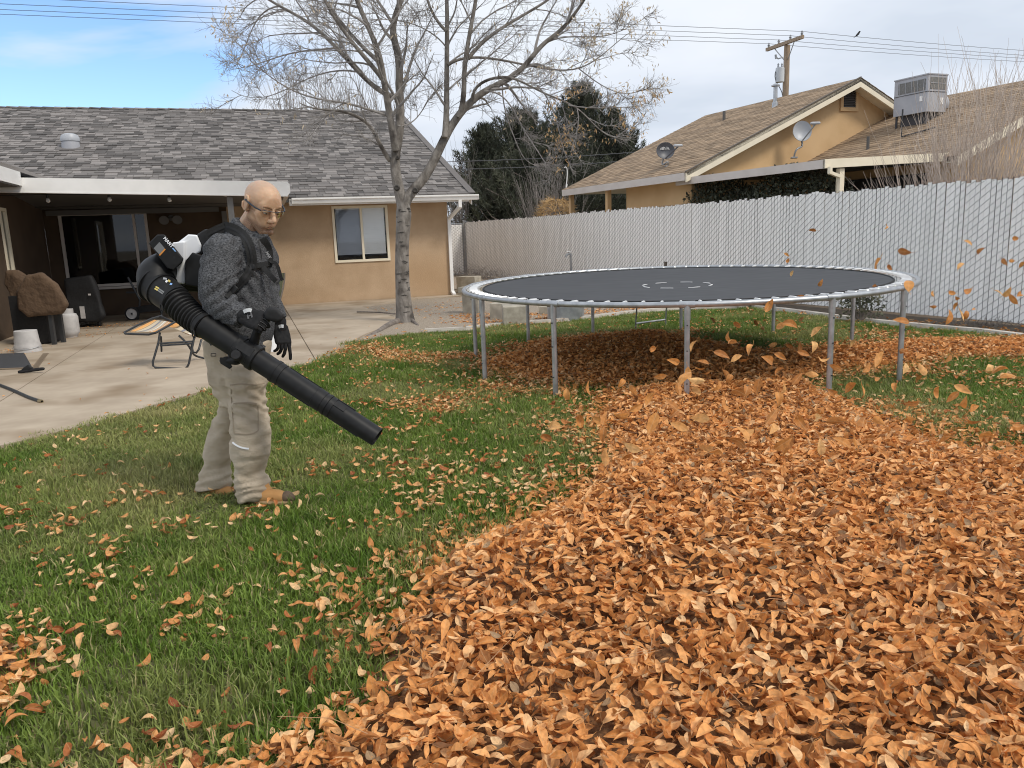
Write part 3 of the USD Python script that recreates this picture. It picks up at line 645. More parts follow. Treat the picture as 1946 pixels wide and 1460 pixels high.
# patio cover of the neighbour
ka = (PL(1570, 303, N(0, .15, 0), nF) - N0) @ dF; kz = PL(1570, 303, N(0, .15, 0), nF)[2]
fa = (PL(1286, 340, N(0, .15, 0), nF) - N0) @ dF; fz = PL(1286, 340, N(0, .15, 0), nF)[2]
obj('cover_side_fascia', MB().hexa([N(fa, .12, fz - .17), N(ka, .12, kz - .17), N(ka, .18, kz - .17), N(fa, .18, fz - .17), N(fa, .12, fz), N(ka, .12, kz), N(ka, .18, kz), N(fa, .18, fz)]), 'grey_trim', nh)
ez2 = PL(1830, 289, N(ka, 0, 0), dF); eb = (ez2 - N0) @ nF
obj('cover_front_fascia', MB().hexa([N(ka - .05, .12, kz - .17), N(ka + .01, .12, kz - .17), N(ka + .01, eb, ez2[2] - .17), N(ka - .05, eb, ez2[2] - .17), N(ka - .05, .12, kz + .002), N(ka + .01, .12, kz + .002), N(ka + .01, eb, ez2[2] + .002), N(ka - .05, eb, ez2[2] + .002)]), 'cream_paint', nh)
obj('cover_roof', MB().hexa([N(fa, .17, fz - .05), N(ka - .04, .17, kz - .05), N(ka - .04, B2 + .4, ez2[2] - .07), N(GW - .0, B2 + .4, fz - .07), N(fa, .17, fz - .03), N(ka - .04, .17, kz - .03), N(ka - .04, B2 + .4, ez2[2] - .05), N(GW, B2 + .4, fz - .05)]), 'dark_paint', nh)
p = PL(1597, 330, N(ka - .1, 0, 0), dF); cb = (p - N0) @ nF
obj('cover_post', MB().obox(N(ka - .1, cb, (kz - .17) / 2), nF, dF, ez, .12, .1, kz - .17), 'cream_paint', nh)
dsp = MB(); q = N(ka + .06, .2, kz - .16)
rtube(dsp, [q, q - ez * .1, N(ka + .0, cb - .11, kz - .33), N(ka + .0, cb - .11, 0)], .07, .06, dF)
obj('downspout', dsp, 'cream_paint', nh)
obj('dark_doorway', MB().obox(N(2.2, B2 + .43, 1.25), dF, nF, ez, 2.9, .04, 2.3), 'screen', nh)  # dark window panel added to deepen the shade under the cover

# ================================================================ chain link fence with white slats
fence = thing('slat_fence', 'long chain link fence filled with upright white vinyl slats', 'fence', FA + dF * 12)
NS, PT = 298, .0731
frng = np.random.default_rng(8)
proto_paths = []
for i in range(NS):
    s = .05 + (i + .5) * PT
    top = 1.865 + frng.normal(0, .013); tilt = frng.normal(0, .0018)
    wdt = .0645 if frng.random() > .1 else .071
    c = FA + dF * s
    ax = dF + ez * tilt; up = ez - dF * tilt
    obj('slat', MB().obox(c + up * (top / 2 + .02), ax, nF, up, wdt, .007, top - .04), 'vinyl', fence)
wm = MB(); PER = .104; RISE = .0555
slope = RISE / PT; Ltot = NS * PT
zc = -Ltot * slope
starts = np.arange(-Ltot * slope, 1.86, PER)
for z0 in starts:
    s_in = max(0.0, (.03 - z0) / slope); s_out = min(Ltot, (1.86 - z0) / slope)
    if s_out - s_in < .03: continue
    k0, k1 = int(math.ceil(s_in / PT)), int(s_out / PT)
    ss = [s_in] + [k * PT for k in range(k0, k1 + 1)] + [s_out]
    ss = sorted(set(round(x, 4) for x in ss))
    P = []
    for s in ss:
        P.append(FA + dF * (s + .05) + ez * (z0 + s * slope + .012 * math.sin(s / PT * math.pi * 2 + .7)) - nF * (.0085 if True else 0))
    wm.tube(P, .0028, 3, caps=False)
for i in range(NS + 1):                               # strands that pass between the slats
    c = FA + dF * (.05 + i * PT)
    wm.tube([c + ez * .03, c + ez * 1.87], .0042, 4, caps=False)
    wm.tube([c + ez * 1.85 - dF * .012 - nF * .004, c + ez * 1.885, c + ez * 1.86 + dF * .014 - nF * .004], .0022, 3, caps=False)
obj('chain_link', wm, 'wire', fence)
for s in (0.0, 7.2, 14.4, 21.9):
    c = FA + dF * s + nF * (.045 if s > 0 else .0)
    obj('fence_post', MB().tube([c - ez * .3, c + ez * (1.93 if s == 0 else 1.80)], .036 if s == 0 else .03, 12), 'galv_dull', fence)
# gate panel between the house corner and the fence
GA = FA - eu * .10 + ev * .02; gdir = -eu
gate = thing('side_gate', 'narrow chain link gate with white slats between house corner and fence end', 'gate', GA + gdir * .5)
GW_ = 1.25
for i in range(17):
    obj('slat', MB().obox(GA + gdir * (.05 + i * .0735) + ez * .92, gdir, ev, ez, .068, .007, 1.74), 'vinyl', gate)
gm = MB()
gm.tube([GA + ez * .05, GA + ez * 1.82, GA + gdir * GW_ + ez * 1.82, GA + gdir * GW_ + ez * .05, GA + ez * .05], .022, 8)
obj('gate_frame', gm, 'galv_dull', gate)
wm = MB()
for k in range(-9, 18):
    for sg in (1, -1):
        z0 = k * .104 if sg == 1 else k * .104 + .9
        p = []
        for s in np.linspace(0, GW_, 18):
            z = z0 + sg * s * .76
            if .06 < z < 1.81: p.append(GA + gdir * s + ez * z - ev * .012)
        if len(p) > 1: wm.tube(p, .0022, 3, caps=False)
obj('chain_link', wm, 'wire', gate)
obj('latch_post', MB().tube([GA + eu * .06 - ez * .2, GA + eu * .06 + ez * 1.95], .04, 10), 'galv_dull', gate)

# ================================================================ trampoline
TC, TRX, TRY, THh = np.array([1.79, 8.42]), 2.26, 2.37, .845
def rim(a, k=1.0, dz=0.0):
    x, y = TRX * k * math.cos(a), TRY * k * math.sin(a)
    return np.array([TC[0] + x, TC[1] + y, THh + .004 * x + .012 * y + dz])
tr = thing('trampoline', 'large round trampoline with black mat and galvanized steel legs', 'trampoline', (TC[0], TC[1], 0))
legs = [-154.8, -129, -100.6, -70.8, -46, 16, 45, 76, 107, 133.5, 166]
seg = sorted(math.radians(a) for a in legs)
jb = [(seg[i] + (seg[(i + 1) % len(seg)] + (2 * math.pi if i == len(seg) - 1 else 0))) / 2 for i in range(len(seg))]
for i in range(len(seg)):
    a0 = seg[i]; a1 = seg[(i + 1) % len(seg)] + (2 * math.pi if i == len(seg) - 1 else 0)
    obj('rim_tube', MB().tube([rim(a) for a in np.linspace(a0, a1, 14)], .0235, 12), 'galv', tr, smooth=40)
for a in legs:
    r = math.radians(a); p = rim(r); t = rim(r + .05) - rim(r - .05); t /= np.linalg.norm(t)
    lm = MB().tube([p - t * .06, p + t * .06], .0275, 12)
    lm.tube([p, p - ez * .12], .0265, 12)
    lm.tube([p - ez * .10, [p[0], p[1], -.03]], .0225, 12)
    lg = obj('leg', lm, 'galv', tr, smooth=40)
    out = np.array([math.cos(r), math.sin(r), 0])
    for zz in (.16, .36, .62): obj('bolt', MB().tube([p - ez * zz + out * .02, p - ez * zz + out * .032], .006, 6), 'black_metal', lg)
mk = .915
ring = np.linspace(0, 2 * math.pi, 97)
mp = []
for k, dz in ((0.0, -.05), (.25, -.048), (.5, -.042), (.75, -.03), (.9, -.012), (.97, -.004), (1.0, .0)):
    mp.append([rim(a, mk * k, dz + .004) for a in ring])
mp.append([rim(a, mk, -.004) for a in ring])
obj('mat', MB().grid(np.array(mp)[:, ::-1]), 'mat_black', tr, smooth=60)
obj('mat_hem', MB().tube([rim(a, mk - .006, .004) for a in ring], .008, 6, caps=False), 'black_matte', tr)
for k in range(4):
    a0 = k * math.pi / 2 + .5
mm = MB()
for k in range(8):
    a0 = k * math.pi / 4 + .1
    mm.ribbon([rim(a, .16, -.0415) for a in np.linspace(a0, a0 + .36, 5)], [0, 0, 1.0], .004, .018)
for k in (2, 6):
    pass
obj('centre_mark', mm, 'white_mark', tr)
spn = 92
for i in range(spn):
    a = i / spn * 2 * math.pi
    p, q = rim(a, .985, .012), rim(a, mk + .012, .008)
    d = q - p
    sm = MB().tube([p + d * .16, p + d * .20, p + d * .80, p + d * .84], [.006, .0125, .0125, .006], 7)
    sm.tube([p - d * .05 + ez * .008, p + d * .18], .0035, 4); sm.tube([p + d * .82, q], .0035, 4)
    obj('spring', sm, 'spring', tr)
lad = MB()
b1, b2 = G(1208, 630), G(1265, 622)
top = lambda b: np.array([b[0] * .96 + TC[0] * .04, b[1] - .35, THh - .02])
lad.tube([b1 + ez * .0, b1 + ez * .10, top(b1)], .011, 6); lad.tube([b2, b2 + ez * .10, top(b2)], .011, 6); lad.tube([b1 + ez * .11, b2 + ez * .11], .014, 6)
obj('ladder', lad, 'galv_dull', tr)

# ================================================================ grass and leaves
import shapely
def poly_g(px): return Polygon(gp(px)).buffer(0)
DR_MAIN = poly_g([(90, 1760), (190, 1470), (250, 1402), (330, 1385), (430, 1400), (520, 1372), (600, 1330), (645, 1285), (690, 1175), (770, 1122), (860, 1055), (960, 1018), (1080, 955), (1128, 880), (1125, 810), (1110, 752), (1320, 738), (1580, 735), (1650, 785), (1730, 835), (1820, 862), (1946, 878), (2300, 900), (2500, 1760)])
DR_TRAMP = poly_g([(890, 700), (960, 658), (1150, 640), (1300, 632), (1340, 648), (1450, 668), (1600, 662), (1690, 648), (1946, 645), (2300, 680), (2300, 740), (1946, 690), (1760, 688), (1660, 715), (1560, 745), (1150, 748), (1050, 745), (940, 722)])
DR_LEFT = poly_g([(-260, 1215), (0, 1200), (60, 1205), (98, 1240), (88, 1290), (20, 1330), (-60, 1420), (-260, 1500)])
DR_MID = poly_g([(700, 670), (900, 680), (1150, 740), (1160, 870), (1000, 860), (860, 830), (720, 770)])
DR_RIGHT = poly_g([(1640, 700), (1946, 680), (2300, 700), (2300, 900), (1946, 880), (1700, 850), (1600, 800)])
DR_FEET = poly_g([(560, 880), (900, 870), (960, 960), (860, 985), (700, 960)])
CLUMPS = [G(185, 1060), G(190, 1110), G(360, 1190), G(340, 1015), G(680, 1160), G(100, 1010), G(620, 900), G(800, 905), G(480, 985), G(560, 1120), G(30, 985), G(250, 960)]
def dens(x, y):
    p = shapely.points(x, y)
    n = meshkit.fbm(np.column_stack([x * 1.1, y * 1.1, np.zeros_like(x)]), 4, 3)
    n = (n - n.mean()) / (n.std() + 1e-9)
    def soft_in(poly, w, wob): 
        s = np.where(shapely.contains(poly, p), 1, -1) * shapely.distance(poly.boundary, p)
        return np.clip(.5 + (s + wob * n) / (2 * w), 0, 1)
    d = np.full(len(x), .022) + np.clip(n, 0, 2) * .030
    d = np.maximum(d, .58 * soft_in(DR_MID, .5, .25) * (0.6 + .4 * np.clip(n, -1, 1)))
    d = np.maximum(d, .62 * soft_in(DR_RIGHT, .4, .2) * (0.7 + .5 * np.clip(n, -1, 1)))
    d = np.maximum(d, .26 * soft_in(DR_FEET, .3, .2) * (0.7 + .6 * np.clip(n, -1, 1)))
    for c in CLUMPS: d = np.maximum(d, .42 * np.exp(-((x - c[0]) ** 2 + (y - c[1]) ** 2) / (2 * .11 ** 2)))
    d = np.maximum(d, soft_in(DR_MAIN, .21, .12)); d = np.maximum(d, soft_in(DR_LEFT, .20, .07))
    d = np.maximum(d, .93 * soft_in(DR_TRAMP, .42, .2))
    return np.clip(d, 0, 1)
def mound(x, y):                                      # height of the heaped leaves
    p = shapely.points(x, y)
    h = np.zeros(len(x))
    for poly, hh, w in ((DR_MAIN, .085, .42), (DR_TRAMP, .06, .8), (DR_LEFT, .09, .3)):
        s = np.where(shapely.contains(poly, p), 1, -1) * shapely.distance(poly.boundary, p)
        k = np.clip(s / w, 0, 1); h = np.maximum(h, hh * (3 * k ** 2 - 2 * k ** 3))
    crest = sum(a * np.exp(-((x - G(*c)[0]) ** 2 + (y - G(*c)[1]) ** 2) / (2 * r * r)) for c, a, r in (((960, 1080), .07, .4), ((1180, 960), .07, .45), ((1250, 660), .07, .9), ((1000, 700), .05, .5), ((850, 1140), .05, .3), ((1400, 1050), .05, .6)))
    n = meshkit.fbm(np.column_stack([x * 2.2, y * 2.2, np.full(len(x), .3)]), 3, 9) * 1.5 - .25
    return h * (1 + .8 * (n - .5)) + crest * np.clip(h / .085, 0, 1)
from scipy.interpolate import RegularGridInterpolator
_gx, _gy = np.arange(-7.6, 7.95, .05), np.arange(.6, 15.2, .05)
_GX, _GY = np.meshgrid(_gx, _gy, indexing='ij')
_fd, _fm = (RegularGridInterpolator((_gx, _gy), f(_GX.ravel(), _GY.ravel()).reshape(_GX.shape), bounds_error=False, fill_value=0.0) for f in (dens, mound))
def dens(x, y): return _fd(np.column_stack([x, y]))
def mound(x, y): return _fm(np.column_stack([x, y]))
# the bed of the drift
gx, gy = np.meshgrid(np.arange(-3.0, 7.0, .09), np.arange(.9, 12.4, .09), indexing='ij')
hz = mound(gx.ravel(), gy.ravel()).reshape(gx.shape)
dd = dens(gx.ravel(), gy.ravel()).reshape(gx.shape)
zz = np.where(dd > .62, hz * .75 - .004, -.02)
in_lawn = shapely.contains_xy(lawn_poly.buffer(-.02), gx.ravel(), gy.ravel()).reshape(gx.shape)
keep = (zz > 0) & in_lawn
idx = np.arange(gx.size).reshape(gx.shape)
q = np.stack([idx[:-1, :-1], idx[1:, :-1], idx[1:, 1:], idx[:-1, 1:]], -1).reshape(-1, 4)
q = q[keep.ravel()[q].sum(1) >= 2]
mat('leaf_mould', (.10, .05, .022), (.24, .115, .045), scale=55, detail=5, rough=.95, bump=1.0, bscale=45, bdist=.03)

mat('grass', (.088, .152, .018), (.17, .24, .042), scale=2.2, detail=3, rough=.55, spec=.25, transl=.25, island=.38, c3=(.36, .33, .135), c3scale=.55, c3lo=.46, c3hi=.72)
mat('grass_dry', (.27, .24, .10), (.36, .31, .15), scale=5, rough=.8, transl=.2, island=.3)
# blades of grass: a few tufted patches, set out all over the lawn
def patch(seed, n, size):
    q = np.random.default_rng(seed); g, d = MB(), MB()
    for _ in range(n):
        b = np.r_[q.uniform(-size / 2, size / 2, 2), 0]
        h = q.uniform(.028, .068); w = q.uniform(.0018, .0034); a = q.uniform(0, 2 * math.pi); lean = q.uniform(.1, 1.0) * h
        s = np.array([math.cos(a), math.sin(a), 0]); l = np.array([-s[1], s[0], 0]) * lean * (1 if q.random() < .5 else -1)
        m_ = b + l * .35 + ez * h * .6; t = b + l + ez * h * q.uniform(.75, 1.0)
        dst = d if q.random() < .09 else g
        dst.add([b - s * w, b + s * w, m_ - s * w * .8, m_ + s * w * .8, t], [[0, 1, 3], [0, 3, 2], [2, 3, 4]])
    return g, d
PS = .30
inst = UsdGeom.PointInstancer.Define(stage, '/World/grass')
tag(inst.GetPrim(), 'short green grass blades of the lawn, thin and yellowish in patches', 'grass', kind='stuff')
prel = []
for k in range(6):
    pp = f'/World/grass/patch_{k + 1:03d}' if k else '/World/grass/patch'
    UsdGeom.Xform.Define(stage, pp)
    g, d = patch(100 + k, 330, PS * 1.15)
    for nm, mm, mt in (('blades', g, 'grass'), ('dry_blades', d, 'grass_dry')):
        v, f, _ = meshkit.arrays(mm.get())
        me = usdkit.mesh(stage, pp + '/' + nm, (v, f), MATS[mt]); primvar(me.GetPrim(), 'tone', np.repeat(_tone.random(len(v) // 5), 5))
    prel.append(Sdf.Path(pp))
inst.CreatePrototypesRel().SetTargets(prel)
gx2, gy2 = np.meshgrid(np.arange(-6, 7.3, PS * .82), np.arange(1.2, 13.4, PS * .82), indexing='ij')
px_, py_ = gx2.ravel() + rng.uniform(-.06, .06, gx2.size), gy2.ravel() + rng.uniform(-.06, .06, gx2.size)
pj = proj(np.column_stack([px_, py_, np.zeros(len(px_))]))
ok = shapely.contains_xy(lawn_poly.buffer(-.07), px_, py_) & (pj[:, 0] > -260) & (pj[:, 0] < 2200) & (pj[:, 1] < 1800)
D_ = dens(px_, py_)
ok &= (D_ < .80) | (rng.random(len(px_)) < .08) * (mound(px_, py_) < .03)
px_, py_, D_ = px_[ok], py_[ok], D_[ok]
near = py_ < 6.5
extra = np.where(near)[0]
px_ = np.r_[px_, px_[extra] + .1]; py_ = np.r_[py_, py_[extra] + .1]
n = len(px_); ang = rng.uniform(0, 2 * math.pi, n); scl = rng.uniform(.8, 1.2, n)
inst.CreatePositionsAttr(Vt.Vec3fArray.FromNumpy(np.column_stack([px_, py_, np.zeros(n)]).astype(np.float32)))
inst.CreateProtoIndicesAttr(Vt.IntArray.FromNumpy(rng.integers(0, 6, n).astype(np.int32)))
inst.CreateOrientationsAttr(Vt.QuathArray([Gf.Quath(float(math.cos(a / 2)), 0, 0, float(math.sin(a / 2))) for a in ang]))
inst.CreateScalesAttr(Vt.Vec3fArray.FromNumpy(np.column_stack([scl, scl, scl * rng.uniform(.75, 1.2, n) * np.clip(.55 + .9 * meshkit.fbm(np.column_stack([px_ * .9, py_ * .9, np.zeros(n)]), 3, 12), .6, 1.25) * np.where(np.minimum(np.hypot(px_ - G(500, 952)[0], py_ - G(500, 952)[1]), np.hypot(px_ - G(410, 945)[0], py_ - G(410, 945)[1])) < .34, .42, 1.0)]).astype(np.float32)))
n_grass = n

# leaf material: tone by leaf, pale midrib, mottled
def leaf_mat(name, ramp, tr=.22):
    MATS[name] = usdkit.material(stage, '/World/Looks/' + name, {
        'oi': ('object_info', {}), 'r': ('rgb_ramp', {'ramp': ramp}),
        'tc': ('texture_coordinate', {}), 'n': ('noise_texture', {'scale': 55.0, 'detail': 4.0}), 'nr': ('rgb_ramp', {'ramp': [(.3, g_(.72)), (.62, g_(1.08))]}),
        'mm': ('mix_color', {'blend_type': 'multiply', 'fac': 1.0, 'use_clamp': False}),
        'sx': ('separate_xyz', {}), 'ab': ('math', {'math_type': 'absolute'}), 'mr': ('map_range', {'from_min': .0004, 'from_max': .0016, 'to_min': .45, 'to_max': 0.0, 'clamp': True}),
        'rib': ('mix_color', {'b': (.62, .40, .20)}),
        'p': ('principled_bsdf', {'roughness': .62, 'specular_ior_level': .3}), 't': ('translucent_bsdf', {}), 'mx': ('mix_closure', {'fac': tr}),
        'bn': ('noise_texture', {'scale': 120.0, 'detail': 3.0}), 'b': ('bump', {'strength': .35, 'distance': .004})},
        [('oi.random', 'r.fac'), ('tc.object', 'n.vector'), ('n.fac', 'nr.fac'), ('r.color', 'mm.a'), ('nr.color', 'mm.b'), ('tc.object', 'sx.vector'), ('sx.x', 'ab.value1'), ('ab.value', 'mr.value'),
         ('mr.result', 'rib.fac'), ('mm.result', 'rib.a'), ('rib.result', 'p.base_color'), ('rib.result', 't.color'), ('tc.object', 'bn.vector'), ('bn.fac', 'b.height'), ('b.normal', 'p.normal'), ('p.BSDF', 'mx.closure1'), ('t.BSDF', 'mx.closure2')], surface='mx.closure')
RAMP = [(0, (.20, .085, .032)), (.10, (.44, .175, .05)), (.28, (.64, .27, .075)), (.54, (.77, .355, .112)), (.80, (.84, .44, .17)), (1.0, (.89, .59, .31))]
leaf_mat('dry_leaf', RAMP)
leaf_mat('dry_leaf_grey', [(0, (.22, .15, .085)), (.5, (.36, .235, .13)), (1, (.46, .32, .185))])
leaf_mat('flying_leaf', [(0, (.40, .16, .045)), (.4, (.58, .25, .065)), (.75, (.66, .32, .10)), (1.0, (.78, .48, .20))], .2)
leaf_mat('lawn_leaf', [(0, (.28, .08, .028)), (.2, (.48, .17, .05)), (.42, (.64, .29, .095)), (.7, (.76, .44, .19)), (1.0, (.84, .60, .34))])
def leaf_mesh(seed, L=.085, W=.040, nl=8, nw=4, stalk=True):
    q = np.random.default_rng(seed)
    t = np.linspace(0, 1, nl + 1)
    wid = W / 2 * np.sin(np.pi * t ** q.uniform(.75, 1.05)) ** .85 * (1 - .25 * t)
    bend = q.uniform(-2.0, 3.2); fold = q.uniform(.0, .8); tw = q.uniform(-.9, .9); curl = q.uniform(-.8, 2.4)
    wav = q.uniform(0, .14); ph = q.uniform(0, 6)
    P = np.zeros((nl + 1, nw + 1, 3))
    ang = 0.0; y = 0.0; z = 0.0
    for i, tt in enumerate(t):
        if i: a = bend * (tt - .5); y += L / nl * math.cos(a); z += L / nl * math.sin(a)
        for j in range(nw + 1):
            s = (j / nw) * 2 - 1
            x = s * wid[i]; lift = abs(s) * wid[i] * fold + curl * 6 * (s * wid[i]) ** 2 + wav * wid[i] * math.sin(7 * tt + ph + 2 * s)
            c_, s_ = math.cos(tw * (tt - .5)), math.sin(tw * (tt - .5))
            P[i, j] = (x * c_ - lift * s_, y - L / 2, z + x * s_ + lift * c_)
    P[:, :, 2] -= P[:, :, 2].mean()
    m = MB().grid(P[:, ::-1])
    if stalk:
        e = P[0, nw // 2]; m.tube([e + np.array([0, .002, 0]), e + np.array([.002, -.012, .002]), e + np.array([.006, -.024, -.001])], .0007, 3, caps=False)
    return m
litter = thing('leaf_litter', 'thick drift of dry tan and orange leaves heaped over the lawn and under the trampoline', 'fallen leaves', kind='stuff')
_uv = np.unique(q); _rm = np.zeros(gx.size, int); _rm[_uv] = np.arange(len(_uv))
obj('leaf_bed', MB().add(np.column_stack([gx.ravel(), gy.ravel(), np.maximum(zz, 0.001).ravel()])[_uv], _rm[q]), 'leaf_mould', litter, smooth=True, kind='stuff')
li = UsdGeom.PointInstancer.Define(stage, '/World/leaf_litter/leaves')
tag(li.GetPrim(), kind='stuff')
protos = []
NV, NL = 14, 6
for k in range(NV + NL):
    pp = f'/World/leaf_litter/leaves/leaf_{k:03d}' if k else '/World/leaf_litter/leaves/leaf'
    v, f, nn = meshkit.arrays(leaf_mesh(300 + k, .085 * (1 + .25 * math.sin(k * 2.1)), .039 * (1 + .2 * math.cos(k * 1.7)), stalk=(k % 3 == 0)).get(), True)
    m = usdkit.mesh(stage, pp, (v, f), MATS['lawn_leaf' if k >= NV else 'dry_leaf' if k != 5 else 'dry_leaf_grey'], smooth=True)
    protos.append(Sdf.Path(pp))
li.CreatePrototypesRel().SetTargets(protos)
def random_rot(n, tilt, r):
    """quaternions (w, x, y, z): any heading, then a tilt of about the given size (radians, array)"""
    hd = r.uniform(0, 2 * math.pi, n); az = r.uniform(0, 2 * math.pi, n); t = np.abs(r.normal(0, 1, n)) * tilt
    q1 = np.column_stack([np.cos(hd / 2), np.zeros(n), np.zeros(n), np.sin(hd / 2)])
    q2 = np.column_stack([np.cos(t / 2), np.sin(t / 2) * np.cos(az), np.sin(t / 2) * np.sin(az), np.zeros(n)])
    w1, x1, y1, z1 = q2.T; w2, x2, y2, z2 = q1.T
    return np.column_stack([w1 * w2 - x1 * x2 - y1 * y2 - z1 * z2, w1 * x2 + x1 * w2 + y1 * z2 - z1 * y2, w1 * y2 - x1 * z2 + y1 * w2 + z1 * x2, w1 * z2 + x1 * y2 - y1 * x2 + z1 * w2])
def quat_m(q):
    w, x, y, z = q
    return np.array([[1 - 2 * (y * y + z * z), 2 * (x * y - z * w), 2 * (x * z + y * w)], [2 * (x * y + z * w), 1 - 2 * (x * x + z * z), 2 * (y * z - x * w)], [2 * (x * z - y * w), 2 * (y * z + x * w), 1 - 2 * (x * x + y * y)]])
NC = 520000
X_ = rng.uniform(-7, 7.3, NC); Y_ = rng.uniform(1.0, 13.2, NC)
pj = proj(np.column_stack([X_, Y_, np.zeros(NC)]))
ok = (pj[:, 0] > -220) & (pj[:, 0] < 2170) & (pj[:, 1] < 1750) & shapely.contains_xy(lawn_poly.buffer(.05), X_, Y_)
X_, Y_ = X_[ok], Y_[ok]
D_ = dens(X_, Y_)
_k = np.clip((D_ - .28) / .45, 0, 1); acc = D_ * (.44 + .44 * _k * _k * (3 - 2 * _k)) * np.where(Y_ > 6.4, 1.0, np.where(D_ > .6, .9, .8))
ok = rng.random(len(X_)) < acc
X_, Y_, D_ = X_[ok], Y_[ok], D_[ok]
# leaves blown onto the gravel, the soil strip and the patio
def sprinkle(px_list, n, spread):
    o = []
    for _ in range(n):
        a = G(*px_list[rng.integers(len(px_list))]); o.append(a[:2] + rng.normal(0, spread, 2))
    return np.array(o)
S1 = sprinkle([(900, 602), (925, 600), (905, 612), (1000, 600), (1060, 598), (1130, 595), (1160, 590), (1200, 583), (1250, 578), (1300, 574), (1010, 618), (1050, 608), (940, 612)], 1500, .28)
S2 = sprinkle([(700, 622), (820, 590), (840, 585), (700, 590), (790, 600), (880, 575), (870, 540), (930, 530), (690, 645)], 260, .32)
S3 = sprinkle([(1750, 618), (1850, 628), (1920, 632), (1650, 612), (2000, 645)], 420, .25)
S4 = sprinkle([(130, 632), (200, 622), (240, 620), (20, 672), (40, 668), (170, 640)], 260, .22)
S5 = np.column_stack([rng.uniform(-9, -2.2, 60), rng.uniform(6.5, 15, 60)]); S5 = S5[~shapely.contains_xy(lawn_poly.buffer(.1), S5[:, 0], S5[:, 1])]
Sx = np.vstack([S1, S2, S3, S4, S5]); sz = np.full(len(Sx), .012); sz[len(S1) + len(S2) + len(S3):] = PZ + .012
hz_ = mound(X_, Y_)
grassy = D_ < .6
Z_ = np.where(grassy, rng.uniform(.026, .064, len(X_)), hz_ + rng.uniform(-.014, .052, len(X_)) + .004)
tl = np.where(grassy, .45, .68)
far = Y_ > 6.5
X_, Y_, Z_, tl = np.r_[X_, Sx[:, 0]], np.r_[Y_, Sx[:, 1]], np.r_[Z_, sz], np.r_[tl, np.full(len(Sx), .25)]
n = len(X_); Q = random_rot(n, tl, rng); SC = rng.uniform(.58, 1.12, n) * np.where(Y_ > 6.5, .78, .80)
small_off = np.where(np.arange(n) >= n - len(S4) - len(S5), .6, 1.0); SC *= small_off * np.where(rng.random(n) < .16, rng.uniform(.4, .7, n), 1.0)
# the nearest heaped leaves are leaves of their own
pj = proj(np.column_stack([X_, Y_, Z_]))
vis = (pj[:, 0] > 20) & (pj[:, 0] < 1926) & (pj[:, 1] < 1440) & (pj[:, 1] > 900) & (np.arange(n) < n - len(Sx))
single = np.where(vis & (Z_ > .085))[0]
single = single[np.argsort(Y_[single] - Z_[single] * 6)][:105]
PI_ = rng.integers(0, NV, n); _g = np.zeros(n, bool); _g[:len(grassy)] = grassy
PI_ = np.where(_g, NV + PI_ % NL, PI_); SC = np.where(_g, SC * .93, SC)
mask = np.ones(n, bool); mask[single] = False
li.CreatePositionsAttr(Vt.Vec3fArray.FromNumpy(np.column_stack([X_, Y_, Z_])[mask].astype(np.float32)))
li.CreateProtoIndicesAttr(Vt.IntArray.FromNumpy(PI_[mask].astype(np.int32)))
li.CreateOrientationsAttr(Vt.QuathArray([Gf.Quath(*map(float, a)) for a in Q[mask]]))
li.CreateScalesAttr(Vt.Vec3fArray.FromNumpy(np.repeat(SC[mask][:, None], 3, 1).astype(np.float32)))
tw = MB(); _k = np.where((D_ > .7) & (Y_[:len(D_)] < 7.5))[0]; _k = rng.choice(_k, 420, replace=False)
for i in _k:
    a_ = rng.uniform(0, 6.28); L = rng.uniform(.05, .22); d_ = np.array([math.cos(a_), math.sin(a_), rng.uniform(-.1, .35)]); p_ = np.array([X_[i], Y_[i], Z_[i] + .016])
    tw.tube([p_, p_ + d_ * L * .5 + np.array([rng.normal() * .008, rng.normal() * .008, .006]), p_ + d_ * L], [.0014, .0011, .0007], 4, caps=False)
mat('leaf_stem', (.30, .15, .07), (.46, .27, .14), scale=20, rough=.8)
obj('leaf_stems', tw, 'leaf_stem', litter, kind='stuff')
# class prims for leaves that are things of their own
UsdGeom.Scope.Define(stage, '/World/Looks')
leaf_src = []
for k in range(10):
    c = stage.CreateClassPrim(f'/_leaf_kind_{k:03d}')
    usdkit.mesh(stage, f'/_leaf_kind_{k:03d}/blade', leaf_mesh(500 + k, .088, .041, stalk=False).get(), MATS['dry_leaf' if k < 4 else 'flying_leaf'], smooth=True)
    usdkit.mesh(stage, f'/_leaf_kind_{k:03d}/stalk', MB().tube([(0, -.043, 0), (.002, -.055, .002), (.007, -.068, .001)], .0009, 4).get(), MATS['dry_leaf' if k < 4 else 'flying_leaf'])
    leaf_src.append(c)
def zone_g(x):
    return 'below the blower nozzle' if x < 900 else 'below the left front trampoline legs' if x < 1250 else 'below the middle front trampoline leg' if x < 1560 else 'toward the lower right corner'
def zone_f(x, y):
    if y > 880: return 'low over the left edge of the leaf drift'
    if x < 1180: return 'over the grass between blower nozzle and drift'
    if x < 1420: return 'around the middle front trampoline leg'
    if x < 1640: return 'around the right front trampoline leg'
    return 'over the grass patch right of the drift'
for i in single:
    copy(leaf_src[int(PI_[i]) % 4], 'fallen_leaf', (X_[i], Y_[i], Z_[i] + .006), rot=quat_m(Q[i]), scale=SC[i], label=f'dry tan leaf lying on top of the leaf drift {zone_g(pj[i, 0])}', group=f'leaves on top of the drift {zone_g(pj[i, 0])}', cat='leaf')
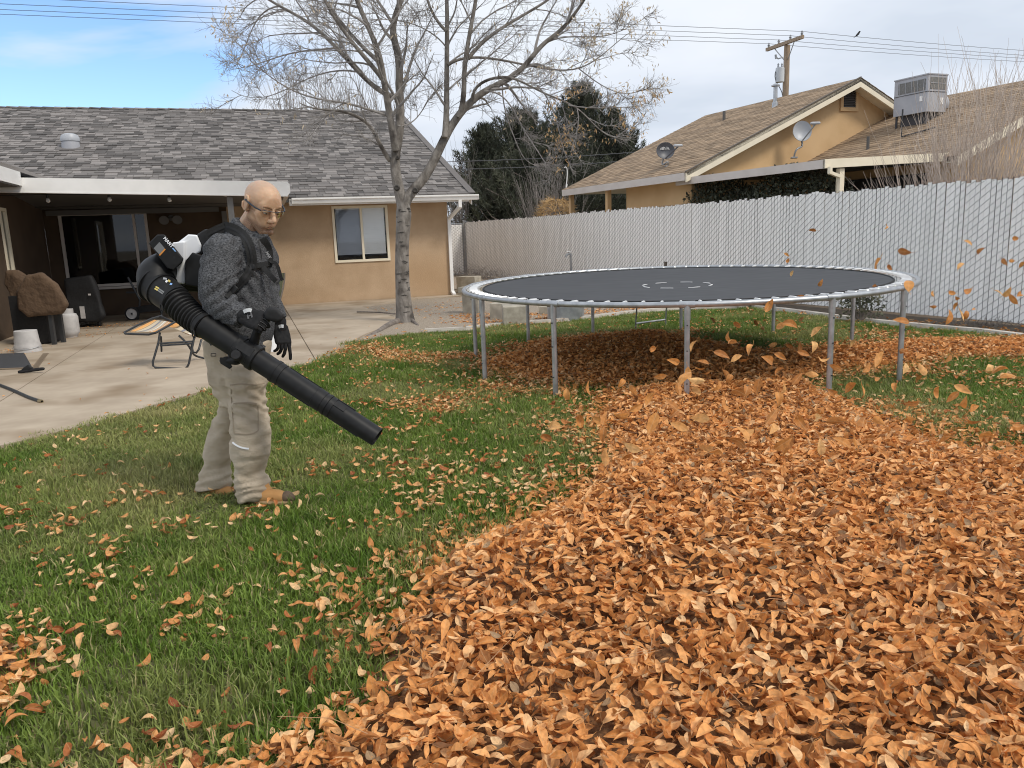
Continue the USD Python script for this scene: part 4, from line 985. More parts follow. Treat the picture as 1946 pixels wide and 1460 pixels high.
# leaves blown into the air: (px, py, length in px, depth) then scattered ones
FENCE_LEAVES = [(1541, 437, 19, 7.6, 'small orange leaf in the air before the fence above the trampoline back rim'),
    (1684, 432, 14, 7.4, 'small pale leaf in the air highest before the fence right of centre'),
    (1717, 478, 30, 6.6, 'brown upright leaf in the air before the fence, above the trampoline right end'),
    (1666, 502, 34, 6.0, 'large tan leaf in the air above the right end of the trampoline mat'), (1692, 511, 18, 6.0, 'small tan leaf touching the large leaf above the trampoline right end'),
    (1840, 461, 20, 6.8, 'dark brown oval leaf in the air before the fence near the right edge'),
    (1864, 476, 19, 6.9, 'pale cream leaf in the air before the fence below the dark oval leaf'),
    (1926, 453, 20, 6.8, 'brown narrow leaf in the air before the fence topmost at the right edge'), (1826, 505, 22, 6.6, 'orange curled leaf in the air before the fence below the cream leaf'),
    (1909, 498, 20, 6.4, 'tan leaf in the air before the fence, left of a pair at right edge'), (1922, 496, 15, 6.4, 'brown leaf in the air before the fence, right of a pair at right edge'), (1942, 502, 16, 6.4, 'tan leaf cut by the right edge before the fence'),
    (1805, 556, 22, 6.3, 'orange upright leaf in the air right of the trampoline rim end'), (1837, 554, 28, 6.2, 'orange level oval leaf in the air before the fence'), (1819, 567, 17, 6.3, 'small brown leaf under the level oval leaf before the fence'),
    (1772, 557, 19, 6.5, 'thin tan leaf in the air just right of the trampoline rim end'), (1773, 583, 15, 6.5, 'thin faint leaf in the air beside the rightmost front leg'), (1815, 583, 20, 6.3, 'pale narrow leaf in the air above the brown cluster'),
    (1803, 602, 32, 6.0, 'brown long leaf at left of the cluster before the fence'), (1827, 597, 30, 6.0, 'brown long leaf in the middle of the cluster before the fence'), (1837, 595, 24, 6.0, 'brown upright leaf at right of the cluster before the fence'), (1851, 588, 14, 6.1, 'small cream leaf at the right tip of the cluster'),
    (1768, 608, 12, 6.5, 'small dark orange leaf low before the fence foot'), (1914, 556, 26, 6.0, 'pale crumpled leaf in the air at the right edge'), (1925, 568, 26, 6.0, 'dark brown leaf hanging below the pale crumpled leaf'), (1940, 560, 24, 6.0, 'orange leaf at the right edge beside the pale crumpled leaf'), (1898, 556, 20, 6.1, 'cream leaf at left of the pale crumpled leaf'),
    (1727, 541, 44, 5.2, 'large brown leaf over the right end of the trampoline rim'), (1495, 484, 12, 7.6, 'tiny tan leaf in the air above the trampoline back rim'), (1498, 494, 14, 7.6, 'small tan leaf just over the trampoline back rim'), (1505, 519, 14, 7.2, 'small tan leaf in the air over the trampoline mat'),
    (1560, 537, 18, 7.0, 'thin gold leaf in the air over the right of the mat'), (1661, 543, 14, 6.4, 'small crumpled leaf at the mat right edge springs'), (1519, 565, 20, 6.2, 'orange leaf in front of the front rim right of centre'), (1462, 580, 32, 6.0, 'orange slanting leaf hanging below the front rim')]
LOW = [(1353, 607, 14), (1404, 620, 20), (1436, 613, 14), (1449, 624, 14), (1487, 617, 24), (1505, 618, 30), (1523, 607, 14), (1385, 639, 22), (1387, 650, 24), (1419, 642, 12), (1471, 655, 18), (1372, 674, 28), (1425, 664, 26), (1399, 680, 26), (1414, 684, 20), (1460, 684, 34), (1497, 656, 18), (1520, 660, 18), (1528, 672, 22), (1546, 660, 24), (1567, 682, 22), (1551, 630, 24), (1602, 659, 16), (1619, 654, 18), (1670, 684, 34), (1647, 700, 24), (1685, 690, 24), (1713, 610, 30), (1715, 668, 24), (1750, 676, 28), (1802, 682, 20),
    (1317, 657, 22), (1327, 667, 16), (1316, 674, 12), (1335, 688, 22), (1281, 687, 26), (1237, 665, 22), (1254, 716, 22), (1300, 718, 36), (1325, 723, 28), (1327, 745, 26), (1290, 740, 24), (1119, 738, 26), (1078, 753, 26), (1050, 812, 36), (1103, 806, 30), (1085, 803, 18), (1014, 845, 24), (1033, 830, 28), (991, 828, 20), (1140, 800, 26), (1240, 805, 40), (1180, 790, 30), (1232, 760, 28), (1210, 775, 26), (1275, 768, 32), (1360, 735, 28), (1400, 745, 34), (1440, 735, 28), (1380, 770, 32), (1430, 780, 30), (1330, 795, 36), (1290, 810, 32), (1480, 760, 30), (1480, 705, 22), (1515, 720, 26), (1545, 712, 24), (1590, 700, 24), (1617, 735, 30), (1640, 740, 24), (1665, 720, 20), (1700, 735, 22), (1560, 780, 34), (1590, 800, 36), (1520, 800, 34), (1640, 805, 36), (1670, 800, 28), (1600, 840, 34), (1650, 835, 28), (1560, 850, 30), (1500, 840, 32), (1470, 815, 30), (1420, 825, 30),
    (1780, 740, 30), (1830, 740, 30), (1880, 700, 30), (1905, 700, 34), (1915, 715, 30), (1810, 755, 26), (1830, 765, 34), (1850, 775, 30), (1770, 790, 22), (1760, 790, 20), (1775, 815, 26), (1850, 800, 26), (1880, 830, 32), (1930, 810, 28), (1690, 775, 22), (965, 968, 30), (985, 978, 34), (1010, 968, 26), (968, 998, 22), (895, 960, 28), (945, 938, 22), (975, 940, 26), (1000, 950, 24), (1060, 920, 24), (1095, 900, 20), (1150, 870, 30), (1200, 850, 34), (1180, 890, 26), (1120, 960, 28), (1340, 850, 30), (1270, 860, 28), (1330, 700, 20), (1348, 715, 18), (1580, 745, 26), (1720, 700, 22), (1745, 720, 20), (1490, 870, 28), (1390, 860, 30)]
frg = np.random.default_rng(77)
for _ in range(42):
    _x, _y = frg.uniform(1120, 1900), frg.uniform(640, 870)
    if _y < 660 + abs(_x - 1450) * .12: continue
    LOW.append((_x, _y, 14 + (_y - 600) * .075 + frg.uniform(-4, 6)))
def fly(px, py, Lp, depth, label, group=None):
    p = at(px, py, depth); size = Lp / FP * depth / .086
    q = frg.normal(size=4); q /= np.linalg.norm(q)
    R = quat_m(q)
    if abs((R @ np.array([0, 1.0, 0])) @ FWD) > .75 or abs(R[:, 2] @ FWD) < .35:      # show some of the blade
        R = rotm([0, 0, 1], frg.uniform(-.9, .9)) @ rotm([0, 1, 0], frg.uniform(0, 6.28)) @ rotm([1, 0, 0], math.pi / 2 + frg.uniform(-.9, .9))
        R = rotm([0, 1, 0], frg.uniform(0, 6.28)) @ R
    copy(leaf_src[4 + int(frg.integers(6))], 'flying_leaf', p, rot=R, scale=min(size, 1.7), label=label, group=group, cat='leaf')
for (a, b, c, d, l) in FENCE_LEAVES: fly(a, b, c, d, l)
for (a, b, c) in LOW:
    g = G(a, b); dmax = g[1] * .985
    d = min(max(.086 * 1.15 * FP / (c * 1.2), 2.6), dmax)
    fly(a, b, c * 1.2, d, 'orange leaf in the air ' + zone_f(a, b), 'leaves in the air ' + zone_f(a, b))

# ================================================================ the bare tree
TD = 13.38
trng = np.random.default_rng(17)
tree = thing('bare_tree', 'bare grey ash tree with pale trunk standing in the gravel bed by the patio', 'tree', G(770, 612))
def limb3(pts, d0, d1, bow=0.0):
    n = len(pts); k = np.linspace(0, 1, n)
    return np.array([at(p[0], p[1], d0 + (d1 - d0) * t + bow * math.sin(t * math.pi)) for p, t in zip(pts, k)])
brn, twg, lfs, lfg = [], MB(), MB(), MB()
def twig_leaf(p, d, gold=False):
    for _ in range(int(trng.integers(2, 5))):
        s = trng.normal(size=3); s /= np.linalg.norm(s); dn = np.array([0, 0, -1.0]) * .7 + trng.normal(size=3) * .45; dn /= np.linalg.norm(dn)
        L = trng.uniform(.05, .09); w = L * .2; q = p + trng.normal(size=3) * .04
        n = np.cross(dn, s); n /= np.linalg.norm(n)
        m_ = q + dn * L * .5 + n * L * .12
        (lfg if gold else lfs).add([q, m_ - s * w, m_ + s * w, q + dn * L], [[0, 1, 2], [1, 3, 2]])
def walk(p, d, L, n, wob, lift):
    P = [p]; st = L / n
    for i in range(n):
        d = d + trng.normal(size=3) * wob + np.array([0, 0, lift * (1 if i < n * .6 else 1.6)])
        d = d / np.linalg.norm(d); P.append(P[-1] + d * st)
    return np.array(P)
def pick(P, t):
    x = t * (len(P) - 1); i = min(int(x), len(P) - 2); f = x - i
    tan = P[i + 1] - P[i]; return P[i] * (1 - f) + P[i + 1] * f, tan / (np.linalg.norm(tan) + 1e-9)
def off(tan, ang):
    r = trng.normal(size=3); r -= tan * (r @ tan); r /= np.linalg.norm(r)
    return tan * math.cos(ang) + r * math.sin(ang)
def leafy(p):
    q = proj(p)
    return (.15 if (q[0] > 1040 and q[1] < 300) else .35 if (q[0] < 450 and q[1] < 70) else .022), q[0] > 1000 and q[1] > 170
def twigs(P, n, Lm, r):
    for k in range(n):
        p, t = pick(P, trng.uniform(.15, 1.0)); d = off(t, trng.uniform(.45, 1.0))
        T = walk(p, d, Lm * trng.uniform(.5, 1.3), 4, .16, .05)
        twg.tube(T, np.linspace(r, r * .5, len(T)), 3, caps=False)
        pl, gold = leafy(T[-1])
        if trng.random() < pl: twig_leaf(T[-1], d, gold)
        for j in range(int(trng.integers(1, 3))):
            p2, t2 = pick(T, trng.uniform(.3, .95)); T2 = walk(p2, off(t2, trng.uniform(.5, .9)), Lm * trng.uniform(.15, .4), 2, .15, .03)
            twg.tube(T2, r * .6, 3, caps=False)
            if trng.random() < pl * .7: twig_leaf(T2[-1], t2, gold)
def branches(P, r, n, Lm, t0=.2, droop=-.02):
    for k in range(n):
        t = t0 + (1 - t0) * (k + trng.random()) / n
        p, tan = pick(P, t); d = off(tan, trng.uniform(.5, .95)); d[2] += .12; d /= np.linalg.norm(d)
        L = Lm * trng.uniform(.55, 1.25) * (1.1 - .4 * t)
        B = walk(p, d, L, 9, .10, droop + trng.uniform(-.02, .05))
        rr_ = max(r * .34 * (1 - .5 * t), .0065)
        brn.append((B, np.linspace(rr_, .0035, len(B))))
        for j in range(int(4 + L * 4)):
            p2, t2 = pick(B, trng.uniform(.2, .98)); T = walk(p2, off(t2, trng.uniform(.45, .95)), L * trng.uniform(.2, .5), 6, .13, trng.uniform(-.04, .09))
            twg.tube(T, np.linspace(.0048, .0026, len(T)), 3, caps=False)
            twigs(T, 4, .23, .0029)
        twigs(B, 6, .26, .0031)
trunk = smoothpath(limb3([(771, 622), (769, 600), (766, 560), (764, 500), (765, 450), (767, 405), (766, 385)], TD, TD - .02), 6)
rt = np.interp(np.linspace(0, 1, len(trunk)), [0, .06, .14, .35, .7, .92, 1], [.215, .165, .138, .120, .112, .128, .10])
obj('trunk', MB().tube(trunk, rt, 20), 'bark', tree, smooth=60)
LIMBS = [  # pixels along the limb, start depth, end depth, radius start, end, branches, branch length
    ([(766, 400), (757, 355), (751, 300), (757, 262), (760, 234), (759, 156), (756, 104), (747, 57), (762, 0), (778, -90), (790, -190)], 0, .2, .125, .03, 13, 1.4),
    ([(752, 285), (746, 250), (730, 156), (722, 112), (709, 73), (678, 0), (655, -80), (630, -170)], -.05, -.6, .085, .02, 12, 1.3),
    ([(757, 186), (725, 174), (678, 133), (639, 91), (587, 44), (532, 12), (480, -20), (420, -60)], .05, .8, .060, .012, 12, 1.3),
    ([(727, 150), (704, 122), (678, 91), (639, 39), (616, 0), (590, -70)], -.3, -.9, .052, .014, 9, 1.1),
    ([(720, 117), (686, 86), (652, 47), (621, 5), (590, -40), (550, -90)], -.5, .3, .045, .012, 8, 1.1),
    ([(741, 305), (728, 285), (715, 260), (704, 242), (665, 216), (620, 209), (570, 196)], .02, -.7, .052, .010, 9, .75),
    ([(745, 222), (700, 208), (650, 195), (616, 190), (561, 174), (506, 140), (470, 110)], -.1, -1.1, .030, .007, 9, .9),
    ([(639, 91), (600, 95), (556, 101), (500, 118), (440, 132)], .4, -.2, .022, .006, 7, .7),
    ([(532, 12), (496, 29), (470, 78), (445, 128)], .75, .9, .020, .006, 6, .6),
    ([(690, 140), (640, 135), (585, 150), (520, 180), (440, 172)], .2, 1.0, .02, .005, 7, .7),
    ([(768, 402), (785, 362), (800, 345), (834, 286), (852, 250), (870, 222), (891, 198), (925, 172), (956, 156), (987, 135), (1034, 83), (1060, 62), (1110, 0), (1150, -60)], 0, .5, .118, .016, 14, 1.2),
    ([(872, 222), (880, 190), (883, 130), (888, 91), (904, 0), (915, -80), (925, -170)], .1, -.3, .062, .02, 11, 1.2),
    ([(845, 262), (848, 220), (849, 130), (849, 0), (845, -90), (850, -190)], .05, .5, .068, .022, 11, 1.25),
    ([(898, 190), (910, 162), (943, 148), (969, 148), (1034, 177), (1099, 208), (1138, 245), (1170, 262)], .2, -.9, .034, .006, 11, .8),
    ([(851, 124), (878, 112), (956, 115), (1021, 128), (1099, 130), (1150, 100), (1200, 60)], .2, 1.0, .032, .006, 10, .8),
    ([(920, 174), (956, 185), (982, 221), (1000, 255), (1021, 286), (1047, 320), (1073, 324)], .1, -.5, .018, .005, 5, .45),
    ([(955, 157), (967, 234), (982, 273), (1003, 307), (1034, 316), (1055, 299)], .3, .0, .016, .005, 4, .4),
    ([(1021, 163), (1050, 208), (1065, 260), (1076, 299)], -.2, -.5, .014, .005, 4, .4),
    ([(890, 112), (956, 52), (1034, 5), (1100, -50), (1150, -110)], -.1, .8, .04, .012, 8, 1.0),
    ([(1034, 84), (1090, 70), (1150, 68), (1195, 52), (1225, 35)], .45, .2, .018, .005, 6, .55),
    ([(1099, 130), (1140, 160), (1190, 178), (1240, 150)], .6, .3, .014, .005, 5, .5),
    ([(1080, 200), (1120, 205), (1170, 205), (1215, 200), (1245, 188)], -.6, -.4, .013, .004, 5, .4),
    ([(849, 60), (820, 20), (800, -40), (770, -110)], .2, .4, .035, .012, 7, 1.0),
    ([(757, 240), (790, 226), (815, 190), (840, 165)], .0, .5, .016, .005, 5, .55),
    ([(848, 90), (815, 60), (760, 40), (700, 40)], .2, -.5, .016, .005, 6, .7)]
for L in LIMBS:
    P = smoothpath(limb3(L[0], TD + L[1], TD + L[2]), 5)
    r = np.interp(np.linspace(0, 1, len(P)), [0, .15, 1], [L[3] * .76, L[3] * .66, L[4] * .8])
    obj('limb', MB().tube(P, r, 12 if L[3] > .04 else 8), 'bark' if L[3] > .03 else 'twig', tree, smooth=60)
    branches(P, L[3], L[5], L[6], .28 if L[3] > .1 else .12)
    twigs(P, 6, .3, .0032)
brn.sort(key=lambda b: -b[1][0] * len(b[0]))
for B, r in brn[:299]: obj('branch', MB().tube(B, r, 5), 'twig', tree)
mo = MB()
for B, r in brn[299:]: mo.tube(B, r, 4, caps=False)
if mo.v: obj('small_branches', mo, 'twig', tree, kind='stuff')
obj('twigs', twg, 'twig', tree, kind='stuff')
obj('clinging_leaves', lfs, 'tree_leaf', tree, tone=4, kind='stuff', label='last pale leaves on the twig ends')
obj('golden_leaves', lfg, 'tree_leaf_gold', tree, tone=4, kind='stuff', label='last golden leaves on drooping twigs')
for (px, py, w, d) in ((754, 357, .042, TD - .092), (789, 362, .042, TD - .085), (755, 300, .026, TD - .085)):
    c = at(px, py, d); obj('knot', lathe([(0, .012), (w * .5, .012), (w * .75, .02), (w, .0), (w * 1.2, -.03)], c, (0, -1, .1), 12), 'scar', tree, smooth=60)
scars = np.random.default_rng(4)
for k in range(26):                                   # cracks in the bark
    z = scars.uniform(.25, 2.2); a = scars.uniform(-1.3, 1.3); t = z / 2.25
    c, _ = pick(trunk, min(t, .97)); r = np.interp(t, [0, .14, .35, .7, .92], [.16, .139, .121, .113, .125])
    w = scars.uniform(.15, .5)
    obj('bark_crack', MB().ribbon([c + r * 1.004 * np.array([math.sin(a + x), -math.cos(a + x), 0]) + ez * scars.normal(0, .004) for x in np.linspace(-w, w, 6)], [0, 0, 1.0], [.004, .010, .016, .014, .009, .003], .008), 'scar', tree)
for pts, r0 in (([(756, 614), (735, 622), (712, 634), (694, 640)], .06), ([(784, 612), (790, 616), (795, 619)], .03)):
    P = np.array([G(*p) + ez * (.05 * (1 - i / (len(pts) - 1)) - .02) for i, p in enumerate(pts)])
    P = smoothpath(P, 5); obj('root', MB().tube(P, np.linspace(r0, .03, len(P)), 8), 'root', tree, smooth=60)

# ================================================================ dark pines and shrubs
def pine(name, label, cx_px, top_px, base_d, rad, seed, lean=0, nb=430, group=None, lobes=None):
    q = np.random.default_rng(seed)
    b = at(cx_px, 440, base_d); b[2] = 0; ht = at(cx_px, top_px, base_d)[2]
    t = thing(name, label, 'tree', b, group=group)
    obj('trunk', MB().tube([b - ez * .2, b + ez * ht * .5, b + ez * (ht - .8)], [.26, .18, .05], 8), 'root', t)
    m = MB(); lb = MB()
    for k in range(nb):
        u = q.random() ** .8
        z = ht * (.08 + .92 * u); env = rad * min(1.0, (1.04 - u) * 2.3) ** .7 * (.72 + .28 * math.sin(9 * u + 5 * q.random()))
        a = q.uniform(0, 2 * math.pi); rr_ = env * math.sqrt(q.uniform(.25, 1.0))
        tip = b + np.array([math.cos(a) * rr_, math.sin(a) * rr_, z]); outw = np.array([math.cos(a), math.sin(a), .9 + .8 * u]); outw /= np.linalg.norm(outw)
        L = q.uniform(.5, .95)
        base = tip - outw * L
        if k % 4 == 0: lb.tube([b + ez * max(z - rr_ * .5 - .3, .2), base, tip], [.04, .02, .008], 3, caps=False)
        for j in range(56):
            s = q.random(); p = base + outw * L * s + q.normal(size=3) * .10 * (1.25 - s)
            d = outw * q.uniform(.5, 1.2) + q.normal(size=3) * .55; d /= np.linalg.norm(d); w = np.cross(d, q.normal(size=3)); w /= np.linalg.norm(w)
            l = q.uniform(.12, .24); m.add([p - w * .02, p + w * .02, p + d * l], [[0, 1, 2]])
    obj('crown', m, 'pine', t, tone=168, kind='stuff'); obj('boughs', lb, 'root', t)
pine('pine_tree', 'tall dark pine left of the neighbour roof, its top at the picture middle', 1000, 205, 36, 3.6, 31, nb=800)
pine('pine_tree', 'dark pine at far left of the clump beside the grey roof corner', 928, 236, 35, 2.5, 32, nb=520)
pine('pine_tree', 'tallest dark pine of the clump with a narrow spire', 1108, 158, 38, 3.7, 33, nb=900)
pine('pine_tree', 'dark pine at right of the clump, half behind the brown roof', 1172, 205, 37, 2.2, 34, nb=480)
pine('pine_tree', 'low dark pine in front of the clump above the fence', 1050, 262, 33, 4.3, 35, nb=900)
def twig_bush(name, label, base, n, h, spread, mt, seed, r=.006, sub=3, lean=(0, 0), cat='shrub', tilt0=.0, bw=.25):
    q = np.random.default_rng(seed); t = thing(name, label, cat, base); m = MB(); b2 = MB()
    for k in range(n):
        a = q.uniform(0, 2 * math.pi); p = np.array(base) + np.array([math.cos(a), math.sin(a), 0]) * bw * q.random()
        d = np.array([math.cos(a) * spread * q.uniform(.1, 1) + lean[0], math.sin(a) * spread * q.uniform(.1, 1) + lean[1], 1.0]); d /= np.linalg.norm(d)
        L = h * q.uniform(.6, 1.05); P = [p]; nn = 7
        for i in range(nn):
            d = d + q.normal(size=3) * .05 + np.array([0, 0, .05]); d /= np.linalg.norm(d); P.append(P[-1] + d * L / nn)
        P = np.array(P); m.tube(P, np.linspace(r, r * .35, nn + 1), 4, caps=False)
        for j in range(sub):
            p2, t2 = pick(P, q.uniform(.25, .95)); rv = q.normal(size=3); d2 = t2 + .45 * rv / np.linalg.norm(rv); d2 /= np.linalg.norm(d2)
            l2 = L * q.uniform(.12, .35); b2.tube([p2, p2 + d2 * l2 * .5, p2 + d2 * l2 + ez * l2 * .12], [r * .45, r * .38, r * .25], 3, caps=False)
    obj('stems', m, mt, t, tone=32, kind='stuff'); obj('twigs', b2, mt, t, tone=9, kind='stuff')
sb = at(1858, 372, 13.0); sb[2] = 0
twig_bush('bare_shrub', 'tall leafless brown shrub behind the fence at right', sb, 170, 3.45, .30, 'shrub_twig', 41, .0075, 7, cat='shrub', bw=.55)
sb = at(1740, 380, 13.2); sb[2] = 0
twig_bush('bare_shrub', 'leaning outer stems of leafless shrub before the dark neighbour patio', sb + np.array([.6, 0, 0]), 60, 2.7, .35, 'shrub_twig', 42, .007, 5, lean=(-.25, 0), bw=.6)
sb = at(1045, 400, 30.0); sb[2] = 0
twig_bush('bare_shrub', 'grey leafless shrub left of the neighbour porch', sb, 110, 3.6, .45, 'shrub_grey', 43, .012, 5, bw=.5)
sb = at(862, 400, 34.0); sb[2] = 0
twig_bush('bare_shrub', 'pale leafless tree showing behind the grey roof corner', sb, 60, 4.4, .35, 'shrub_grey', 44, .014, 6, bw=.5)
for i, (px, tp) in enumerate(((575, 168), (640, 180), (700, 176))):
    sb = at(px, 300, 44.0); sb[2] = 0; hh = at(px, tp, 44.0)[2]
    twig_bush('far_bare_tree', ['leafless treetop over the grey roof ridge, left of three', 'leafless treetop over the grey roof ridge, middle of three', 'leafless treetop over the grey roof ridge, nearest the tree trunk'][i], sb, 50, hh, .30, 'shrub_grey', 45 + i, .03, 9, cat='tree', bw=.4)
q_ = np.random.default_rng(52)
db = at(1056, 402, 27.5); db[2] = 0; m = MB(); hh = at(1056, 374, 27.5)[2]
for k in range(900):
    a = q_.uniform(0, 2 * math.pi); u = q_.uniform(-.2, 1); e = math.sqrt(max(1 - u * u, 0)); c = db + np.array([math.cos(a) * e * .55, math.sin(a) * e * .5, hh - .62 + u * .55])
    d = q_.normal(size=3) + np.array([math.cos(a), math.sin(a), -.4]) * 1.3; d /= np.linalg.norm(d); s = np.cross(d, q_.normal(size=3)); s /= np.linalg.norm(s); l = q_.uniform(.15, .35)
    m.add([c - s * .012, c + s * .012, c + d * l], [[0, 1, 2]])
dg = thing('dry_grass_clump', 'rounded golden clump of dry grass behind the fence by the porch', 'grass clump', db)
obj('blades', m, 'dry_grass', dg, tone=3, kind='stuff'); obj('stem', MB().tube([db, db + ez * (hh - .5)], .12, 8), 'root', dg)
def leaf_mass(name, label, cat, cells, n, mt, seed, size=.06, stem='root', z0=0.0):
    q = np.random.default_rng(seed); c0 = np.mean([c for c, r in cells], axis=0); base = np.array([c0[0], c0[1], z0])
    t = thing(name, label, cat, base); m = MB(); w8 = np.array([np.prod(r) ** (2 / 3) for c, r in cells]); w8 /= w8.sum()
    for k in range(n):
        c, r = cells[q.choice(len(cells), p=w8)]; d = q.normal(size=3); d /= np.linalg.norm(d)
        p = np.asarray(c) + d * np.asarray(r) * q.uniform(.62, 1.05)
        if p[2] < z0 + .02: continue
        a = q.normal(size=3) + d * .7; a /= np.linalg.norm(a); s = np.cross(a, q.normal(size=3)); s /= np.linalg.norm(s); L = size * q.uniform(.6, 1.3)
        m.add([p, p + a * L * .5 - s * L * .26, p + a * L, p + a * L * .5 + s * L * .26], [[0, 1, 2], [0, 2, 3]])
    obj('foliage', m, mt, t, tone=4, kind='stuff')
    sm = MB()
    for c, r in cells: sm.tube([base, np.asarray(c) - ez * r[2] * .2], [.02, .008], 5)
    obj('stems', sm, stem, t)
def nb_(a, b, z): return N(a, b, z)
leaf_mass('hedge', 'long dark leafy hedge behind the fence below the neighbour cover', 'hedge', [(N(a_, .75, 1.75 + .1 * math.sin(a_ * 3)), (.62, .45, .75 + .1 * math.cos(a_ * 2))) for a_ in np.arange(-.2, 4.1, .45)], 14000, 'hedge', 61, .085)
leaf_mass('dark_shrub', 'dark shrub seen through the open neighbour porch', 'shrub', [(N(a_, 4.6 + .3 * math.sin(a_ * 5), 1.9), (.8, .6, .9)) for a_ in np.arange(-6.3, -3.9, .6)], 4500, 'bush', 62, .12)
bb = G(1645, 614)
leaf_mass('leafy_bush', 'small leafy bush at the fence foot behind the trampoline leg', 'bush', [(bb + np.array([dx, dy, z]), (.17, .15, .17)) for dx, dy, z in ((-.16, .1, .22), (.0, .12, .30), (.13, .08, .22), (-.05, .1, .42), (.1, .12, .42), (-.2, .12, .40))], 900, 'bush', 63, .05)
bb = G(1435, 590) + np.array([.1, .35, 0])
leaf_mass('leafy_bush', 'low dark bush at the kerb behind the middle of the trampoline', 'bush', [(bb + np.array([dx, 0, .1]), (.16, .12, .12)) for dx in (-.15, .05, .2)], 500, 'hedge', 64, .05)
m = MB(); q_ = np.random.default_rng(66)
for k in range(170):                                  # dead weeds at the gate corner
    p = FA + dF * q_.uniform(-.3, 4.2) - nF * q_.uniform(.1, .7); p[2] = 0
    d = np.array([q_.normal() * .6, q_.normal() * .6, 1.0]); d /= np.linalg.norm(d); L = q_.uniform(.2, .6)
    P = [p, p + d * L * .5 + q_.normal(size=3) * .04, p + d * L + np.array([q_.normal() * .2, q_.normal() * .2, -.1])]
    m.tube(P, [.006, .004, .002], 3, caps=False)
obj('dead_weeds', m, 'shrub_grey', cat='weeds', label='tangle of grey dead weeds at the foot of the fence by the gate', kind='stuff')
m = MB()
for k in range(60):
    p = G(1870 + q_.normal() * 40, 622) + np.array([0, q_.uniform(-.1, .2), 0]); d = np.array([q_.normal(), q_.normal(), .5]); d /= np.linalg.norm(d); L = q_.uniform(.08, .22)
    m.tube([p, p + d * L * .6 + ez * .04, p + d * L - ez * .02], [.004, .003, .002], 3, caps=False)
obj('dead_weeds', m, 'root', cat='weeds', label='small heap of dead stalks at the fence foot near the right edge', kind='stuff')

# ================================================================ pole, wires, roof machinery
pb = at(1490, 180, 37.0); pb[2] = 0
ptop = at(1496, 86, 37.0)
pole = thing('utility_pole', 'wooden utility pole with crossarm and grey transformer behind the neighbour roof', 'utility pole', pb)
obj('pole', MB().tube([pb, ptop], [.17, .13], 12), 'pole_wood', pole, smooth=40)
ca, cb_ = at(1457, 95, 38.2), at(1526, 70, 35.8)
cd = (cb_ - ca) / np.linalg.norm(cb_ - ca)
obj('crossarm', MB().obox((ca + cb_) / 2, cd, np.cross(ez, cd), ez, np.linalg.norm(cb_ - ca), .12, .14), 'pole_wood', pole)
for s in (-1, 1):
    obj('brace', MB().tube([ptop - ez * .75, (ca + cb_) / 2 + cd * s * .7 - ez * .05], .022, 6), 'galv_dull', pole)
ins = [at(px, py, d) for px, py, d in ((1524, 67, 35.9), (1502, 75, 36.6), (1480, 83, 37.4), (1461, 90, 38.0))]
for p in ins: obj('insulator', lathe([(.015, -.12), (.015, 0), (.06, .02), (.03, .06), (.07, .08), (.03, .13), (.05, .15), (0, .2)], p, sides=10), 'insulator', pole, smooth=40)
tc = at(1482, 143, 36.75)
tf = obj('transformer', lathe([(0, -.30), (.18, -.30), (.19, -.26), (.19, .27), (.17, .31), (0, .33)], tc, sides=18), 'transformer', pole, smooth=40)
for dx in (-.08, .08): obj('bushing', lathe([(.04, .3), (.05, .36), (.03, .4), (.05, .44), (0, .52)], tc + np.array([dx, 0, 0]), sides=8), 'insulator', tf)
obj('cutout', MB().tube([at(1474, 108, 36.8), at(1479, 112, 36.8), at(1488, 109, 36.9)], .03, 6).tube([at(1474, 104, 36.8), at(1475, 112, 36.8)], .05, 6), 'insulator', pole)
obj('drop_wire', MB().tube(smoothpath([at(1474, 136, 36.7), at(1474, 152, 36.7), at(1480, 164, 36.8), at(1487, 182, 36.9)], 4), .02, 5), 'cable', pole)
names = ['highest of the four power lines crossing the sky', 'second highest of the four power lines crossing the sky', 'third highest of the four power lines crossing the sky', 'lowest of the four power lines crossing the sky']
def span(a, b, sag, n=24):
    t = np.linspace(0, 1, n)[:, None]; p = a * (1 - t) + b * t; p[:, 2] -= (4 * sag * t * (1 - t))[:, 0]; return p
lines = []
for i, (yl, yr) in enumerate(((-12, 108), (1, 117), (12, 121), (21, 127))):
    L_, R2 = at(-150, yl, 26.5 + i * .5), at(2150, yr, 44 + i * .5)
    a = span(L_, ins[i] + ez * .15, .02); b = span(ins[i] + ez * .15, R2, .10); lines.append(b)
    obj('power_line', MB().tube(np.vstack([a, b[1:]]), .009, 4), 'cable', cat='power line', label=names[i])
for (y0, y1, lab) in ((306, 281, 'upper of the two cables sagging in front of the pines'), (321, 297, 'lower of the two cables sagging in front of the pines')):
    obj('service_cable', MB().tube(span(at(780, y0 + 3, 30.0), at(1420, y1 - 12, 30.0), .15), .013, 4), 'cable', cat='cable', label=lab)
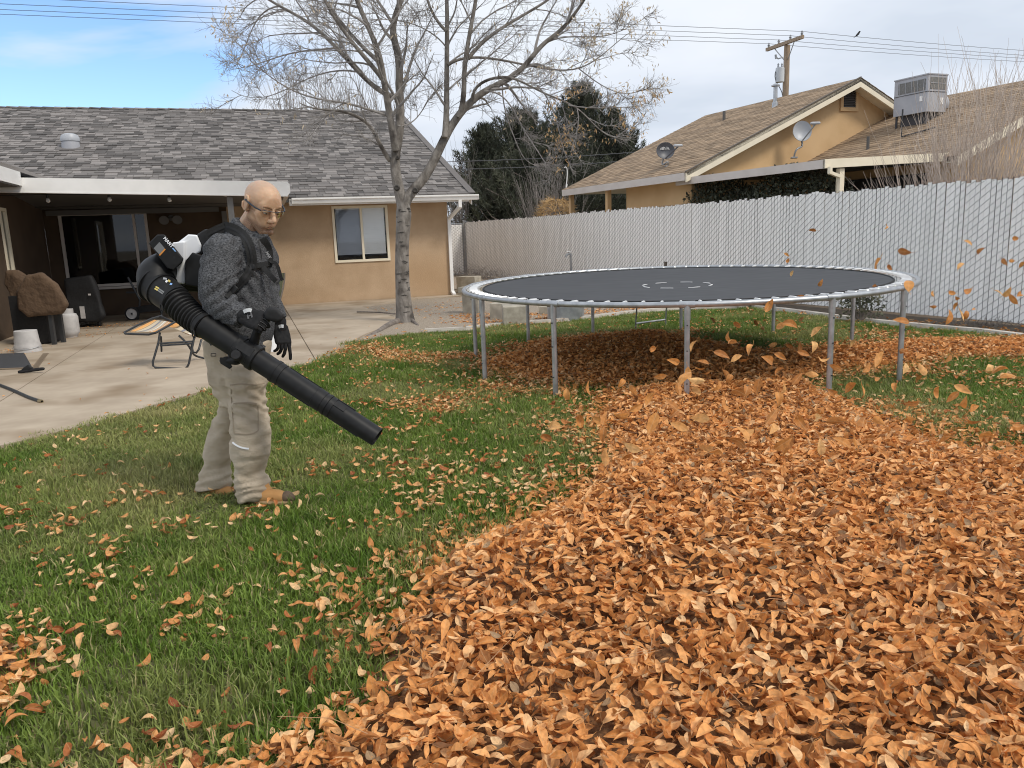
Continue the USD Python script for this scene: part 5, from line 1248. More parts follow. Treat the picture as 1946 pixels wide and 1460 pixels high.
# a bird on the top wire
k = np.argmin(np.abs(proj(lines[0])[:, 0] - 1630)); t0, t1 = lines[0][k], lines[0][min(k + 1, len(lines[0]) - 1)]
bp = t0 + (t1 - t0) * ((1630 - proj(t0)[0]) / (proj(t1)[0] - proj(t0)[0] + 1e-9)) + ez * .06
bird = thing('bird', 'small dark bird perched on the highest power line right of the pole', 'bird', bp)
obj('body', soft(hull([(bp + np.array([-.06, 0, .0]), .035), (bp + np.array([.02, 0, .07]), .05)]) + hull([(bp + np.array([.03, 0, .09]), .045), (bp + np.array([.07, 0, .15]), .035)]) + hull([(bp + np.array([.09, 0, .15]), .014), (bp + np.array([.13, 0, .145]), .005)]) + hull([(bp + np.array([-.06, 0, -.01]), .02), (bp + np.array([-.17, 0, -.08]), .012)]), .02, 6), 'bird_black', bird, smooth=True)
obj('legs', MB().tube([bp + np.array([0, .01, .03]), bp + np.array([0, .01, -.06])], .006, 4), 'bird_black', bird)
# roof-top cooling unit
K = at(1765, 141, 20.5)
acw, acl, ach = .67, 1.0, .88
acC = K - dF * acl / 2 + nF * acw / 2; acC[2] = K[2]
ac = thing('cooling_unit', 'grey boxy rooftop cooling unit on a dark stand over the brown roofs', 'air conditioner', acC - ez * 1.3)
obj('cabinet', MB().obox(acC - ez * ach / 2, dF, nF, ez, acl, acw, ach), 'ac_grey', ac)
obj('top_rim', MB().obox(acC + ez * .012, dF, nF, ez, acl + .03, acw + .03, .03), 'ac_grey', ac)
fL = lambda a, z, o: acC - dF * (acl / 2 - a) - nF * (acw / 2 + o) + ez * z
c1 = obj('coil_grille', MB().obox(fL(.53, -.22, .004), dF, nF, ez, .80, .012, .26), 'ac_coil', ac)
for i in range(5): obj('grille_bar', MB().obox(fL(.17 + i * .18, -.22, .012), dF, nF, ez, .012, .01, .28), 'ac_grey', c1)
fR = lambda b, z, o: acC + dF * (acl / 2 + o) + nF * (b - acw / 2) + ez * z
c2 = obj('coil_grille', MB().obox(fR(.35, -.20, .004), nF, dF, ez, .55, .012, .28), 'ac_coil', ac)
obj('grille_bar', MB().obox(fR(.35, -.2, .012), nF, dF, ez, .56, .01, .012), 'ac_grey', c2)
obj('seam', MB().obox(fL(.5, -.40, .004), dF, nF, ez, 1.0, .01, .012), 'ac_dark', ac)
obj('seam', MB().obox(fR(.33, -.40, .004), nF, dF, ez, .66, .01, .012), 'ac_dark', ac)
obj('plate', MB().obox(fR(.5, -.62, .004), nF, dF, ez, .10, .008, .16), 'white_paint', ac); obj('plate', MB().obox(fL(.82, -.55, .004), dF, nF, ez, .08, .008, .12), 'white_paint', ac)
for a_ in (.06, acl - .06):
    for b_ in (.06, acw - .06): obj('stand_leg', MB().tube([acC - dF * (acl / 2 - a_) + nF * (b_ - acw / 2) - ez * (ach + 0.0), acC - dF * (acl / 2 - a_) + nF * (b_ - acw / 2) - ez * (ach + .75)], .03, 6), 'ac_dark', ac)
obj('plenum', MB().obox(acC - ez * (ach + .22), dF, nF, ez, acl * .7, acw * .7, .44), 'ac_dark', ac)
obj('duct', lathe([(0, 0), (.26, 0), (.26, .4), (0, .4)], acC + nF * (acw / 2 + .02) - ez * .62, nF, 20), 'ac_grey', ac, smooth=40)
on2 = lambda b: Z2 + (b - B2) * .43
obj('vent_pipe', MB().tube([N(1.3, 4.55, on2(4.55) - .1), N(1.3, 4.55, on2(4.55) + .32)], .04, 8), 'dark_paint', nh)
obj('gas_pipe', MB().tube([N(1.9, 5.0, on2(5.0) + .7), N(1.9, 5.0, on2(5.0) + .05), N(2.6, 5.3, on2(5.3) + .06)], .02, 6), 'black_metal', nh)
# satellite dishes
def dish(name, label, c, foot, nrm, up, w, h, mt, sgn):
    nrm = np.asarray(nrm, float) / np.linalg.norm(nrm); rx = np.cross(up, nrm); rx /= np.linalg.norm(rx); uy = np.cross(nrm, rx)
    t = thing(name, label, 'satellite dish', foot)
    P = []
    for k in np.linspace(0, 1, 7): P.append([c + rx * w * k * math.cos(a) + uy * h * k * math.sin(a) + nrm * .09 * (k * k - 1) for a in np.linspace(0, 2 * math.pi, 29)])
    for k in np.linspace(1.02, .0, 6): P.append([c + rx * w * k * math.cos(a) + uy * h * k * math.sin(a) + nrm * (.09 * (k * k - 1) - .02) for a in np.linspace(0, 2 * math.pi, 29)])
    r = obj('reflector', MB().grid(np.array(P)), mt, t, smooth=50)
    mast = smoothpath([c - nrm * .13 - uy * h * .5, c - nrm * .12 - uy * (h + .12), (c + foot) / 2 - uy * .10 + nrm * .02, foot + ez * .03], 4)
    obj('mast', MB().tube(mast, .024, 8), 'galv_dull', t, smooth=40)
    obj('foot_plate', MB().obox(foot, rx, nrm, ez, .16, .10, .03), 'galv_dull', t)
    lnb = c + nrm * .34 + rx * w * .9 * sgn + uy * h * .35
    obj('feed_arm', MB().tube([c - uy * h * .95 - nrm * .02, lnb - uy * .03], .018, 6), 'dish_dark' if mt == 'dish_dark' else 'galv_dull', t)
    obj('feed_horn', soft(hull([(lnb - rx * .10, .035), (lnb + rx * .10, .035)]) + hull([(lnb, .03), (lnb - nrm * .10, .045)]), .03, 3), 'dish_grey', t, smooth=True)
    return r, rx, uy, nrm
f1 = on_roof(1270, 316); c1 = f1 + (at(1261, 287, f1[1]) - at(1270, 316, f1[1])) - dF * -.1
cd_ = CAM - c1; cd_ /= np.linalg.norm(cd_)
r, rx, uy, nr = dish('satellite_dish', 'dark grey satellite dish with white lettering on the brown roof above the eave', c1, f1, cd_ + np.array([.32, 0, .12]), ez, .25, .215, 'dish_dark', 1)
tm = meshkit.text_mesh('dish HD', .075, .004, bold=True); v = np.asarray(tm.vertices); v = v - [v[:, 0].max() / 2, 0, 0]
obj('lettering', MB().add(c1 - rx * -.0 + uy * .03 + nr * -.064 + v[:, :1] * rx + v[:, 1:2] * uy + v[:, 2:] * nr, tm.faces), 'white_mark', r)
f2 = PL(1509, 300, N(GW + .45, 0, 0), dF); c2 = f2 + (at(1525, 249, f2[1]) - at(1509, 300, f2[1]))
cd_ = CAM - c2; cd_ /= np.linalg.norm(cd_)
dish('satellite_dish', 'pale grey satellite dish before the orange gable wall', c2, f2, cd_ + np.array([.30, 0, .25]), ez, .24, .26, 'dish_grey', 1)
av = on_roof(1078, 345)
an = thing('vent_mast', 'thin pale bent pipe standing on the far roof corner before the pines', 'pipe', av)
obj('pipe', MB().tube(smoothpath([av - ez * .1, av + ez * .42, av + ez * .47 - dF * .0 - nF * .03, av + ez * .46 - nF * .10], 4), .016, 6), 'white_paint', an)

# ================================================================ yard bits
def pbox(name, label, px0, px1, py_top, py_base, depth_len, mt='block', cap=None, group=None, yaw=0.0):
    a, b = G(px0, py_base), G(px1, py_base); ax = (b - a); w = np.linalg.norm(ax); ax /= w
    ax = rotm([0, 0, 1], yaw) @ ax; ay = np.cross(ez, ax)
    hgt = at((px0 + px1) / 2, py_top, (a[1] + b[1]) / 2)[2]
    c = (a + b) / 2 + ay * depth_len / 2
    t = thing(name, label, 'concrete block', c, group=group)
    hh = hgt - (cap or 0)
    R = np.column_stack([ax, ay, ez])
    m = soft(rbox(c + ez * hh / 2, R, (w, depth_len, hh), .012), .07, 2)
    obj('block', m, mt, t, smooth=40)
    if cap: obj('cap_slab', soft(rbox(c + ez * (hh + cap / 2 + .002) - ay * .02, R, (w + .10, depth_len + .06, cap), .01), .07, 2), mt, t, smooth=40)
pbox('concrete_block', 'weathered concrete block by the downspout, farthest of the blocks', 868, 903, 526, 556, .35)
pbox('concrete_block', 'pale concrete pedestal with a thick cap slab beside the trampoline left end', 879, 909, 546, 596, .30, cap=.10)
pbox('concrete_block', 'stained grey concrete block half hidden under the trampoline rim', 931, 962, 577, 608, .30)
pbox('concrete_block', 'nearest pale concrete block beside the lawn edge under the rim', 958, 1001, 583, 620, .62, yaw=.35)
pbox('concrete_block', 'small concrete block just left of the metal tub', 1024, 1042, 583, 598, .2)
tb = G(1078, 611); 
tub = thing('metal_tub', 'round galvanized metal ring with a dark hole in the gravel', 'tub', tb)
obj('wall', lathe([(.30, 0), (.30, .34), (.285, .34), (.285, .02), (0, .02)], tb + np.array([0, .30, 0]), sides=28), 'galv_dull', tub, smooth=40)
obj('hole', lathe([(0, .004), (.028, .004), (.028, 0), (0, 0)], tb + np.array([-.235, .09, .09]), (-.72, -.7, 0), 12), 'dark_room', tub)
pbk = G(1130, 590)
obj('low_slab', MB().obox(pbk + np.array([.25, .4, .04]), (1, 0, 0), (0, 1, 0), ez, 1.5, .25, .10), 'curb', cat='concrete slab', label='low pale slab lying behind the metal tub')
st = PL(1085, 500, FA - nF * .45, nF); stp = np.array([st[0], st[1], 0]); zt = PL(1083, 482, FA - nF * .45, nF)[2]
tap = thing('standpipe', 'grey standpipe with a small tap by the far fence behind the trampoline', 'tap', stp)
obj('pipe', MB().tube([stp, stp + ez * zt], .028, 8), 'galv_dull', tap)
obj('faucet', MB().tube(smoothpath([stp + ez * (zt - .02), stp + ez * (zt - .02) - eu * .09, stp + ez * (zt - .09) - eu * .13], 3), .03, 7), 'galv_dull', tap)
obj('handle', MB().tube([stp + ez * (zt + .05) - eu * .11, stp + ez * (zt + .05) + eu * .01], .014, 6).tube([stp + ez * (zt - .02) - eu * .05, stp + ez * (zt + .05) - eu * .05], .012, 6), 'galv_dull', tap)
sk = PL(1265, 505, FA - nF * .35, nF); sk0 = np.array([sk[0], sk[1], 0])
obj('stake', MB().tube([sk0, sk0 + ez * (sk[2] + .08)], .035, 6), 'dark_bronze', cat='stake', label='short dark stake behind the back rim of the trampoline')
a, b = G(679, 597), G(752, 601)
obj('fallen_stick', MB().tube(smoothpath([a + ez * (PZ + .02), (a + b) / 2 + ez * (PZ + .03), b + ez * (PZ + .02)], 5), [.014] * 11, 6), 'root', cat='stick', label='thin dark stick lying on the patio beside the tree foot')

# ================================================================ things on the patio
def pat_at(px, py): return G(px, py, PZ)
def wrinkle(m, amp, sc, seed):
    v = np.asarray(m.vertices); n = meshkit.fbm(v * sc, 4, seed); n = (n - n.mean()) / (n.std() + 1e-9)
    m.vertices = v + m.vertex_normals * (np.clip(n, -2, 2) * amp)[:, None]; return m
gl = pat_at(105, 655); gd = gl[1] + .25
grill = thing('covered_grill', 'grill under a crumpled brown cloth cover beside the left wall', 'grill', (at(75, 600, gd)[0], gd, PZ))
hs = []
for d in (gd - .28, gd + .28):
    hs += [(at(px, py, d), .05) for px, py in ((40, 556), (55, 530), (80, 526), (104, 545), (122, 578), (114, 590), (55, 596), (42, 585))]
cov = wrinkle(soft(hull(hs) + hull([(at(20, 540, gd + .1), .09), (at(34, 519, gd + .1), .05), (at(60, 545, gd), .10), (at(44, 575, gd), .10), (at(16, 520, gd + .1), .05)]), .035, 6), .0075, np.array([8, 8, 1.4]), 3)
obj('cloth_cover', cov, 'cover_cloth', grill, smooth=True)
obj('cabinet', MB().obox(at(72, 615, gd + .08) * [1, 1, 0] + ez * .40, (1, 0, 0), (0, 1, 0), ez, .52, .42, .72), 'black_matte', grill)
for px, py, dd_ in ((104, 655, 0), (121, 650, .25), (50, 640, .45)):
    p = at(px, py, gl[1] + dd_); p[2] = PZ; obj('leg', MB().obox(p + ez * .28, (1, 0, 0), (0, 1, 0), ez, .055, .05, .56), 'black_metal', grill)
bk = pat_at(54, 668)
bucket = thing('bucket', 'white plastic bucket standing upside down against the left wall', 'bucket', bk)
obj('shell', lathe([(0, .30), (.140, .30), (.145, .295), (.160, .12), (.168, .10), (.172, .06), (.168, .055), (.176, .02), (.178, 0), (.165, 0)], bk, sides=28), 'dusty_plastic', bucket, smooth=35)
obj('bail_handle', MB().tube([bk + np.array([math.cos(a) * .182, math.sin(a) * .182, .075 - .03 * abs(math.sin(a))]) for a in np.linspace(3.3, 6.1, 12)], .004, 5), 'galv_dull', bucket)
def tank(name, label, px, py, r, h, d=0):
    p = pat_at(px, py) + np.array([0, d, 0]); t = thing(name, label, 'gas tank', p)
    obj('body', lathe([(r * .7, 0), (r * .75, .03), (r * .9, .05), (r, .10), (r, h * .72), (r * .85, h * .82), (r * .4, h * .86), (0, h * .87)], p, sides=22), 'dusty_plastic', t, smooth=40)
    obj('collar', lathe([(r * .62, h * .82), (r * .62, h), (r * .56, h), (r * .56, h * .82)], p, sides=18), 'dusty_plastic', t, smooth=40)
    obj('valve', MB().tube([p + ez * h * .86, p + ez * h * .98], .02, 8), 'brass', t)
tank('gas_tank', 'white gas tank on the patio just right of the brown grill', 134, 641, .15, .46)
tank('gas_tank', 'dim white gas tank behind the nearer tank, against the black grill', 141, 620, .13, .44, .3)
bg = at(160, 600, 14.6); bgc = np.array([bg[0], 14.6, PZ])
blk = thing('black_grill', 'large black covered barbecue below the dark patio window', 'grill', bgc)
hs = []
for d in (14.35, 14.95): hs += [(at(px, py, d), .05) for px, py in ((128, 535), (172, 528), (180, 548), (194, 600), (188, 608), (140, 606))]
obj('cover', wrinkle(soft(hull(hs), .07, 6), .008, np.array([4, 4, 4.]), 5), 'black_matte', blk, smooth=True)
for px in (142, 188): p = at(px, 612, 14.5); obj('caster', lathe([(0, -.02), (.05, -.02), (.05, .02), (0, .02)], (p[0], 14.5, PZ + .05), (1, 0, 0), 12), 'black_metal', blk)
obj('tag', MB().obox(at(157, 594, 14.28), (1, 0, 0), (0, 1, 0), ez, .085, .004, .22), 'dusty_plastic', blk)
obj('badge', MB().obox(at(170, 560, 14.28), (1, 0, 0), (0, 1, 0), ez, .05, .004, .03), 'dusty_plastic', blk)
wc = pat_at(253, 609); 
cart = thing('garden_cart', 'black metal cart with a white spoked wheel in the patio shade', 'cart', wc)
w0 = wc + ez * .13
obj('wheel', lathe([(.10, -.035), (.13, -.03), (.13, .03), (.10, .035)], w0, (.1, -1, 0), 24), 'black_matte', cart, smooth=40)
wr = obj('wheel_disc', lathe([(0, -.022), (.03, -.03), (.035, -.015), (.088, -.015), (.10, -.035), (.10, .02), (0, .02)], w0, (-.1, 1, 0), 24), 'dusty_plastic', cart, smooth=30)
obj('hub', lathe([(0, -.04), (.018, -.04), (.018, 0)], w0, (-.1, 1, 0), 10), 'black_metal', wr)
cm_ = [((243, 527), (266, 570)), ((240, 556), (300, 556)), ((266, 570), (262, 612)), ((262, 612), (330, 612)), ((300, 556), (310, 612)), ((300, 556), (290, 520)), ((266, 585), (320, 580))]
for (a, b) in cm_: obj('frame_bar', MB().tube([at(*a, wc[1] + .15), at(*b, wc[1] + .15)], .02, 6), 'black_metal', cart)
obj('tray', MB().obox(at(290, 585, wc[1] + .25), (1, 0, .1), (0, 1, 0), ez, .55, .45, .12), 'black_matte', cart)
# folding lounge chair with striped sling
MATS['stripes'] = usdkit.material(stage, '/World/Looks/stripes', {'a': ('attribute', {'attribute': 'stripe'}),
    'r': ('rgb_ramp', {'interpolate': False, 'ramp': [(0, (.62, .30, .09)), (.10, (.62, .36, .14)), (.16, (.25, .16, .09)), (.19, (.50, .42, .30)), (.34, (.20, .20, .22)), (.42, (.46, .39, .29)), (.58, (.70, .66, .58)), (.64, (.48, .40, .30)), (.74, (.55, .26, .08)), (.82, (.70, .66, .58)), (.87, (.56, .28, .09)), (1, (.62, .30, .09))]}), 'p': ('principled_bsdf', {'roughness': .8})},
    [('a.fac', 'r.fac'), ('r.color', 'p.base_color')], surface='p.BSDF')
lc = G(325, 702); lc[2] = PZ
lounge = thing('lounge_chair', 'folding reclining lounge chair with orange striped sling on the patio', 'lounge chair', lc)
A9 = lambda px, py, d: at(px, py, d)
dn = G(320, 700, PZ)[1]; dfar = G(385, 683, PZ)[1]
T = lambda pts, r=.013: MB().tube(smoothpath(pts, 4), r, 7)
obj('leg_hoop', MB().tube([A9(304, 632, dn + .10), A9(301, 652, dn + .06), A9(290.5, 688, dn), A9(291, 695, dn), A9(295, 699, dn), A9(350, 701, dn), A9(355, 699, dn), A9(359, 691, dn), A9(369, 642, dn + .06), A9(375, 634, dn + .1)], .013, 7), 'black_metal', lounge, smooth=50)
obj('leg_hoop', MB().tube([A9(372, 636, dn + .2), A9(364, 658, dfar - .1), A9(367, 669, dfar - .1), A9(373, 671, dfar - .1), A9(378, 664, dfar - .1), A9(383, 645, dfar)], .013, 7), 'black_metal', lounge, smooth=50)
obj('leg_strut', T([A9(340, 638, dn + .3), A9(363, 665, dn + .4), A9(376, 678, dfar), A9(394, 682, dfar)]), 'black_metal', lounge, smooth=50)
obj('leg_strut', MB().tube([A9(306, 640, dn + .5), A9(307, 668, dfar)], .012, 6), 'black_metal', lounge)
obj('cross_bar', MB().tube([A9(304, 653, dn + .07), A9(366, 649, dn + .07)], .012, 6), 'black_metal', lounge); obj('cross_bar', MB().tube([A9(304, 657, dn + .07), A9(366, 653, dn + .07)], .012, 6), 'black_metal', lounge)
obj('head_frame', MB().tube([A9(308, 600, dn + .7), A9(288, 606, dn + .6), A9(262, 618, dn + .45), A9(236, 632, dn + .25), A9(238, 634.5, dn + .18), A9(283, 636, dn), A9(296, 632.5, dn), A9(335, 611, dn + .3), A9(362, 600, dn + .6)], .013, 7), 'black_metal', lounge, smooth=50)
def sheet(cs, n=14, k=8, sag=.03):
    p00, p01, p11, p10 = map(np.asarray, cs); s, t = np.meshgrid(np.linspace(0, 1, n), np.linspace(0, 1, k), indexing='ij')
    P = (1 - s)[..., None] * ((1 - t)[..., None] * p00 + t[..., None] * p01) + s[..., None] * ((1 - t)[..., None] * p10 + t[..., None] * p11)
    P[..., 2] -= sag * np.sin(np.pi * s) * np.sin(np.pi * t); return P, s
for cs, lab in (([A9(248, 630, dn + .2), A9(294, 631, dn + .05), A9(328, 612, dn + .35), A9(293, 608, dn + .6)], None), ([A9(322, 621, dn + .3), A9(356, 634, dn + .3), A9(385, 645, dn + .5), A9(335, 612, dn + .5)], None)):
    P, s = sheet([cs[0], cs[3], cs[2], cs[1]], 24, 8)
    m = obj('sling', MB().grid(P), 'stripes', lounge, smooth=True); primvar(m, 'stripe', s.ravel())
obj('pillow_strap', MB().tube([A9(328, 612, dn + .35), A9(305, 602, dn + .62)], .016, 6), 'black_matte', lounge)
# floor mat, brush, hose, bulbs
mp_ = [G(px, py, PZ) for px, py in ((-60, 676), (84, 672), (62, 701), (-60, 705))]
fm = thing('floor_mat', 'worn grey rubber mat on the patio by the left door', 'mat', np.mean(mp_, axis=0))
obj('pad', MB().hexa([p + ez * .002 for p in mp_[::-1][0:4]][::1] + [p + ez * .014 for p in mp_[::-1]]) if False else MB().prism([(0, 0), (1, 0), (1, 1), (0, 1)], mp_[3] + ez * .003, mp_[2] - mp_[3], mp_[0] - mp_[3], ez, .011), 'rubber_mat', fm)
fe = MB(); e0, e1 = mp_[2], mp_[1]
for k in range(16):
    p = e0 + (e1 - e0) * (k + .3) / 16; fe.obox(p + np.array([.03, -.005, .008]), (1, 0, 0), (0, 1, 0), ez, .07, .03, .006)
obj('fringe', fe, 'mat_edge', fm, kind='stuff'); obj('near_edge', MB().tube([mp_[3] + ez * .01, mp_[2] + ez * .01], .010, 5), 'mat_edge', fm)
bs = G(59, 709, PZ)
br = thing('deck_brush', 'black broom head lying on the concrete beside the mat', 'brush', bs)
b0, b1 = at(37, 707, bs[1]) , at(82, 701, bs[1])
obj('head', soft(hull([(b0, .020), (b1, .020)]) , .03, 3), 'black_matte', br, smooth=True)
obj('socket', soft(hull([(b0 + (b1 - b0) * .15 + ez * .02, .015), (b0 + (b1 - b0) * .55 + ez * .02, .015), (at(54, 696, bs[1]), .018)]), .03, 3), 'black_matte', br, smooth=True)
hp = smoothpath([G(-40, 712, PZ + .014), G(0, 732, PZ + .014), G(30, 744, PZ + .014), G(60, 757, PZ + .014), G(76, 762, PZ + .014)], 6)
hs_ = thing('garden_hose', 'black hose end lying across the pale patio at left edge', 'hose', hp[-1])
obj('hose', MB().tube(hp, .015, 8), 'hose', hs_, smooth=60)
e = hp[-1]; d = hp[-1] - hp[-2]; d /= np.linalg.norm(d)
obj('coupling', lathe([(.012, -.02), (.019, -.015), (.019, .02), (.015, .025), (.015, .05), (.010, .05), (.010, .0)], e, d, 12), 'brass', hs_, smooth=40)
sl0 = H(-8.0, PV + .25, 0)
bl = [PL(px, py, sl0, ev) for px, py in ((90, 373), (207, 371), (321, 372), (427, 362))]
sw = thing('string_lights', 'string of clear bulbs hanging under the patio cover edge', 'string lights', bl[1])
cord = [H(-9.5, PV + .25, 2.33), *bl, H(-3.9, PV + .2, 2.25)]
cp = []
for a, b in zip(cord[:-1], cord[1:]): cp += list(span(a + ez * .03, b + ez * .03, .015, 8))[:-1]
obj('cord', MB().tube(np.array(cp + [cord[-1]]), .006, 5), 'black_matte', sw)
for p in bl:
    s = obj('socket', lathe([(0, .03), (.022, .03), (.026, -.03), (0, -.03)], p, sides=12), 'bulb_socket', sw)
    obj('bulb', lathe([(.016, -.028), (.030, -.05), (.036, -.075), (.028, -.10), (0, -.112)], p, sides=14), 'bulb_glass', sw, smooth=True)
gc = at(531, 582, 12.6); gc0 = np.array([gc[0], 12.6, PZ])
ch = thing('sling_chair', 'patio chair with olive green sling back behind the man', 'chair', gc0)
t1, t2, t3, t4 = at(508, 520, 12.7), at(540.5, 519, 12.7), at(528, 596, 12.5), at(498, 596, 12.5)
obj('back_sling', MB().grid(np.array([[t1 * (1 - s) + t2 * s - np.array([0, .0, 0]) for s in np.linspace(0, 1, 4)], [t4 * (1 - s) + t3 * s for s in np.linspace(0, 1, 4)]])), 'green_sling', ch)
s3, s4 = t3 + np.array([.02, .0, .03]), t4
seat_f = np.array([-.02, -.5, .04])
obj('seat_sling', MB().grid(np.array([[s4 * (1 - s) + s3 * s for s in (0, .5, 1)], [(s4 + seat_f) * (1 - s) + (s3 + seat_f) * s for s in (0, .5, 1)]])), 'green_sling', ch)
for q0, q1 in ((t2, t3), (t1, t4)):
    l = np.array([q1[0], q1[1], PZ])
    obj('frame_side', MB().tube(smoothpath([q0, q0 * .5 + q1 * .5 + np.array([.012, 0, 0]), q1, l + np.array([.0, .12, 0])], 4), .014, 7), 'dark_bronze', ch)
    obj('front_leg', MB().tube([q1, q1 + seat_f, np.array([q1[0], q1[1] - .55, PZ])], .014, 7), 'dark_bronze', ch)
jg = G(519, 668, PZ); jg[1] = jg[1]
jug = thing('white_jug', 'white ribbed plastic jug on the patio behind the gloved left hand', 'jug', jg)
jr = 8.5 / FP * jg[1]
obj('body', lathe([(0, 0), (jr, 0), (jr * 1.05, .02), (jr, .08), (jr * 1.04, .12), (jr, .17), (jr * 1.04, .22), (jr * .95, .30), (jr * .5, .38), (jr * .35, .40), (jr * .35, .46), (0, .46)], jg, sides=20), 'white_plastic', jug, smooth=40)
obj('cap', lathe([(jr * .4, .45), (jr * .4, .49), (0, .49)], jg, sides=14), 'dusty_plastic', jug)
bw = FA + ev * 6 - eu * 1.5
obj('block_wall', MB().obox(np.array([bw[0], bw[1], 1.15]), eu, ev, ez, 3.6, .2, 2.3), 'stucco', cat='wall', label='tan wall glimpsed above the side gate beside the grey roof corner')

# ================================================================ the man
MD = 4.28
mp0 = at(470, 952, MD); mp0[2] = 0.0
man = thing('person', 'man in grey quarter zip top, khaki work trousers, black gloves and clear glasses, looking down', 'person', mp0)
YD = np.array([0, 1.0, 0])
def loft(rows, seg=28, ex=2.3, skew=0.0):
    """rows: (py, left px, right px, depth, half depth); closed solid"""
    V = []
    th = np.arange(seg) * 2 * math.pi / seg
    for (py, xl, xr, d, hd) in rows:
        c = at((xl + xr) / 2, py, d); a = at(xr, py, d) - c
        for t in th:
            cs, sn = math.cos(t), math.sin(t)
            V.append(c + a * abs(cs) ** (2 / ex) * np.sign(cs) + YD * hd * abs(sn) ** (2 / ex) * np.sign(sn) + a * skew * sn)
    return close(np.array(V).reshape(len(rows), seg, 3))
def close(R):
    n, s = R.shape[:2]; V = R.reshape(-1, 3); F = []
    for i in range(n - 1):
        for j in range(s): F.append([i * s + j, i * s + (j + 1) % s, (i + 1) * s + (j + 1) % s]); F.append([i * s + j, (i + 1) * s + (j + 1) % s, (i + 1) * s + j])
    k = len(V); V = np.vstack([V, R[0].mean(0), R[-1].mean(0)])
    for j in range(s): F.append([k, (j + 1) % s, j]); F.append([k + 1, (n - 1) * s + j, (n - 1) * s + (j + 1) % s])
    m = trimesh.Trimesh(V, F, process=False)
    if m.volume < 0: m.invert()
    return Manifold(MMesh(np.asarray(m.vertices, np.float32), np.asarray(m.faces, np.uint32)))
def limbm(pts, ra, rb, seg=20):
    """pts 3d, radii across the picture and in depth"""
    P = np.asarray(pts, float); n = len(P); t = np.gradient(P, axis=0); t /= np.linalg.norm(t, axis=1, keepdims=True)
    R = []
    for i in range(n):
        s = np.cross(t[i], YD); s /= np.linalg.norm(s); d = np.cross(s, t[i])
        R.append([P[i] + s * ra[i] * math.cos(a) + d * rb[i] * math.sin(a) for a in np.arange(seg) * 2 * math.pi / seg])
    return close(np.array(R))
def interp_rows(rows, n):
    R = np.array(rows, float); t = np.linspace(0, len(R) - 1, n)
    from scipy.interpolate import PchipInterpolator
    return PchipInterpolator(np.arange(len(R)), R)(t)
def cloth(man_, length, it, folds, seed, aniso=(1, 1, 1), amp2=0):
    m = soft(man_, length, it); v = np.asarray(m.vertices); N_ = np.asarray(m.vertex_normals)
    n = meshkit.fbm(v * np.array(aniso), 2, seed); r = 1 - np.abs(2 * n - 1) * 1.8
    dsp = folds(v, (n - .5) * 2, r); m.vertices = v + N_ * dsp[:, None]
    return m
# trousers
NEAR, FAR_, HIP = 4.17, 4.40, 4.285
hips = loft(interp_rows([(640, 394, 509, HIP, .155), (655, 391, 512, HIP, .165), (675, 395, 508, HIP, .175), (700, 401, 504, HIP, .18), (720, 404, 505, HIP, .175), (742, 414, 503, HIP, .165), (765, 424, 497, HIP, .14)], 14))
near = loft(interp_rows([(690, 420, 503, NEAR + .02, .10), (720, 430, 505, NEAR, .105), (741, 436, 503, NEAR, .105), (767, 439, 502, NEAR, .105), (793, 440, 508, NEAR - .01, .105), (824, 440, 511.5, NEAR - .02, .10), (850, 440, 511.5, NEAR - .02, .098), (876, 443.5, 507, NEAR - .01, .095), (893, 448, 501.5, NEAR, .092), (912, 448, 509, NEAR, .095), (928, 451, 510.5, NEAR, .097), (946, 452.5, 508, NEAR, .092)], 26))
farl = loft(interp_rows([(690, 412, 480, FAR_ - .02, .10), (720, 416, 478, FAR_, .10), (741, 425, 475, FAR_, .10), (767, 423, 470, FAR_, .10), (793, 410, 464, FAR_, .098), (824, 399, 441, FAR_, .095), (850, 392, 440, FAR_, .093), (876, 387, 438.5, FAR_, .09), (898, 381, 437, FAR_, .09), (918, 375, 437.5, FAR_, .088), (926, 375, 438, FAR_, .085)], 24))
def tfold(v, n, r):
    q = proj(v); k = np.clip((q[:, 1] - 870) / 70, 0, 1); kn = np.exp(-((q[:, 1] - 765) / 45) ** 2)
    hem = np.sin(q[:, 1] * .42 + q[:, 0] * .10 + n * 5) * .0065 * k
    return n * .012 + (r - .5) * (.012 + .008 * kn) + hem + np.sin(q[:, 1] * .33 - q[:, 0] * .17 + n * 6) * .0045 * kn
tr_m = cloth(hips + near + farl, .016, 10, tfold, 5, (7, 7, 13))
obj('trousers', tr_m, 'khaki', man, smooth=True)
# boots
def boot(path, tmat='suede', toe=None, name='boot'):
    b = obj(name, soft(path, .012, 10), tmat, man, smooth=True); return b
bz_ = lambda px, py, d: at(px, py, d)
b1 = hull([(bz_(463, 940, NEAR), .042), (bz_(470, 936, NEAR), .045), (bz_(500, 942, NEAR - .03), .042)]) + hull([(bz_(500, 942, NEAR - .03), .042), (bz_(530, 944, NEAR - .05), .040), (bz_(548, 947, NEAR - .06), .030)]) + hull([(bz_(478, 930, NEAR), .050), (bz_(490, 915, NEAR), .048), (bz_(505, 938, NEAR - .02), .042)])
bo = boot(b1)
obj('toe_cap', soft(hull([(bz_(546, 945, NEAR - .06), .0365), (bz_(552, 948, NEAR - .063), .027)]), .012, 4), 'toe_cap', bo, smooth=True)
obj('sole', soft(hull([(bz_(462, 953, NEAR), .016), (bz_(500, 956, NEAR - .06), .016), (bz_(500, 956, NEAR + .02), .016), (bz_(552, 956, NEAR - .09), .012), (bz_(552, 956, NEAR - .03), .012)]), .02, 4), 'sole', bo, smooth=True)
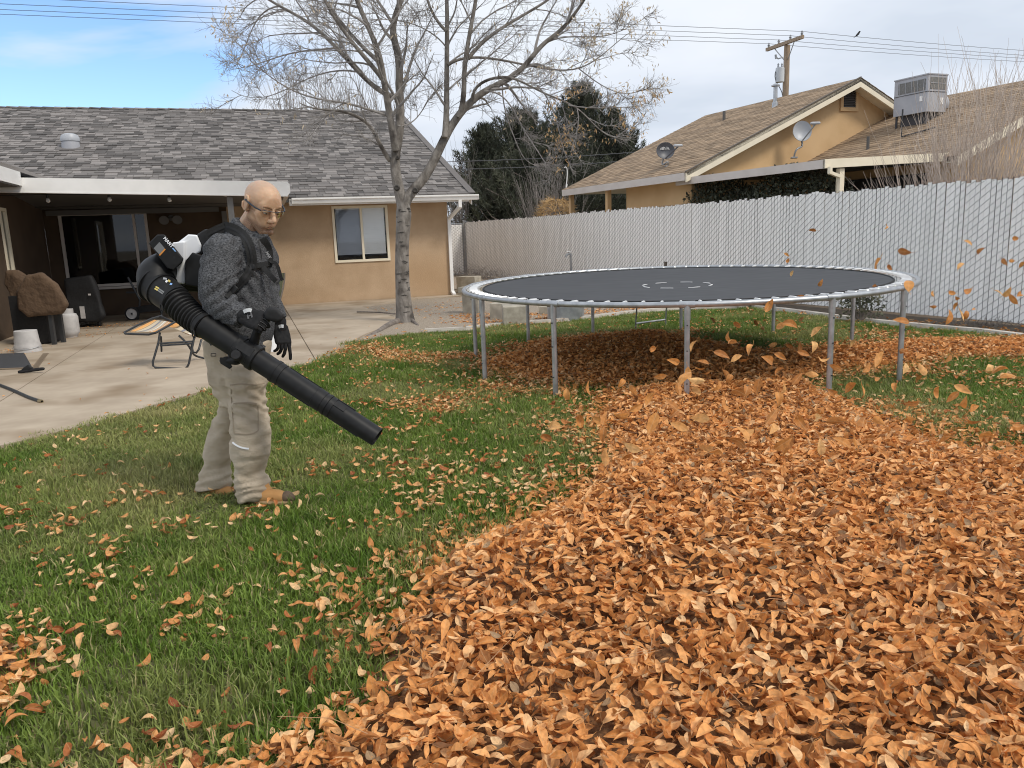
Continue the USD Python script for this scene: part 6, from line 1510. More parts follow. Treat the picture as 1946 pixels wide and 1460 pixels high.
b2 = hull([(bz_(384, 934, FAR_), .046), (bz_(400, 930, FAR_), .050), (bz_(420, 936, FAR_ - .03), .044)]) + hull([(bz_(420, 936, FAR_ - .03), .044), (bz_(440, 938, FAR_ - .05), .038), (bz_(452, 940, FAR_ - .06), .030)]) + hull([(bz_(395, 918, FAR_), .052), (bz_(412, 925, FAR_), .05)])
bo = boot(b2)
obj('toe_cap', soft(hull([(bz_(452, 939, FAR_ - .06), .036), (bz_(458, 941, FAR_ - .065), .028)]), .012, 4), 'toe_cap', bo, smooth=True)
obj('sole', soft(hull([(bz_(376, 945, FAR_ + .02), .016), (bz_(378, 946, FAR_ - .05), .016), (bz_(425, 950, FAR_ - .06), .016), (bz_(425, 950, FAR_ + .01), .016), (bz_(456, 949, FAR_ - .06), .012)]), .02, 4), 'sole', bo, smooth=True)
# jacket
TO = 4.30
torso = loft(interp_rows([(440, 446, 500, TO, .075), (450, 428, 508, TO, .125), (460, 412, 512, TO, .175), (475, 402, 515, TO, .20), (495, 399, 518, TO, .205), (515, 400, 519, TO, .20), (545, 402, 519, TO - .01, .19), (575, 403, 521, TO - .01, .185), (605, 400, 519, TO - .015, .18), (635, 394, 516, TO - .015, .178), (654, 391, 512, TO - .015, .172), (658, 393, 510, TO - .015, .16)], 30), seg=36)
collar = limbm([at(453, 478, 4.30), at(459, 464, 4.30), at(467, 450, 4.295), at(478, 433, 4.29)], [.125, .118, .108, .096], [.13, .11, .095, .082], 30)
AS, AE, AW = at(423, 477, 4.10), at(411, 566, 4.02), at(462, 604, 3.955)
upper = limbm([at(436, 462, 4.16), at(426, 472, 4.12), AS, at(417, 505, 4.07), at(413, 540, 4.03), at(411, 566, 4.02), at(416, 580, 4.015)], [.06, .086, .097, .095, .092, .086, .072], [.06, .085, .09, .082, .078, .074, .065])
fore = limbm([at(404, 562, 4.03), at(412, 572, 4.02), at(425, 583, 4.00), at(444, 596, 3.975), at(457, 604, 3.96), at(461, 606.5, 3.955)], [.06, .080, .079, .064, .052, .048], [.06, .076, .072, .058, .049, .046])
upperL = limbm([at(492, 468, 4.46), at(503, 492, 4.50), at(508, 530, 4.50), at(507, 556, 4.48)], [.07, .078, .072, .062], [.07, .075, .07, .06])
foreL = limbm([at(504, 548, 4.49), at(510, 566, 4.47), at(522, 590, 4.45), at(530, 608, 4.44)], [.055, .064, .054, .045], [.055, .062, .05, .043])
def jfold(v, n, r):
    q = proj(v); el = np.exp(-(((q[:, 0] - 420) / 34) ** 2 + ((q[:, 1] - 562) / 34) ** 2)) * (v[:, 1] < 4.16)
    hem = np.clip((q[:, 1] - 630) / 22, 0, 1) * (v[:, 1] > 4.05)
    cuff = np.clip((q[:, 0] - 436) / 20, 0, 1) * (v[:, 1] < 4.03)
    arm = (v[:, 1] < 4.13) * (q[:, 0] < 462)
    sl = np.sin(q[:, 1] * .22 + q[:, 0] * .17 + n * 11); sl2 = np.sin(q[:, 1] * .17 - q[:, 0] * .22 + n * 11)
    sharp = lambda a: np.sign(a) * np.abs(a) ** .7
    w_ = np.clip(meshkit.fbm(v * np.array([6, 6, 6.]), 2, 44) * 3.2 - 1.1, 0, 1)
    return (n * .008 + (r - .5) * .005 + sharp(sl) * (.0062 * arm + .008 * el) * w_ + sharp(sl2) * .0068 * (1 - arm) * w_ - hem * .004
            + np.sin((q[:, 0] * .8 + q[:, 1] * .5) * .42 + n * 3) * .005 * cuff)
jk = cloth(torso + collar + upper + fore + upperL + foreL, .013, 7, jfold, 11, (3.5, 3.5, 5))
jacket = obj('jacket', jk, 'jacket', man, smooth=True)
RC = trimesh.Trimesh(jk.vertices, jk.faces, process=False)
RT = trimesh.Trimesh(tr_m.vertices, tr_m.faces, process=False)
def on(mesh, pts, lift=.004):
    """points of the mesh under photograph pixels, lifted a little off the cloth"""
    D = np.array([ray(*p) for p in pts]); D /= np.linalg.norm(D, axis=1, keepdims=True)
    loc, ir, it = mesh.ray.intersects_location(np.tile(CAM, (len(D), 1)), D, multiple_hits=False)
    out = np.full((len(D), 3), np.nan)
    out[ir] = loc - D[ir] * lift
    ok = ~np.isnan(out[:, 0])
    if ok.sum() > 1:
        i = np.arange(len(D))
        for k in range(3): out[:, k] = np.interp(i, i[ok], out[ok, k])
    return out
def dense(pts, n=6): return smoothpath(np.c_[np.asarray(pts, float), np.zeros(len(pts))], n)[:, :2]
def even(P, k=5):
    P = np.array(P); Q = P.copy()
    for _ in range(k): Q[1:-1] = .25 * Q[:-2] + .5 * Q[1:-1] + .25 * Q[2:]
    return Q
def uniq_(P):
    k = [0]
    for i in range(1, len(P)):
        if np.linalg.norm(P[i] - P[k[-1]]) > .002: k.append(i)
    return P[k]
def band(mesh, pts, w, th, lift=.006, smooth_k=4):
    q = dense(pts); P = even(uniq_(on(mesh, q, lift)), smooth_k)
    t = np.gradient(P, axis=0); view = P - CAM
    side = np.cross(t, view)
    return MB().ribbon(P, side, w, th)
zp = band(RC, [(492, 456), (493, 466), (495, 478), (497, 490), (497.5, 500)], .007, .004, .003, 2)
obj('zip', zp, 'zip', jacket)
obj('collar_flap', MB().ribbon(np.array([at(480, 447, 4.14), at(494, 450, 4.12), at(504, 448, 4.13), at(509, 446.5, 4.16)]), ez, [.016, .022, .016, .005], .006), 'jacket', jacket)
tmj = meshkit.text_mesh('HART', .026, .0015, bold=True); v = np.asarray(tmj.vertices); k = v[:, 0].max()
Pt = on(RC, [(504.5, 480), (512, 494)], .006); ax_ = Pt[1] - Pt[0]; ax_ /= np.linalg.norm(ax_); vw = CAM - Pt[0]; vw /= np.linalg.norm(vw); ay_ = np.cross(vw, ax_); ay_ /= np.linalg.norm(ay_)
obj('chest_print', MB().add(Pt[0] + v[:, :1] * ax_ * (.050 / k) + v[:, 1:2] * ay_ * .55 + v[:, 2:] * vw, tmj.faces), 'reflective', jacket)
# trouser details
obj('knee_pocket', band(RT, [(445, 824), (460, 825), (480, 824), (491, 818)], .006, .004, .002, 2), 'khaki_seam', man)
obj('seam', band(RT, [(439, 731), (440, 760), (443, 800), (445, 824)], .005, .003, .002, 2), 'khaki_seam', man)
obj('seam', band(RT, [(441, 732), (460, 730), (480, 731), (503, 728)], .005, .003, .002, 2), 'khaki_seam', man)
obj('seam', band(RT, [(490, 772), (491, 795), (491, 818)], .005, .003, .002, 2), 'khaki_seam', man)
obj('pocket_flap', band(RT, [(444, 768), (465, 766), (488, 768)], .009, .005, .002, 2), 'khaki_seam', man)
obj('hip_pocket_seam', band(RT, [(425, 664), (432, 684), (440, 704)], .004, .003, .002, 2), 'khaki_seam', man)
obj('hip_pocket_bag', soft(hull([(at(408, 700, 4.20), .022), (at(412, 722, 4.19), .024), (at(418, 728, 4.18), .020), (at(428, 716, 4.15), .022)]), .014, 5), 'khaki', man, smooth=True)
obj('reflective_strip', band(RT, [(442, 841), (450, 847), (460, 851), (473, 853)], .009, .003, .003, 2), 'reflective', man)
pat_ = MB()
c_ = on(RT, [(401, 672), (410, 672), (410, 677), (401, 677), (401, 672)], .004); pat_.tube(c_, .0016, 4)
obj('pocket_label', pat_, 'zip', man)
# head
HC = at(500.5, 388.5, 4.27)
yaw, pit = math.radians(-44), math.radians(26)
hR = rotm([0, 0, 1], yaw) @ rotm([0, 1, 0], pit) @ rotm([1, 0, 0], math.radians(-3))
SCL = 1.10
hp_ = lambda x, y, z: HC + hR @ (np.array([x, y, z]) * SCL)
def ell(c, r, seg=32):
    A = np.zeros((3, 4)); A[:, :3] = hR @ np.diag(np.array(r) * SCL); A[:, 3] = hp_(*c)
    return Manifold.sphere(1.0, seg).transform(A.tolist())
def hh(*prs): return hull([(hp_(*c), r * SCL) for c, r in prs], 16)
skull = ell((-.012, 0, .024), (.104, .079, .082)) + hh(((.045, .0, .045), .045), ((.05, .028, .02), .034), ((.05, -.028, .02), .034))
face = hh(((.050, .036, -.026), .030), ((.050, -.036, -.026), .030), ((.058, .030, .018), .022), ((.058, -.030, .018), .022), ((.066, .018, -.075), .022), ((.066, -.018, -.075), .022))
jaw = hh(((-.010, .054, -.066), .018), ((-.010, -.054, -.066), .018), ((.066, .020, -.113), .018), ((.066, -.020, -.113), .018), ((.03, 0, -.06), .05), ((.0, .055, -.03), .018), ((.0, -.055, -.03), .018))
chin = hh(((.076, .013, -.110), .016), ((.076, -.013, -.110), .016))
mouth = hh(((.078, .016, -.074), .012), ((.078, -.016, -.074), .012), ((.084, 0, -.068), .011), ((.083, 0, -.083), .010))
nose = hh(((.084, 0, .008), .0095), ((.113, 0, -.036), .0120), ((.098, 0, -.044), .011)) + hh(((.096, .013, -.045), .0095), ((.096, -.013, -.045), .0095), ((.112, 0, -.038), .0115))
brow = hh(((.075, .038, .013), .012), ((.0835, .008, .012), .0115)) + hh(((.075, -.038, .013), .012), ((.0835, -.008, .012), .0115))
cheek = hh(((.062, .040, -.030), .018), ((.07, .026, -.042), .016)) + hh(((.062, -.040, -.030), .018), ((.07, -.026, -.042), .016))
neck = hull([(hp_(-.030, 0, -.05), .058), (at(474, 432, 4.29), .062)], 20) + hull([(at(474, 432, 4.29), .062), (at(468, 452, 4.30), .075), (at(470, 470, TO), .08)], 20)
sock = ell((.090, .031, -.006), (.020, .017, .012), 16) + ell((.090, -.031, -.006), (.020, .017, .012), 16)
head = (skull + face + jaw + chin + mouth + brow + cheek + neck) - sock + nose
def ear(s):
    e = Manifold()
    ring_ = [(-.008 + .022 * math.sin(a) * .8 - .004, s * (.083 + .006 * (a > 3.6)), -.001 + .034 * math.cos(a)) for a in np.linspace(-.4, 4.6, 9)]
    for p, q in zip(ring_[:-1], ring_[1:]): e = e + hh((p, .0060), (q, .0060))
    e = e + hh(((-.004, s * .078, .012), .008), ((-.004, s * .078, -.018), .008), ((-.014, s * .080, -.002), .006))
    e = e + hh(*[((p[0], p[1] * .965, p[2]), .0042) for p in ring_])
    return e + hh(((.002, s * .078, -.028), .008), ((.0, s * .080, -.034), .007))
core = hull([(at(470, 470, TO), .08), (at(460, 520, TO), .10), (at(452, 600, TO), .10)], 12) + hull([(at(452, 600, TO), .10), (at(450, 690, HIP), .10)], 12)
core = core + hull([(at(460, 700, NEAR + .02), .06), (at(472, 800, NEAR), .05), (at(480, 900, NEAR), .04)], 10) + hull([(at(448, 700, FAR_ - .02), .06), (at(440, 800, FAR_), .035)], 10) + hull([(at(440, 800, FAR_), .035), (at(408, 915, FAR_), .035)], 10)
core = core + hull([(at(440, 475, 4.2), .04), (AS, .04)], 10) + hull([(AS, .035), (AE, .035)], 10) + hull([(AE, .035), (AW, .028)], 10) + hull([(at(480, 470, 4.4), .04), (at(503, 492, 4.5), .035)], 10) + hull([(at(503, 492, 4.5), .035), (at(507, 556, 4.48), .03)], 10) + hull([(at(507, 556, 4.48), .03), (at(529, 606, 4.44), .025)], 10)
hm = soft(head + ear(1) + ear(-1) + core, .0065, 6, .5, .52)
v = np.asarray(hm.vertices); loc = ((v - HC) @ hR) / SCL
beard = np.clip((-.052 - loc[:, 2] + .25 * np.clip(.0 - loc[:, 0], -.06, .03)) / .02, 0, 1) * np.clip((loc[:, 0] + .02) / .02, 0, 1) * np.clip((loc[:, 2] + .155) / .02, 0, 1)
beard = np.clip(beard + .9 * np.clip(1 - np.hypot(loc[:, 0] - .006, (loc[:, 2] + .03) * .55) / .02, 0, 1) * (np.abs(loc[:, 1]) > .04), 0, 1)
lipzone = np.exp(-((loc[:, 2] + .076) / .012) ** 2) * (np.abs(loc[:, 1]) < .022) * (loc[:, 0] > .07)
beard = beard * (1 - .8 * lipzone)
scalp = np.clip((loc[:, 2] - .035) / .04, 0, 1) * np.clip((.045 - loc[:, 0]) / .03, 0, 1)
MATS['skin'] = usdkit.material(stage, '/World/Looks/skin', {
    'geo': ('geometry', {}), 'n': ('noise_texture', {'scale': 28.0, 'detail': 5.0}), 'r': ('rgb_ramp', {'ramp': [(.3, (.47, .29, .175)), (.7, (.57, .375, .245))]}),
    'b': ('attribute', {'attribute': 'beard'}), 'sc': ('attribute', {'attribute': 'scalp'}),
    'bn': ('noise_texture', {'scale': 420.0, 'detail': 3.0}), 'br': ('rgb_ramp', {'ramp': [(.38, (.09, .052, .032)), (.62, (.30, .17, .10))]}),
    'm': ('mix_color', {}), 'bf': ('math', {'math_type': 'multiply', 'value2': .92}), 'm2': ('mix_color', {'b': (.40, .28, .21)}), 'sf': ('math', {'math_type': 'multiply', 'value2': .55}),
    'bp': ('bump', {'strength': .2, 'distance': .003}),
    'p': ('principled_bsdf', {'roughness': .48, 'subsurface_weight': .12, 'subsurface_scale': .01, 'specular_ior_level': .45})},
    [('geo.position', 'n.vector'), ('n.fac', 'r.fac'), ('geo.position', 'bn.vector'), ('bn.fac', 'br.fac'), ('b.fac', 'bf.value1'), ('bf.value', 'm.fac'), ('r.color', 'm.a'), ('br.color', 'm.b'),
     ('sc.fac', 'sf.value1'), ('sf.value', 'm2.fac'), ('m.result', 'm2.a'), ('m2.result', 'p.base_color'), ('bn.fac', 'bp.height'), ('bp.normal', 'p.normal')], surface='p.BSDF')
print('beard', beard.mean(), (beard > .5).sum(), loc[beard > .5].mean(0) if (beard > .5).any() else '')
body = obj('body', hm, 'skin', man, smooth=True)
primvar(body, 'beard', beard); primvar(body, 'scalp', scalp)
for s in (-1, 1):
    obj('eye', soft(ell((.079, s * .031, -.006), (.0115, .0135, .0115), 16), .01, 1), 'eye_white', body, smooth=True)
    obj('iris', soft(ell((.0885, s * .031, -.011), (.003, .0055, .0045), 12), .01, 1), 'eye_dark', body, smooth=True)
    obj('eyelid', soft(hh(((.083, s * .019, -.002), .0055), ((.089, s * .031, .000), .006), ((.080, s * .044, -.003), .005)), .008, 2), 'skin', body, smooth=True)
    obj('eyebrow', soft(hh(((.0925, s * .012, .0165), .0050), ((.0895, s * .030, .0215), .0048)) + hh(((.0895, s * .030, .0215), .0048), ((.0795, s * .046, .018), .0036)), .007, 2), 'brow_hair', body, smooth=True)
obj('lips', soft(hh(((.0915, .000, -.0725), .0042), ((.084, .020, -.0765), .0025), ((.084, -.020, -.0765), .0025)) + hh(((.0905, .000, -.081), .0048), ((.083, .018, -.0785), .0025), ((.083, -.018, -.0785), .0025)), .006, 2), 'lip', body, smooth=True)
obj('mouth_line', MB().tube([hp_(.0845, y, -.0772 - .05 * abs(y) + .0) + hR @ np.array([.0095 * (1 - (abs(y) / .022) ** 2), 0, 0]) for y in np.linspace(-.021, .021, 7)], .0014, 5), 'eye_dark', body)
# safety glasses
gl_ = obj('safety_glasses', MB().tube([hp_(.088, -.062, .004), hp_(.06, -.077, .006), hp_(.02, -.086, .010), hp_(-.012, -.089, .014), hp_(-.03, -.084, .004)], [.004, .0045, .005, .005, .003], 6)
    .tube([hp_(.088, .062, .004), hp_(.06, .077, .006), hp_(.02, .086, .010), hp_(-.012, .089, .014), hp_(-.03, .084, .004)], [.004, .0045, .005, .005, .003], 6)
    .tube([hp_(.088, -.062, .006), hp_(.106, -.04, .009), hp_(.113, -.012, .008), hp_(.113, .012, .008), hp_(.106, .04, .009), hp_(.088, .062, .006)], .0022, 6), 'glass_frame', man)
for s in (-1, 1):
    P = []
    for u in np.linspace(0, 1, 8):
        y = s * (.010 + .052 * u); x = .1135 - .026 * u ** 1.8
        drop = .036 * math.sin(math.pi * min(1, .25 + .75 * (1 - u) ** .8) * .75) if True else 0
        P.append([hp_(x - .004 * k, y, .008 - (.032 - .012 * u ** 2) * k) for k in np.linspace(0, 1, 5)])
    obj('lens', MB().grid(np.array(P)), 'lens', gl_, smooth=True)

# ---- gloves
def glove(palm_c, R, fingers, cuff, thumb, name):
    """R columns: toward finger tips, across toward the thumb side, out of the back of the hand"""
    P = lambda x, y, z: palm_c + R @ np.array([x, y, z])
    m = hull([(P(-.042, .026, 0), .020), (P(-.042, -.026, 0), .020), (P(.040, .034, 0), .0165), (P(.040, -.036, 0), .0155), (P(.0, .036, -.004), .018), (P(.0, -.036, -.002), .016)], 14)
    for (y, ls, bend, sp, r) in fingers:
        base = np.array([.040, y, .002]); d = 0.0; p = base; ch = [p]
        for l, b in zip(ls, bend):
            d += b; p = p + np.array([math.cos(d) * l, sp * l, -math.sin(d) * l]); ch.append(p)
        rs = [r, r * .97, r * .92, r * .82]
        for i in range(3): m = m + hull([(P(*ch[i]), rs[i]), (P(*ch[i + 1]), rs[i + 1])], 12)
    for i in range(len(thumb) - 1): m = m + hull([(P(*thumb[i]), .0145 - .0015 * i), (P(*thumb[i + 1]), .013 - .0015 * i)], 12)
    m = m + hull([(P(-.040, .0, 0), .030), (cuff, .040)], 14)
    return obj(name, soft(m, .0045, 5), 'glove', man, smooth=True), P
# right hand closed on the control grip, knuckles to the right and down
xf = at(497, 615, 3.90) - at(464, 602, 3.935); xf /= np.linalg.norm(xf)
zb = CAM - at(480, 606, 3.9); zb /= np.linalg.norm(zb); zb = zb + ez * .35; zb -= xf * (zb @ xf); zb /= np.linalg.norm(zb)
yb = np.cross(zb, xf)
R1 = np.column_stack([xf, yb, zb])
ln = [(.034, .026, .022), (.038, .030, .024), (.036, .028, .023), (.030, .022, .020)]
fing = [(.030, (.040, .030, .024), (.10, .25, .25), .12, .0105), (.0095, ln[1], (.65, 1.05, .75), .02, .0108), (-.011, ln[2], (.75, 1.1, .8), -.02, .0104), (-.031, ln[3], (.8, 1.1, .8), -.06, .0094)]
g1, P1 = glove(at(480, 606, 3.915), R1, fing, at(457, 602, 3.955), [(-.018, .034, -.010), (.010, .054, -.024), (.038, .058, -.034), (.060, .050, -.042)], 'glove')
lm = MB()
def hmark(m, c, ax, ay, s):
    m.obox(c - ax * s * .32, ax, ay, np.cross(ax, ay), s * .26, s, .003); m.obox(c + ax * s * .32, ax, ay, np.cross(ax, ay), s * .26, s, .003); m.obox(c, ax, ay, np.cross(ax, ay), s * .5, s * .24, .003)
hmark(lm, P1(-.008, .002, .0215), R1 @ np.array([.7, .7, 0]), R1 @ np.array([-.7, .7, 0]), .030)
obj('glove_mark', lm, 'glove_line', g1)
obj('cuff_tab', MB().ribbon([at(463, 592.5, 3.90), at(469, 590, 3.895), at(474, 589, 3.895), at(478, 590.5, 3.90)], ez, .018, .004), 'reflective', g1)
for y in (.0095, -.011, -.031):
    obj('seam_line', MB().tube(smoothpath([P1(.046, y + .010, .011), P1(.066, y + .0105, .002), P1(.080, y + .008, -.020)], 4), .0010, 4), 'glove_line', g1)
# left hand hanging beside the far thigh
xf = at(540, 668, 4.40) - at(531, 618, 4.44); xf /= np.linalg.norm(xf)
zb = CAM - at(536, 640, 4.42); zb /= np.linalg.norm(zb); zb = zb + np.array([.9, 0, 0]); zb -= xf * (zb @ xf); zb /= np.linalg.norm(zb)
R2_ = np.column_stack([xf, np.cross(zb, xf), zb])
fing = [(.030, (.042, .030, .026), (.05, .15, .15), .08, .0105), (.0095, ln[1], (.20, .45, .4), .02, .0108), (-.011, ln[2], (.30, .6, .5), -.02, .0104), (-.031, ln[3], (.35, .7, .5), -.06, .0094)]
g2, P2 = glove(at(536, 637, 4.42), R2_, fing, at(530.5, 611, 4.44), [(-.020, .032, -.008), (.006, .052, -.020), (.034, .060, -.026), (.055, .058, -.030)], 'glove')
obj('cuff_tab', MB().ribbon([at(530, 621, 4.385), at(535, 620, 4.38), at(539, 620.5, 4.385)], ez, .018, .004), 'reflective', g2)

# ================================================================ backpack blower
bl0 = at(345, 500, 4.35)
blow = thing('backpack_blower', 'black and white battery backpack leaf blower with long black tube carried by the man', 'leaf blower', bl0)
def px_hull(pts, d0, d1, r): return hull([(at(px, py, d), r) for px, py in pts for d in (d0, d1)], 10)
hs1 = px_hull([(317, 507), (331, 464), (349, 462), (349, 536), (331, 536), (308, 499)], 4.25, 4.50, .009)
hs2 = px_hull([(342, 462), (359, 449), (373, 450), (380, 466), (379, 476), (352, 494)], 4.27, 4.50, .009)
housing = obj('housing', to_tri(hs1 + hs2), 'white_plastic', blow, smooth=28)
obj('back_frame', to_tri(px_hull([(355, 498), (367, 483), (386, 489), (384, 545), (355, 539)], 4.20, 4.52, .008) + px_hull([(322, 520), (340, 536), (384, 540), (384, 552), (345, 550)], 4.36, 4.50, .010)), 'black_plastic', blow, smooth=25)
obj('shoulder_pad', soft(px_hull([(379, 448), (392, 440), (404, 441), (408, 452), (390, 474), (383, 480)], 4.28, 4.46, .012), .02, 4), 'black_matte', blow, smooth=True)
bt = obj('battery', to_tri(px_hull([(286, 463), (300, 449), (312, 449), (346, 492), (344, 498), (330, 511), (320, 508)], 4.13, 4.24, .007)), 'black_plastic', blow, smooth=25)
qd = lambda pts, d: MB().add([at(*p, d) for p in pts] + [at(*p, d + .004) for p in pts], [[0, 1, 2], [0, 2, 3], [4, 6, 5], [4, 7, 6], [0, 4, 5], [0, 5, 1], [1, 5, 6], [1, 6, 2], [2, 6, 7], [2, 7, 3], [3, 7, 4], [3, 4, 0]])
obj('info_label', qd([(292, 472), (303, 460), (313, 472), (303, 484)], 4.121), 'grey_label', bt)
obj('warning_label', qd([(302, 484.5), (313, 472.5), (315, 474.5), (304, 486.5)], 4.120), 'orange_label', bt)
tmj = meshkit.text_mesh('HART', .026, .002, bold=True); v = np.asarray(tmj.vertices)
a0, a1 = at(309.5, 453, 4.121), at(325.5, 471.5, 4.121); ax_ = a1 - a0; Lt = np.linalg.norm(ax_); ax_ /= Lt; vw = CAM - a0; vw /= np.linalg.norm(vw); ay_ = np.cross(vw, ax_)
obj('lettering', MB().add(a0 + v[:, :1] / v[:, 0].max() * Lt * ax_ + v[:, 1:2] * ay_ * .62 + v[:, 2:] * vw, tmj.faces), 'white_plastic', bt)
obj('blue_flash', qd([(326, 471), (330, 472), (335, 478.5), (332, 478)], 4.121), 'blue_label', bt)
for k in range(4):
    p = (303 + k * 8.4, 457 + k * 10.6); obj('rib', qd([(p[0], p[1]), (p[0] + 3, p[1] - 2), (p[0] + 5.5, p[1] + 1.5), (p[0] + 2.5, p[1] + 3.5)], 4.122), 'black_matte', bt)
obj('latch', qd([(307, 501), (312, 503), (320, 512), (317, 518), (308, 511)], 4.243), 'black_plastic', housing)
obj('status_label', qd([(344, 459), (351, 453), (356, 458), (349, 465)], 4.262), 'grey_label', housing)
obj('vent', qd([(362, 451), (365, 450), (371, 456), (368, 457)], 4.262), 'grey_label', housing); obj('vent', qd([(368, 450), (371, 450), (376, 457), (373, 458)], 4.262), 'black_matte', housing)
# fan volute and tubes
def ptube(pts, r, mt, name, parent=None, sides=24, smooth=40):
    return obj(name, MB().tube(np.asarray(pts), r, sides), mt, parent or blow, smooth=smooth)
volute = smoothpath([at(326, 508, 4.34), at(311, 511, 4.27), at(297, 526, 4.20), at(301, 543, 4.165)], 6)
ptube(volute, np.interp(np.linspace(0, 1, len(volute)), [0, .3, .7, 1], [.070, .086, .097, .090]), 'black_plastic', 'fan_elbow')
ax0, ax1 = at(297, 543, 4.165), at(332, 570, 4.09)
dax = (ax1 - ax0) / np.linalg.norm(ax1 - ax0)
for t, r in ((-.012, .099), (.05, .092)): obj('rib_ring', lathe([(r - .02, -.008), (r, -.006), (r, .006), (r - .02, .008)], ax0 + dax * t, dax, 28), 'black_plastic', blow, smooth=30)
col = ptube([ax0, ax0 + dax * .04, ax1], [.088, .086, .079], 'black_plastic', 'outlet_collar')
bx0, bx1 = ax1, at(388, 618, 3.985)
n = 91; t = np.linspace(0, 1, n); bend = np.array([bx0 * (1 - s) + bx1 * s - ez * .012 * math.sin(math.pi * s) for s in t])
rad = (.073 - .010 * t) + .0065 * np.sign(np.sin(t * 2 * math.pi * 10)) * np.abs(np.sin(t * 2 * math.pi * 10)) ** .5
obj('bellows_hose', MB().tube(bend, rad, 28), 'black_plastic', blow, smooth=50)
for c, d, r in ((bx0, dax, .080), (bx1, (bx1 - bx0) / np.linalg.norm(bx1 - bx0), .070)):
    k = obj('hose_clamp', lathe([(r - .01, -.014), (r, -.012), (r, .012), (r - .01, .014)], c, d, 28), 'black_plastic', blow, smooth=30)
    s = np.cross(d, ez); s /= np.linalg.norm(s); s = s if s[1] < 0 else -s
    obj('clamp_eye', MB().tube([c + s * r + d * .0 + np.array([0, 0, -.035]) + (d * math.cos(a) * .010 + ez * math.sin(a) * .020) for a in np.linspace(0, 2 * math.pi, 13)], .0035, 5), 'black_matte', k)
T0, T1 = bx1, at(717, 831, 3.84)
Ld = np.linalg.norm(T1 - T0); td = (T1 - T0) / Ld
def tpos(px):                                        # along the tube by the photograph's column
    lo, hi = 0.0, 1.0
    for _ in range(40):
        m_ = (lo + hi) / 2
        if proj(T0 + (T1 - T0) * m_)[0] < px: lo = m_
        else: hi = m_
    return T0 + (T1 - T0) * lo
for a, b, r0, r1 in ((388, 462, .064, .0585), (462, 524, .0575, .0555), (520, 622, .0545, .0525), (616, 712, .0510, .0495)):
    ptube([tpos(a), tpos(b)], [r0, r1], 'black_plastic', 'tube_section', sides=32)
mz = MB(); q0, q1 = tpos(700), T1
mz.add(*lathe([(.0495, 0), (.0495, np.linalg.norm(q1 - q0)), (.0462, np.linalg.norm(q1 - q0)), (.0462, .02), (0, .02)], q0, td, 32))
obj('nozzle', mz, 'black_plastic', blow, smooth=40)
for px, r, w in ((524, .0595, .010), (531, .0575, .022), (622, .0562, .008), (629, .0545, .016), (607, .0550, .03)):
    obj('joint_ring', lathe([(r - .008, -w), (r, -w * .8), (r, w * .8), (r - .008, w)], tpos(px), td, 32), 'black_plastic', blow, smooth=30)
vwn = CAM - tpos(600); vwn -= td * (vwn @ td); vwn /= np.linalg.norm(vwn); upn = np.cross(td, vwn); upn = upn if upn[2] > 0 else -upn
for (a, b, k1, k2, r) in ((540, 600, .0, 1.0, .054), (540, 600, .0, -1.0, .054), (632, 665, .1, .95, .052), (632, 690, .0, -1, .051)):
    dirn = vwn * k1 + upn * k2; dirn /= np.linalg.norm(dirn); obj('tube_rail', MB().obox((tpos(a) + tpos(b)) / 2 + dirn * r, td, dirn, np.cross(td, dirn), np.linalg.norm(tpos(b) - tpos(a)), .006, .014), 'black_plastic', blow)
obj('slot_panel', MB().obox(tpos(641) + (vwn * .85 + upn * .5) / np.linalg.norm([.85, .5]) * .0515, td, (vwn * .85 + upn * .5) / .986, np.cross(td, (vwn * .85 + upn * .5) / .986), .075, .004, .026), 'black_matte', blow)
# handle clamp, grip and lower bracket
hc = tpos(470)
clamp = obj('handle_clamp', lathe([(.060, -.062), (.068, -.058), (.068, -.030), (.0625, -.026), (.0625, .026), (.068, .030), (.068, .058), (.060, .062)], hc, td, 32), 'black_plastic', blow, smooth=30)
obj('clamp_plate', MB().obox(hc + vwn * .062 + upn * .012, td, vwn, np.cross(td, vwn), .085, .014, .045), 'black_matte', clamp)
obj('bracket', soft(hull([(tpos(462) - upn * .055, .030), (at(446, 686, 3.93), .022), (at(440, 674, 3.96), .020)], 12) + hull([(at(446, 686, 3.93), .022), (at(428, 682, 3.95), .012), (at(421, 686, 3.95), .012)], 12), .014, 3), 'black_plastic', blow, smooth=40)
obj('bracket_hook', to_tri(px_hull([(419, 681), (430, 681), (440, 697), (436, 700), (431, 691), (420, 690)], 3.93, 3.96, .004)), 'black_plastic', blow, smooth=30)
obj('knob', lathe([(0, .03), (.022, .03), (.026, .02), (.026, -.02), (0, -.02)], at(451, 676, 3.90), vwn, 18), 'black_matte', blow, smooth=40)
grip = soft(hull([(hc + upn * .05, .026), (at(489, 630, 3.945), .022)], 12) + hull([(at(489, 630, 3.945), .022), (at(506, 605, 3.935), .024)], 12), .012, 4)
obj('grip', grip, 'black_plastic', blow, smooth=True)
obj('control_head', soft(px_hull([(507, 596), (512, 590), (524, 590), (533, 599), (533, 605), (525, 606), (510, 602)], 3.90, 3.96, .014), .012, 4), 'black_matte', blow, smooth=True)
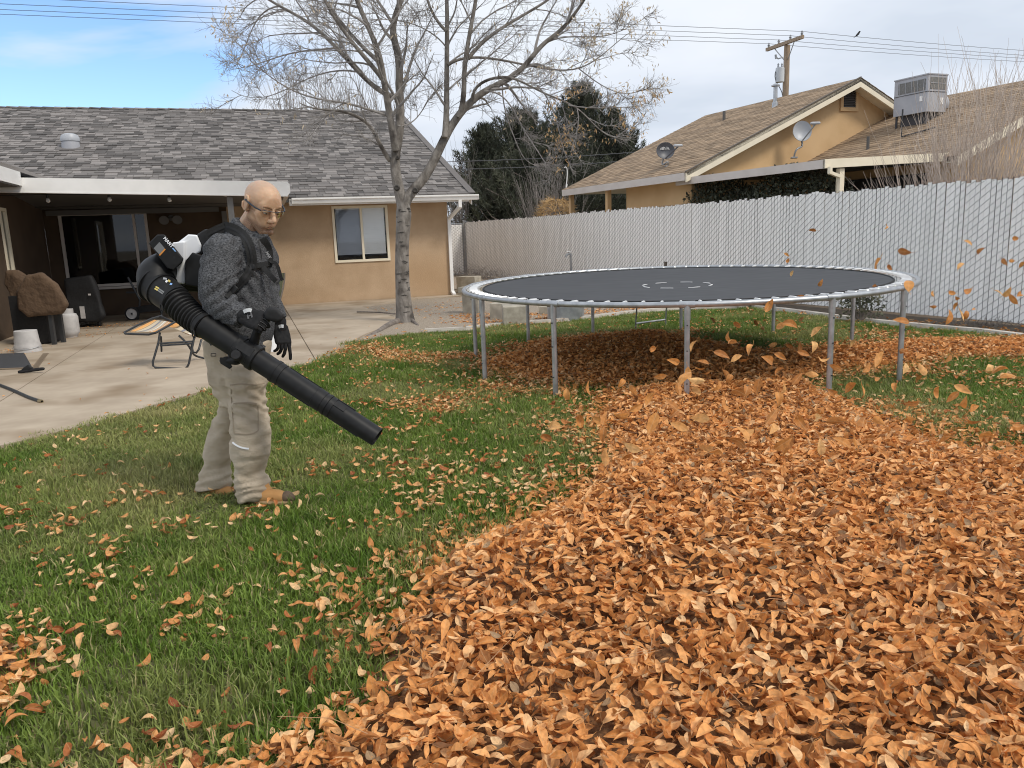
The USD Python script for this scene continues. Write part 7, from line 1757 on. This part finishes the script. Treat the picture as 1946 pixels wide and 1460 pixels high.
# stickers on the collar
CMsh = trimesh.Trimesh(*[np.asarray(x) for x in meshkit.arrays(MB().tube(np.asarray([ax0, ax0 + dax * .04, ax1]), np.asarray([.088, .086, .079]), 24).get())[:2]], process=False)
for i, (pts, mt) in enumerate(((([(296, 545), (302, 548.5)]), 'yellow_label'), (([(294, 548.5), (300, 552)]), 'yellow_label'), (([(302, 549), (315, 558)]), 'grey_label'), (([(300, 552), (313, 561)]), 'grey_label'), (([(310, 529.5), (317, 531)]), 'dish_grey'), (([(319, 533), (323, 536)]), 'yellow_label'), (([(323, 540), (327, 541)]), 'blue_label'), (([(315, 534), (318, 536)]), 'white_plastic'))):
    obj('sticker', MB().ribbon(on(CMsh, [pts[0], ((pts[0][0] + pts[1][0]) / 2, (pts[0][1] + pts[1][1]) / 2), pts[1]], .003), np.cross(dax, CAM - ax0), .007 if i < 4 else .013, .002), mt, col)
# harness
W_ = .042
st1 = [(394, 447), (404, 437), (418, 432), (434, 432), (448, 437), (460, 446), (470, 459), (476, 474), (479, 490), (478, 505), (473, 518), (464, 530), (455, 540), (446, 549)]
q = dense(st1, 5); P = on(RC, q, .010)
P[:3] = [at(a, b, 4.22) for a, b in q[:3]]
P = even(P, 6); side = np.cross(np.gradient(P, axis=0), P - CAM)
obj('shoulder_strap', MB().ribbon(P, side, np.interp(np.linspace(0, 1, len(P)), [0, .15, .7, .82, 1], [.045, .052, .048, .040, .036]), .012), 'strap', blow, smooth=40)
obj('strap_edge', MB().ribbon(P - (P - CAM) / np.linalg.norm(P - CAM, axis=1, keepdims=True) * .008, side, .012, .004), 'black_matte', blow)
st2 = [(500, 452), (509, 460), (515, 472), (517.5, 486), (517, 500), (515, 506)]
q = dense(st2, 5); P2_ = even(np.array([at(a, b, 4.12 + .0 * i) for i, (a, b) in enumerate(q)]), 3)
Pq = on(RC, q - np.array([5.0, 0]), .010); P2_ = even(uniq_(Pq), 4)
obj('shoulder_strap', MB().ribbon(P2_, np.cross(np.gradient(P2_, axis=0), P2_ - CAM), .036, .010), 'strap', blow, smooth=40)
obj('chest_strap', band(RC, [(474, 509), (484, 506), (494, 504), (506, 502), (515, 499)], .026, .006, .012), 'strap', blow)
obj('chest_buckle', soft(rbox(on(RC, [(478, 508), (481, 507)], .018)[0], np.column_stack([CX, FWD, CY]), (.034, .014, .030), .004), .02, 1), 'black_plastic', blow, smooth=40)
pb_ = on(RC, [(500, 507), (500, 508)], .018)[0]
obj('chest_tail', MB().ribbon(smoothpath([pb_, at(507, 516, pb_[1] - .02), at(516, 526, pb_[1] - .03), at(525, 535, pb_[1] - .03)], 4), CX, .026, .004), 'strap', blow)
pc_ = on(RC, [(510, 501), (511, 501)], .014)[0]
obj('chest_loop', MB().ribbon(smoothpath([pc_, at(517, 498.5, pc_[1]), at(524, 501, pc_[1] - .01), at(530, 513, pc_[1] - .02), at(537, 533, pc_[1] - .02)], 4), CX * .8 + CY * .3, .018, .004), 'strap', blow)
pbk = on(RC, [(443, 551), (444, 552)], .016)[0]
obj('strap_buckle', soft(rbox(pbk, np.column_stack([(CX * .75 + CY * -.66), FWD, (CX * .66 + CY * .75)]), (.036, .016, .050), .004), .02, 1), 'black_plastic', blow, smooth=40)
obj('waist_web', band(RC, [(440, 553), (434, 561), (430, 566)], .022, .004, .008), 'strap', blow)
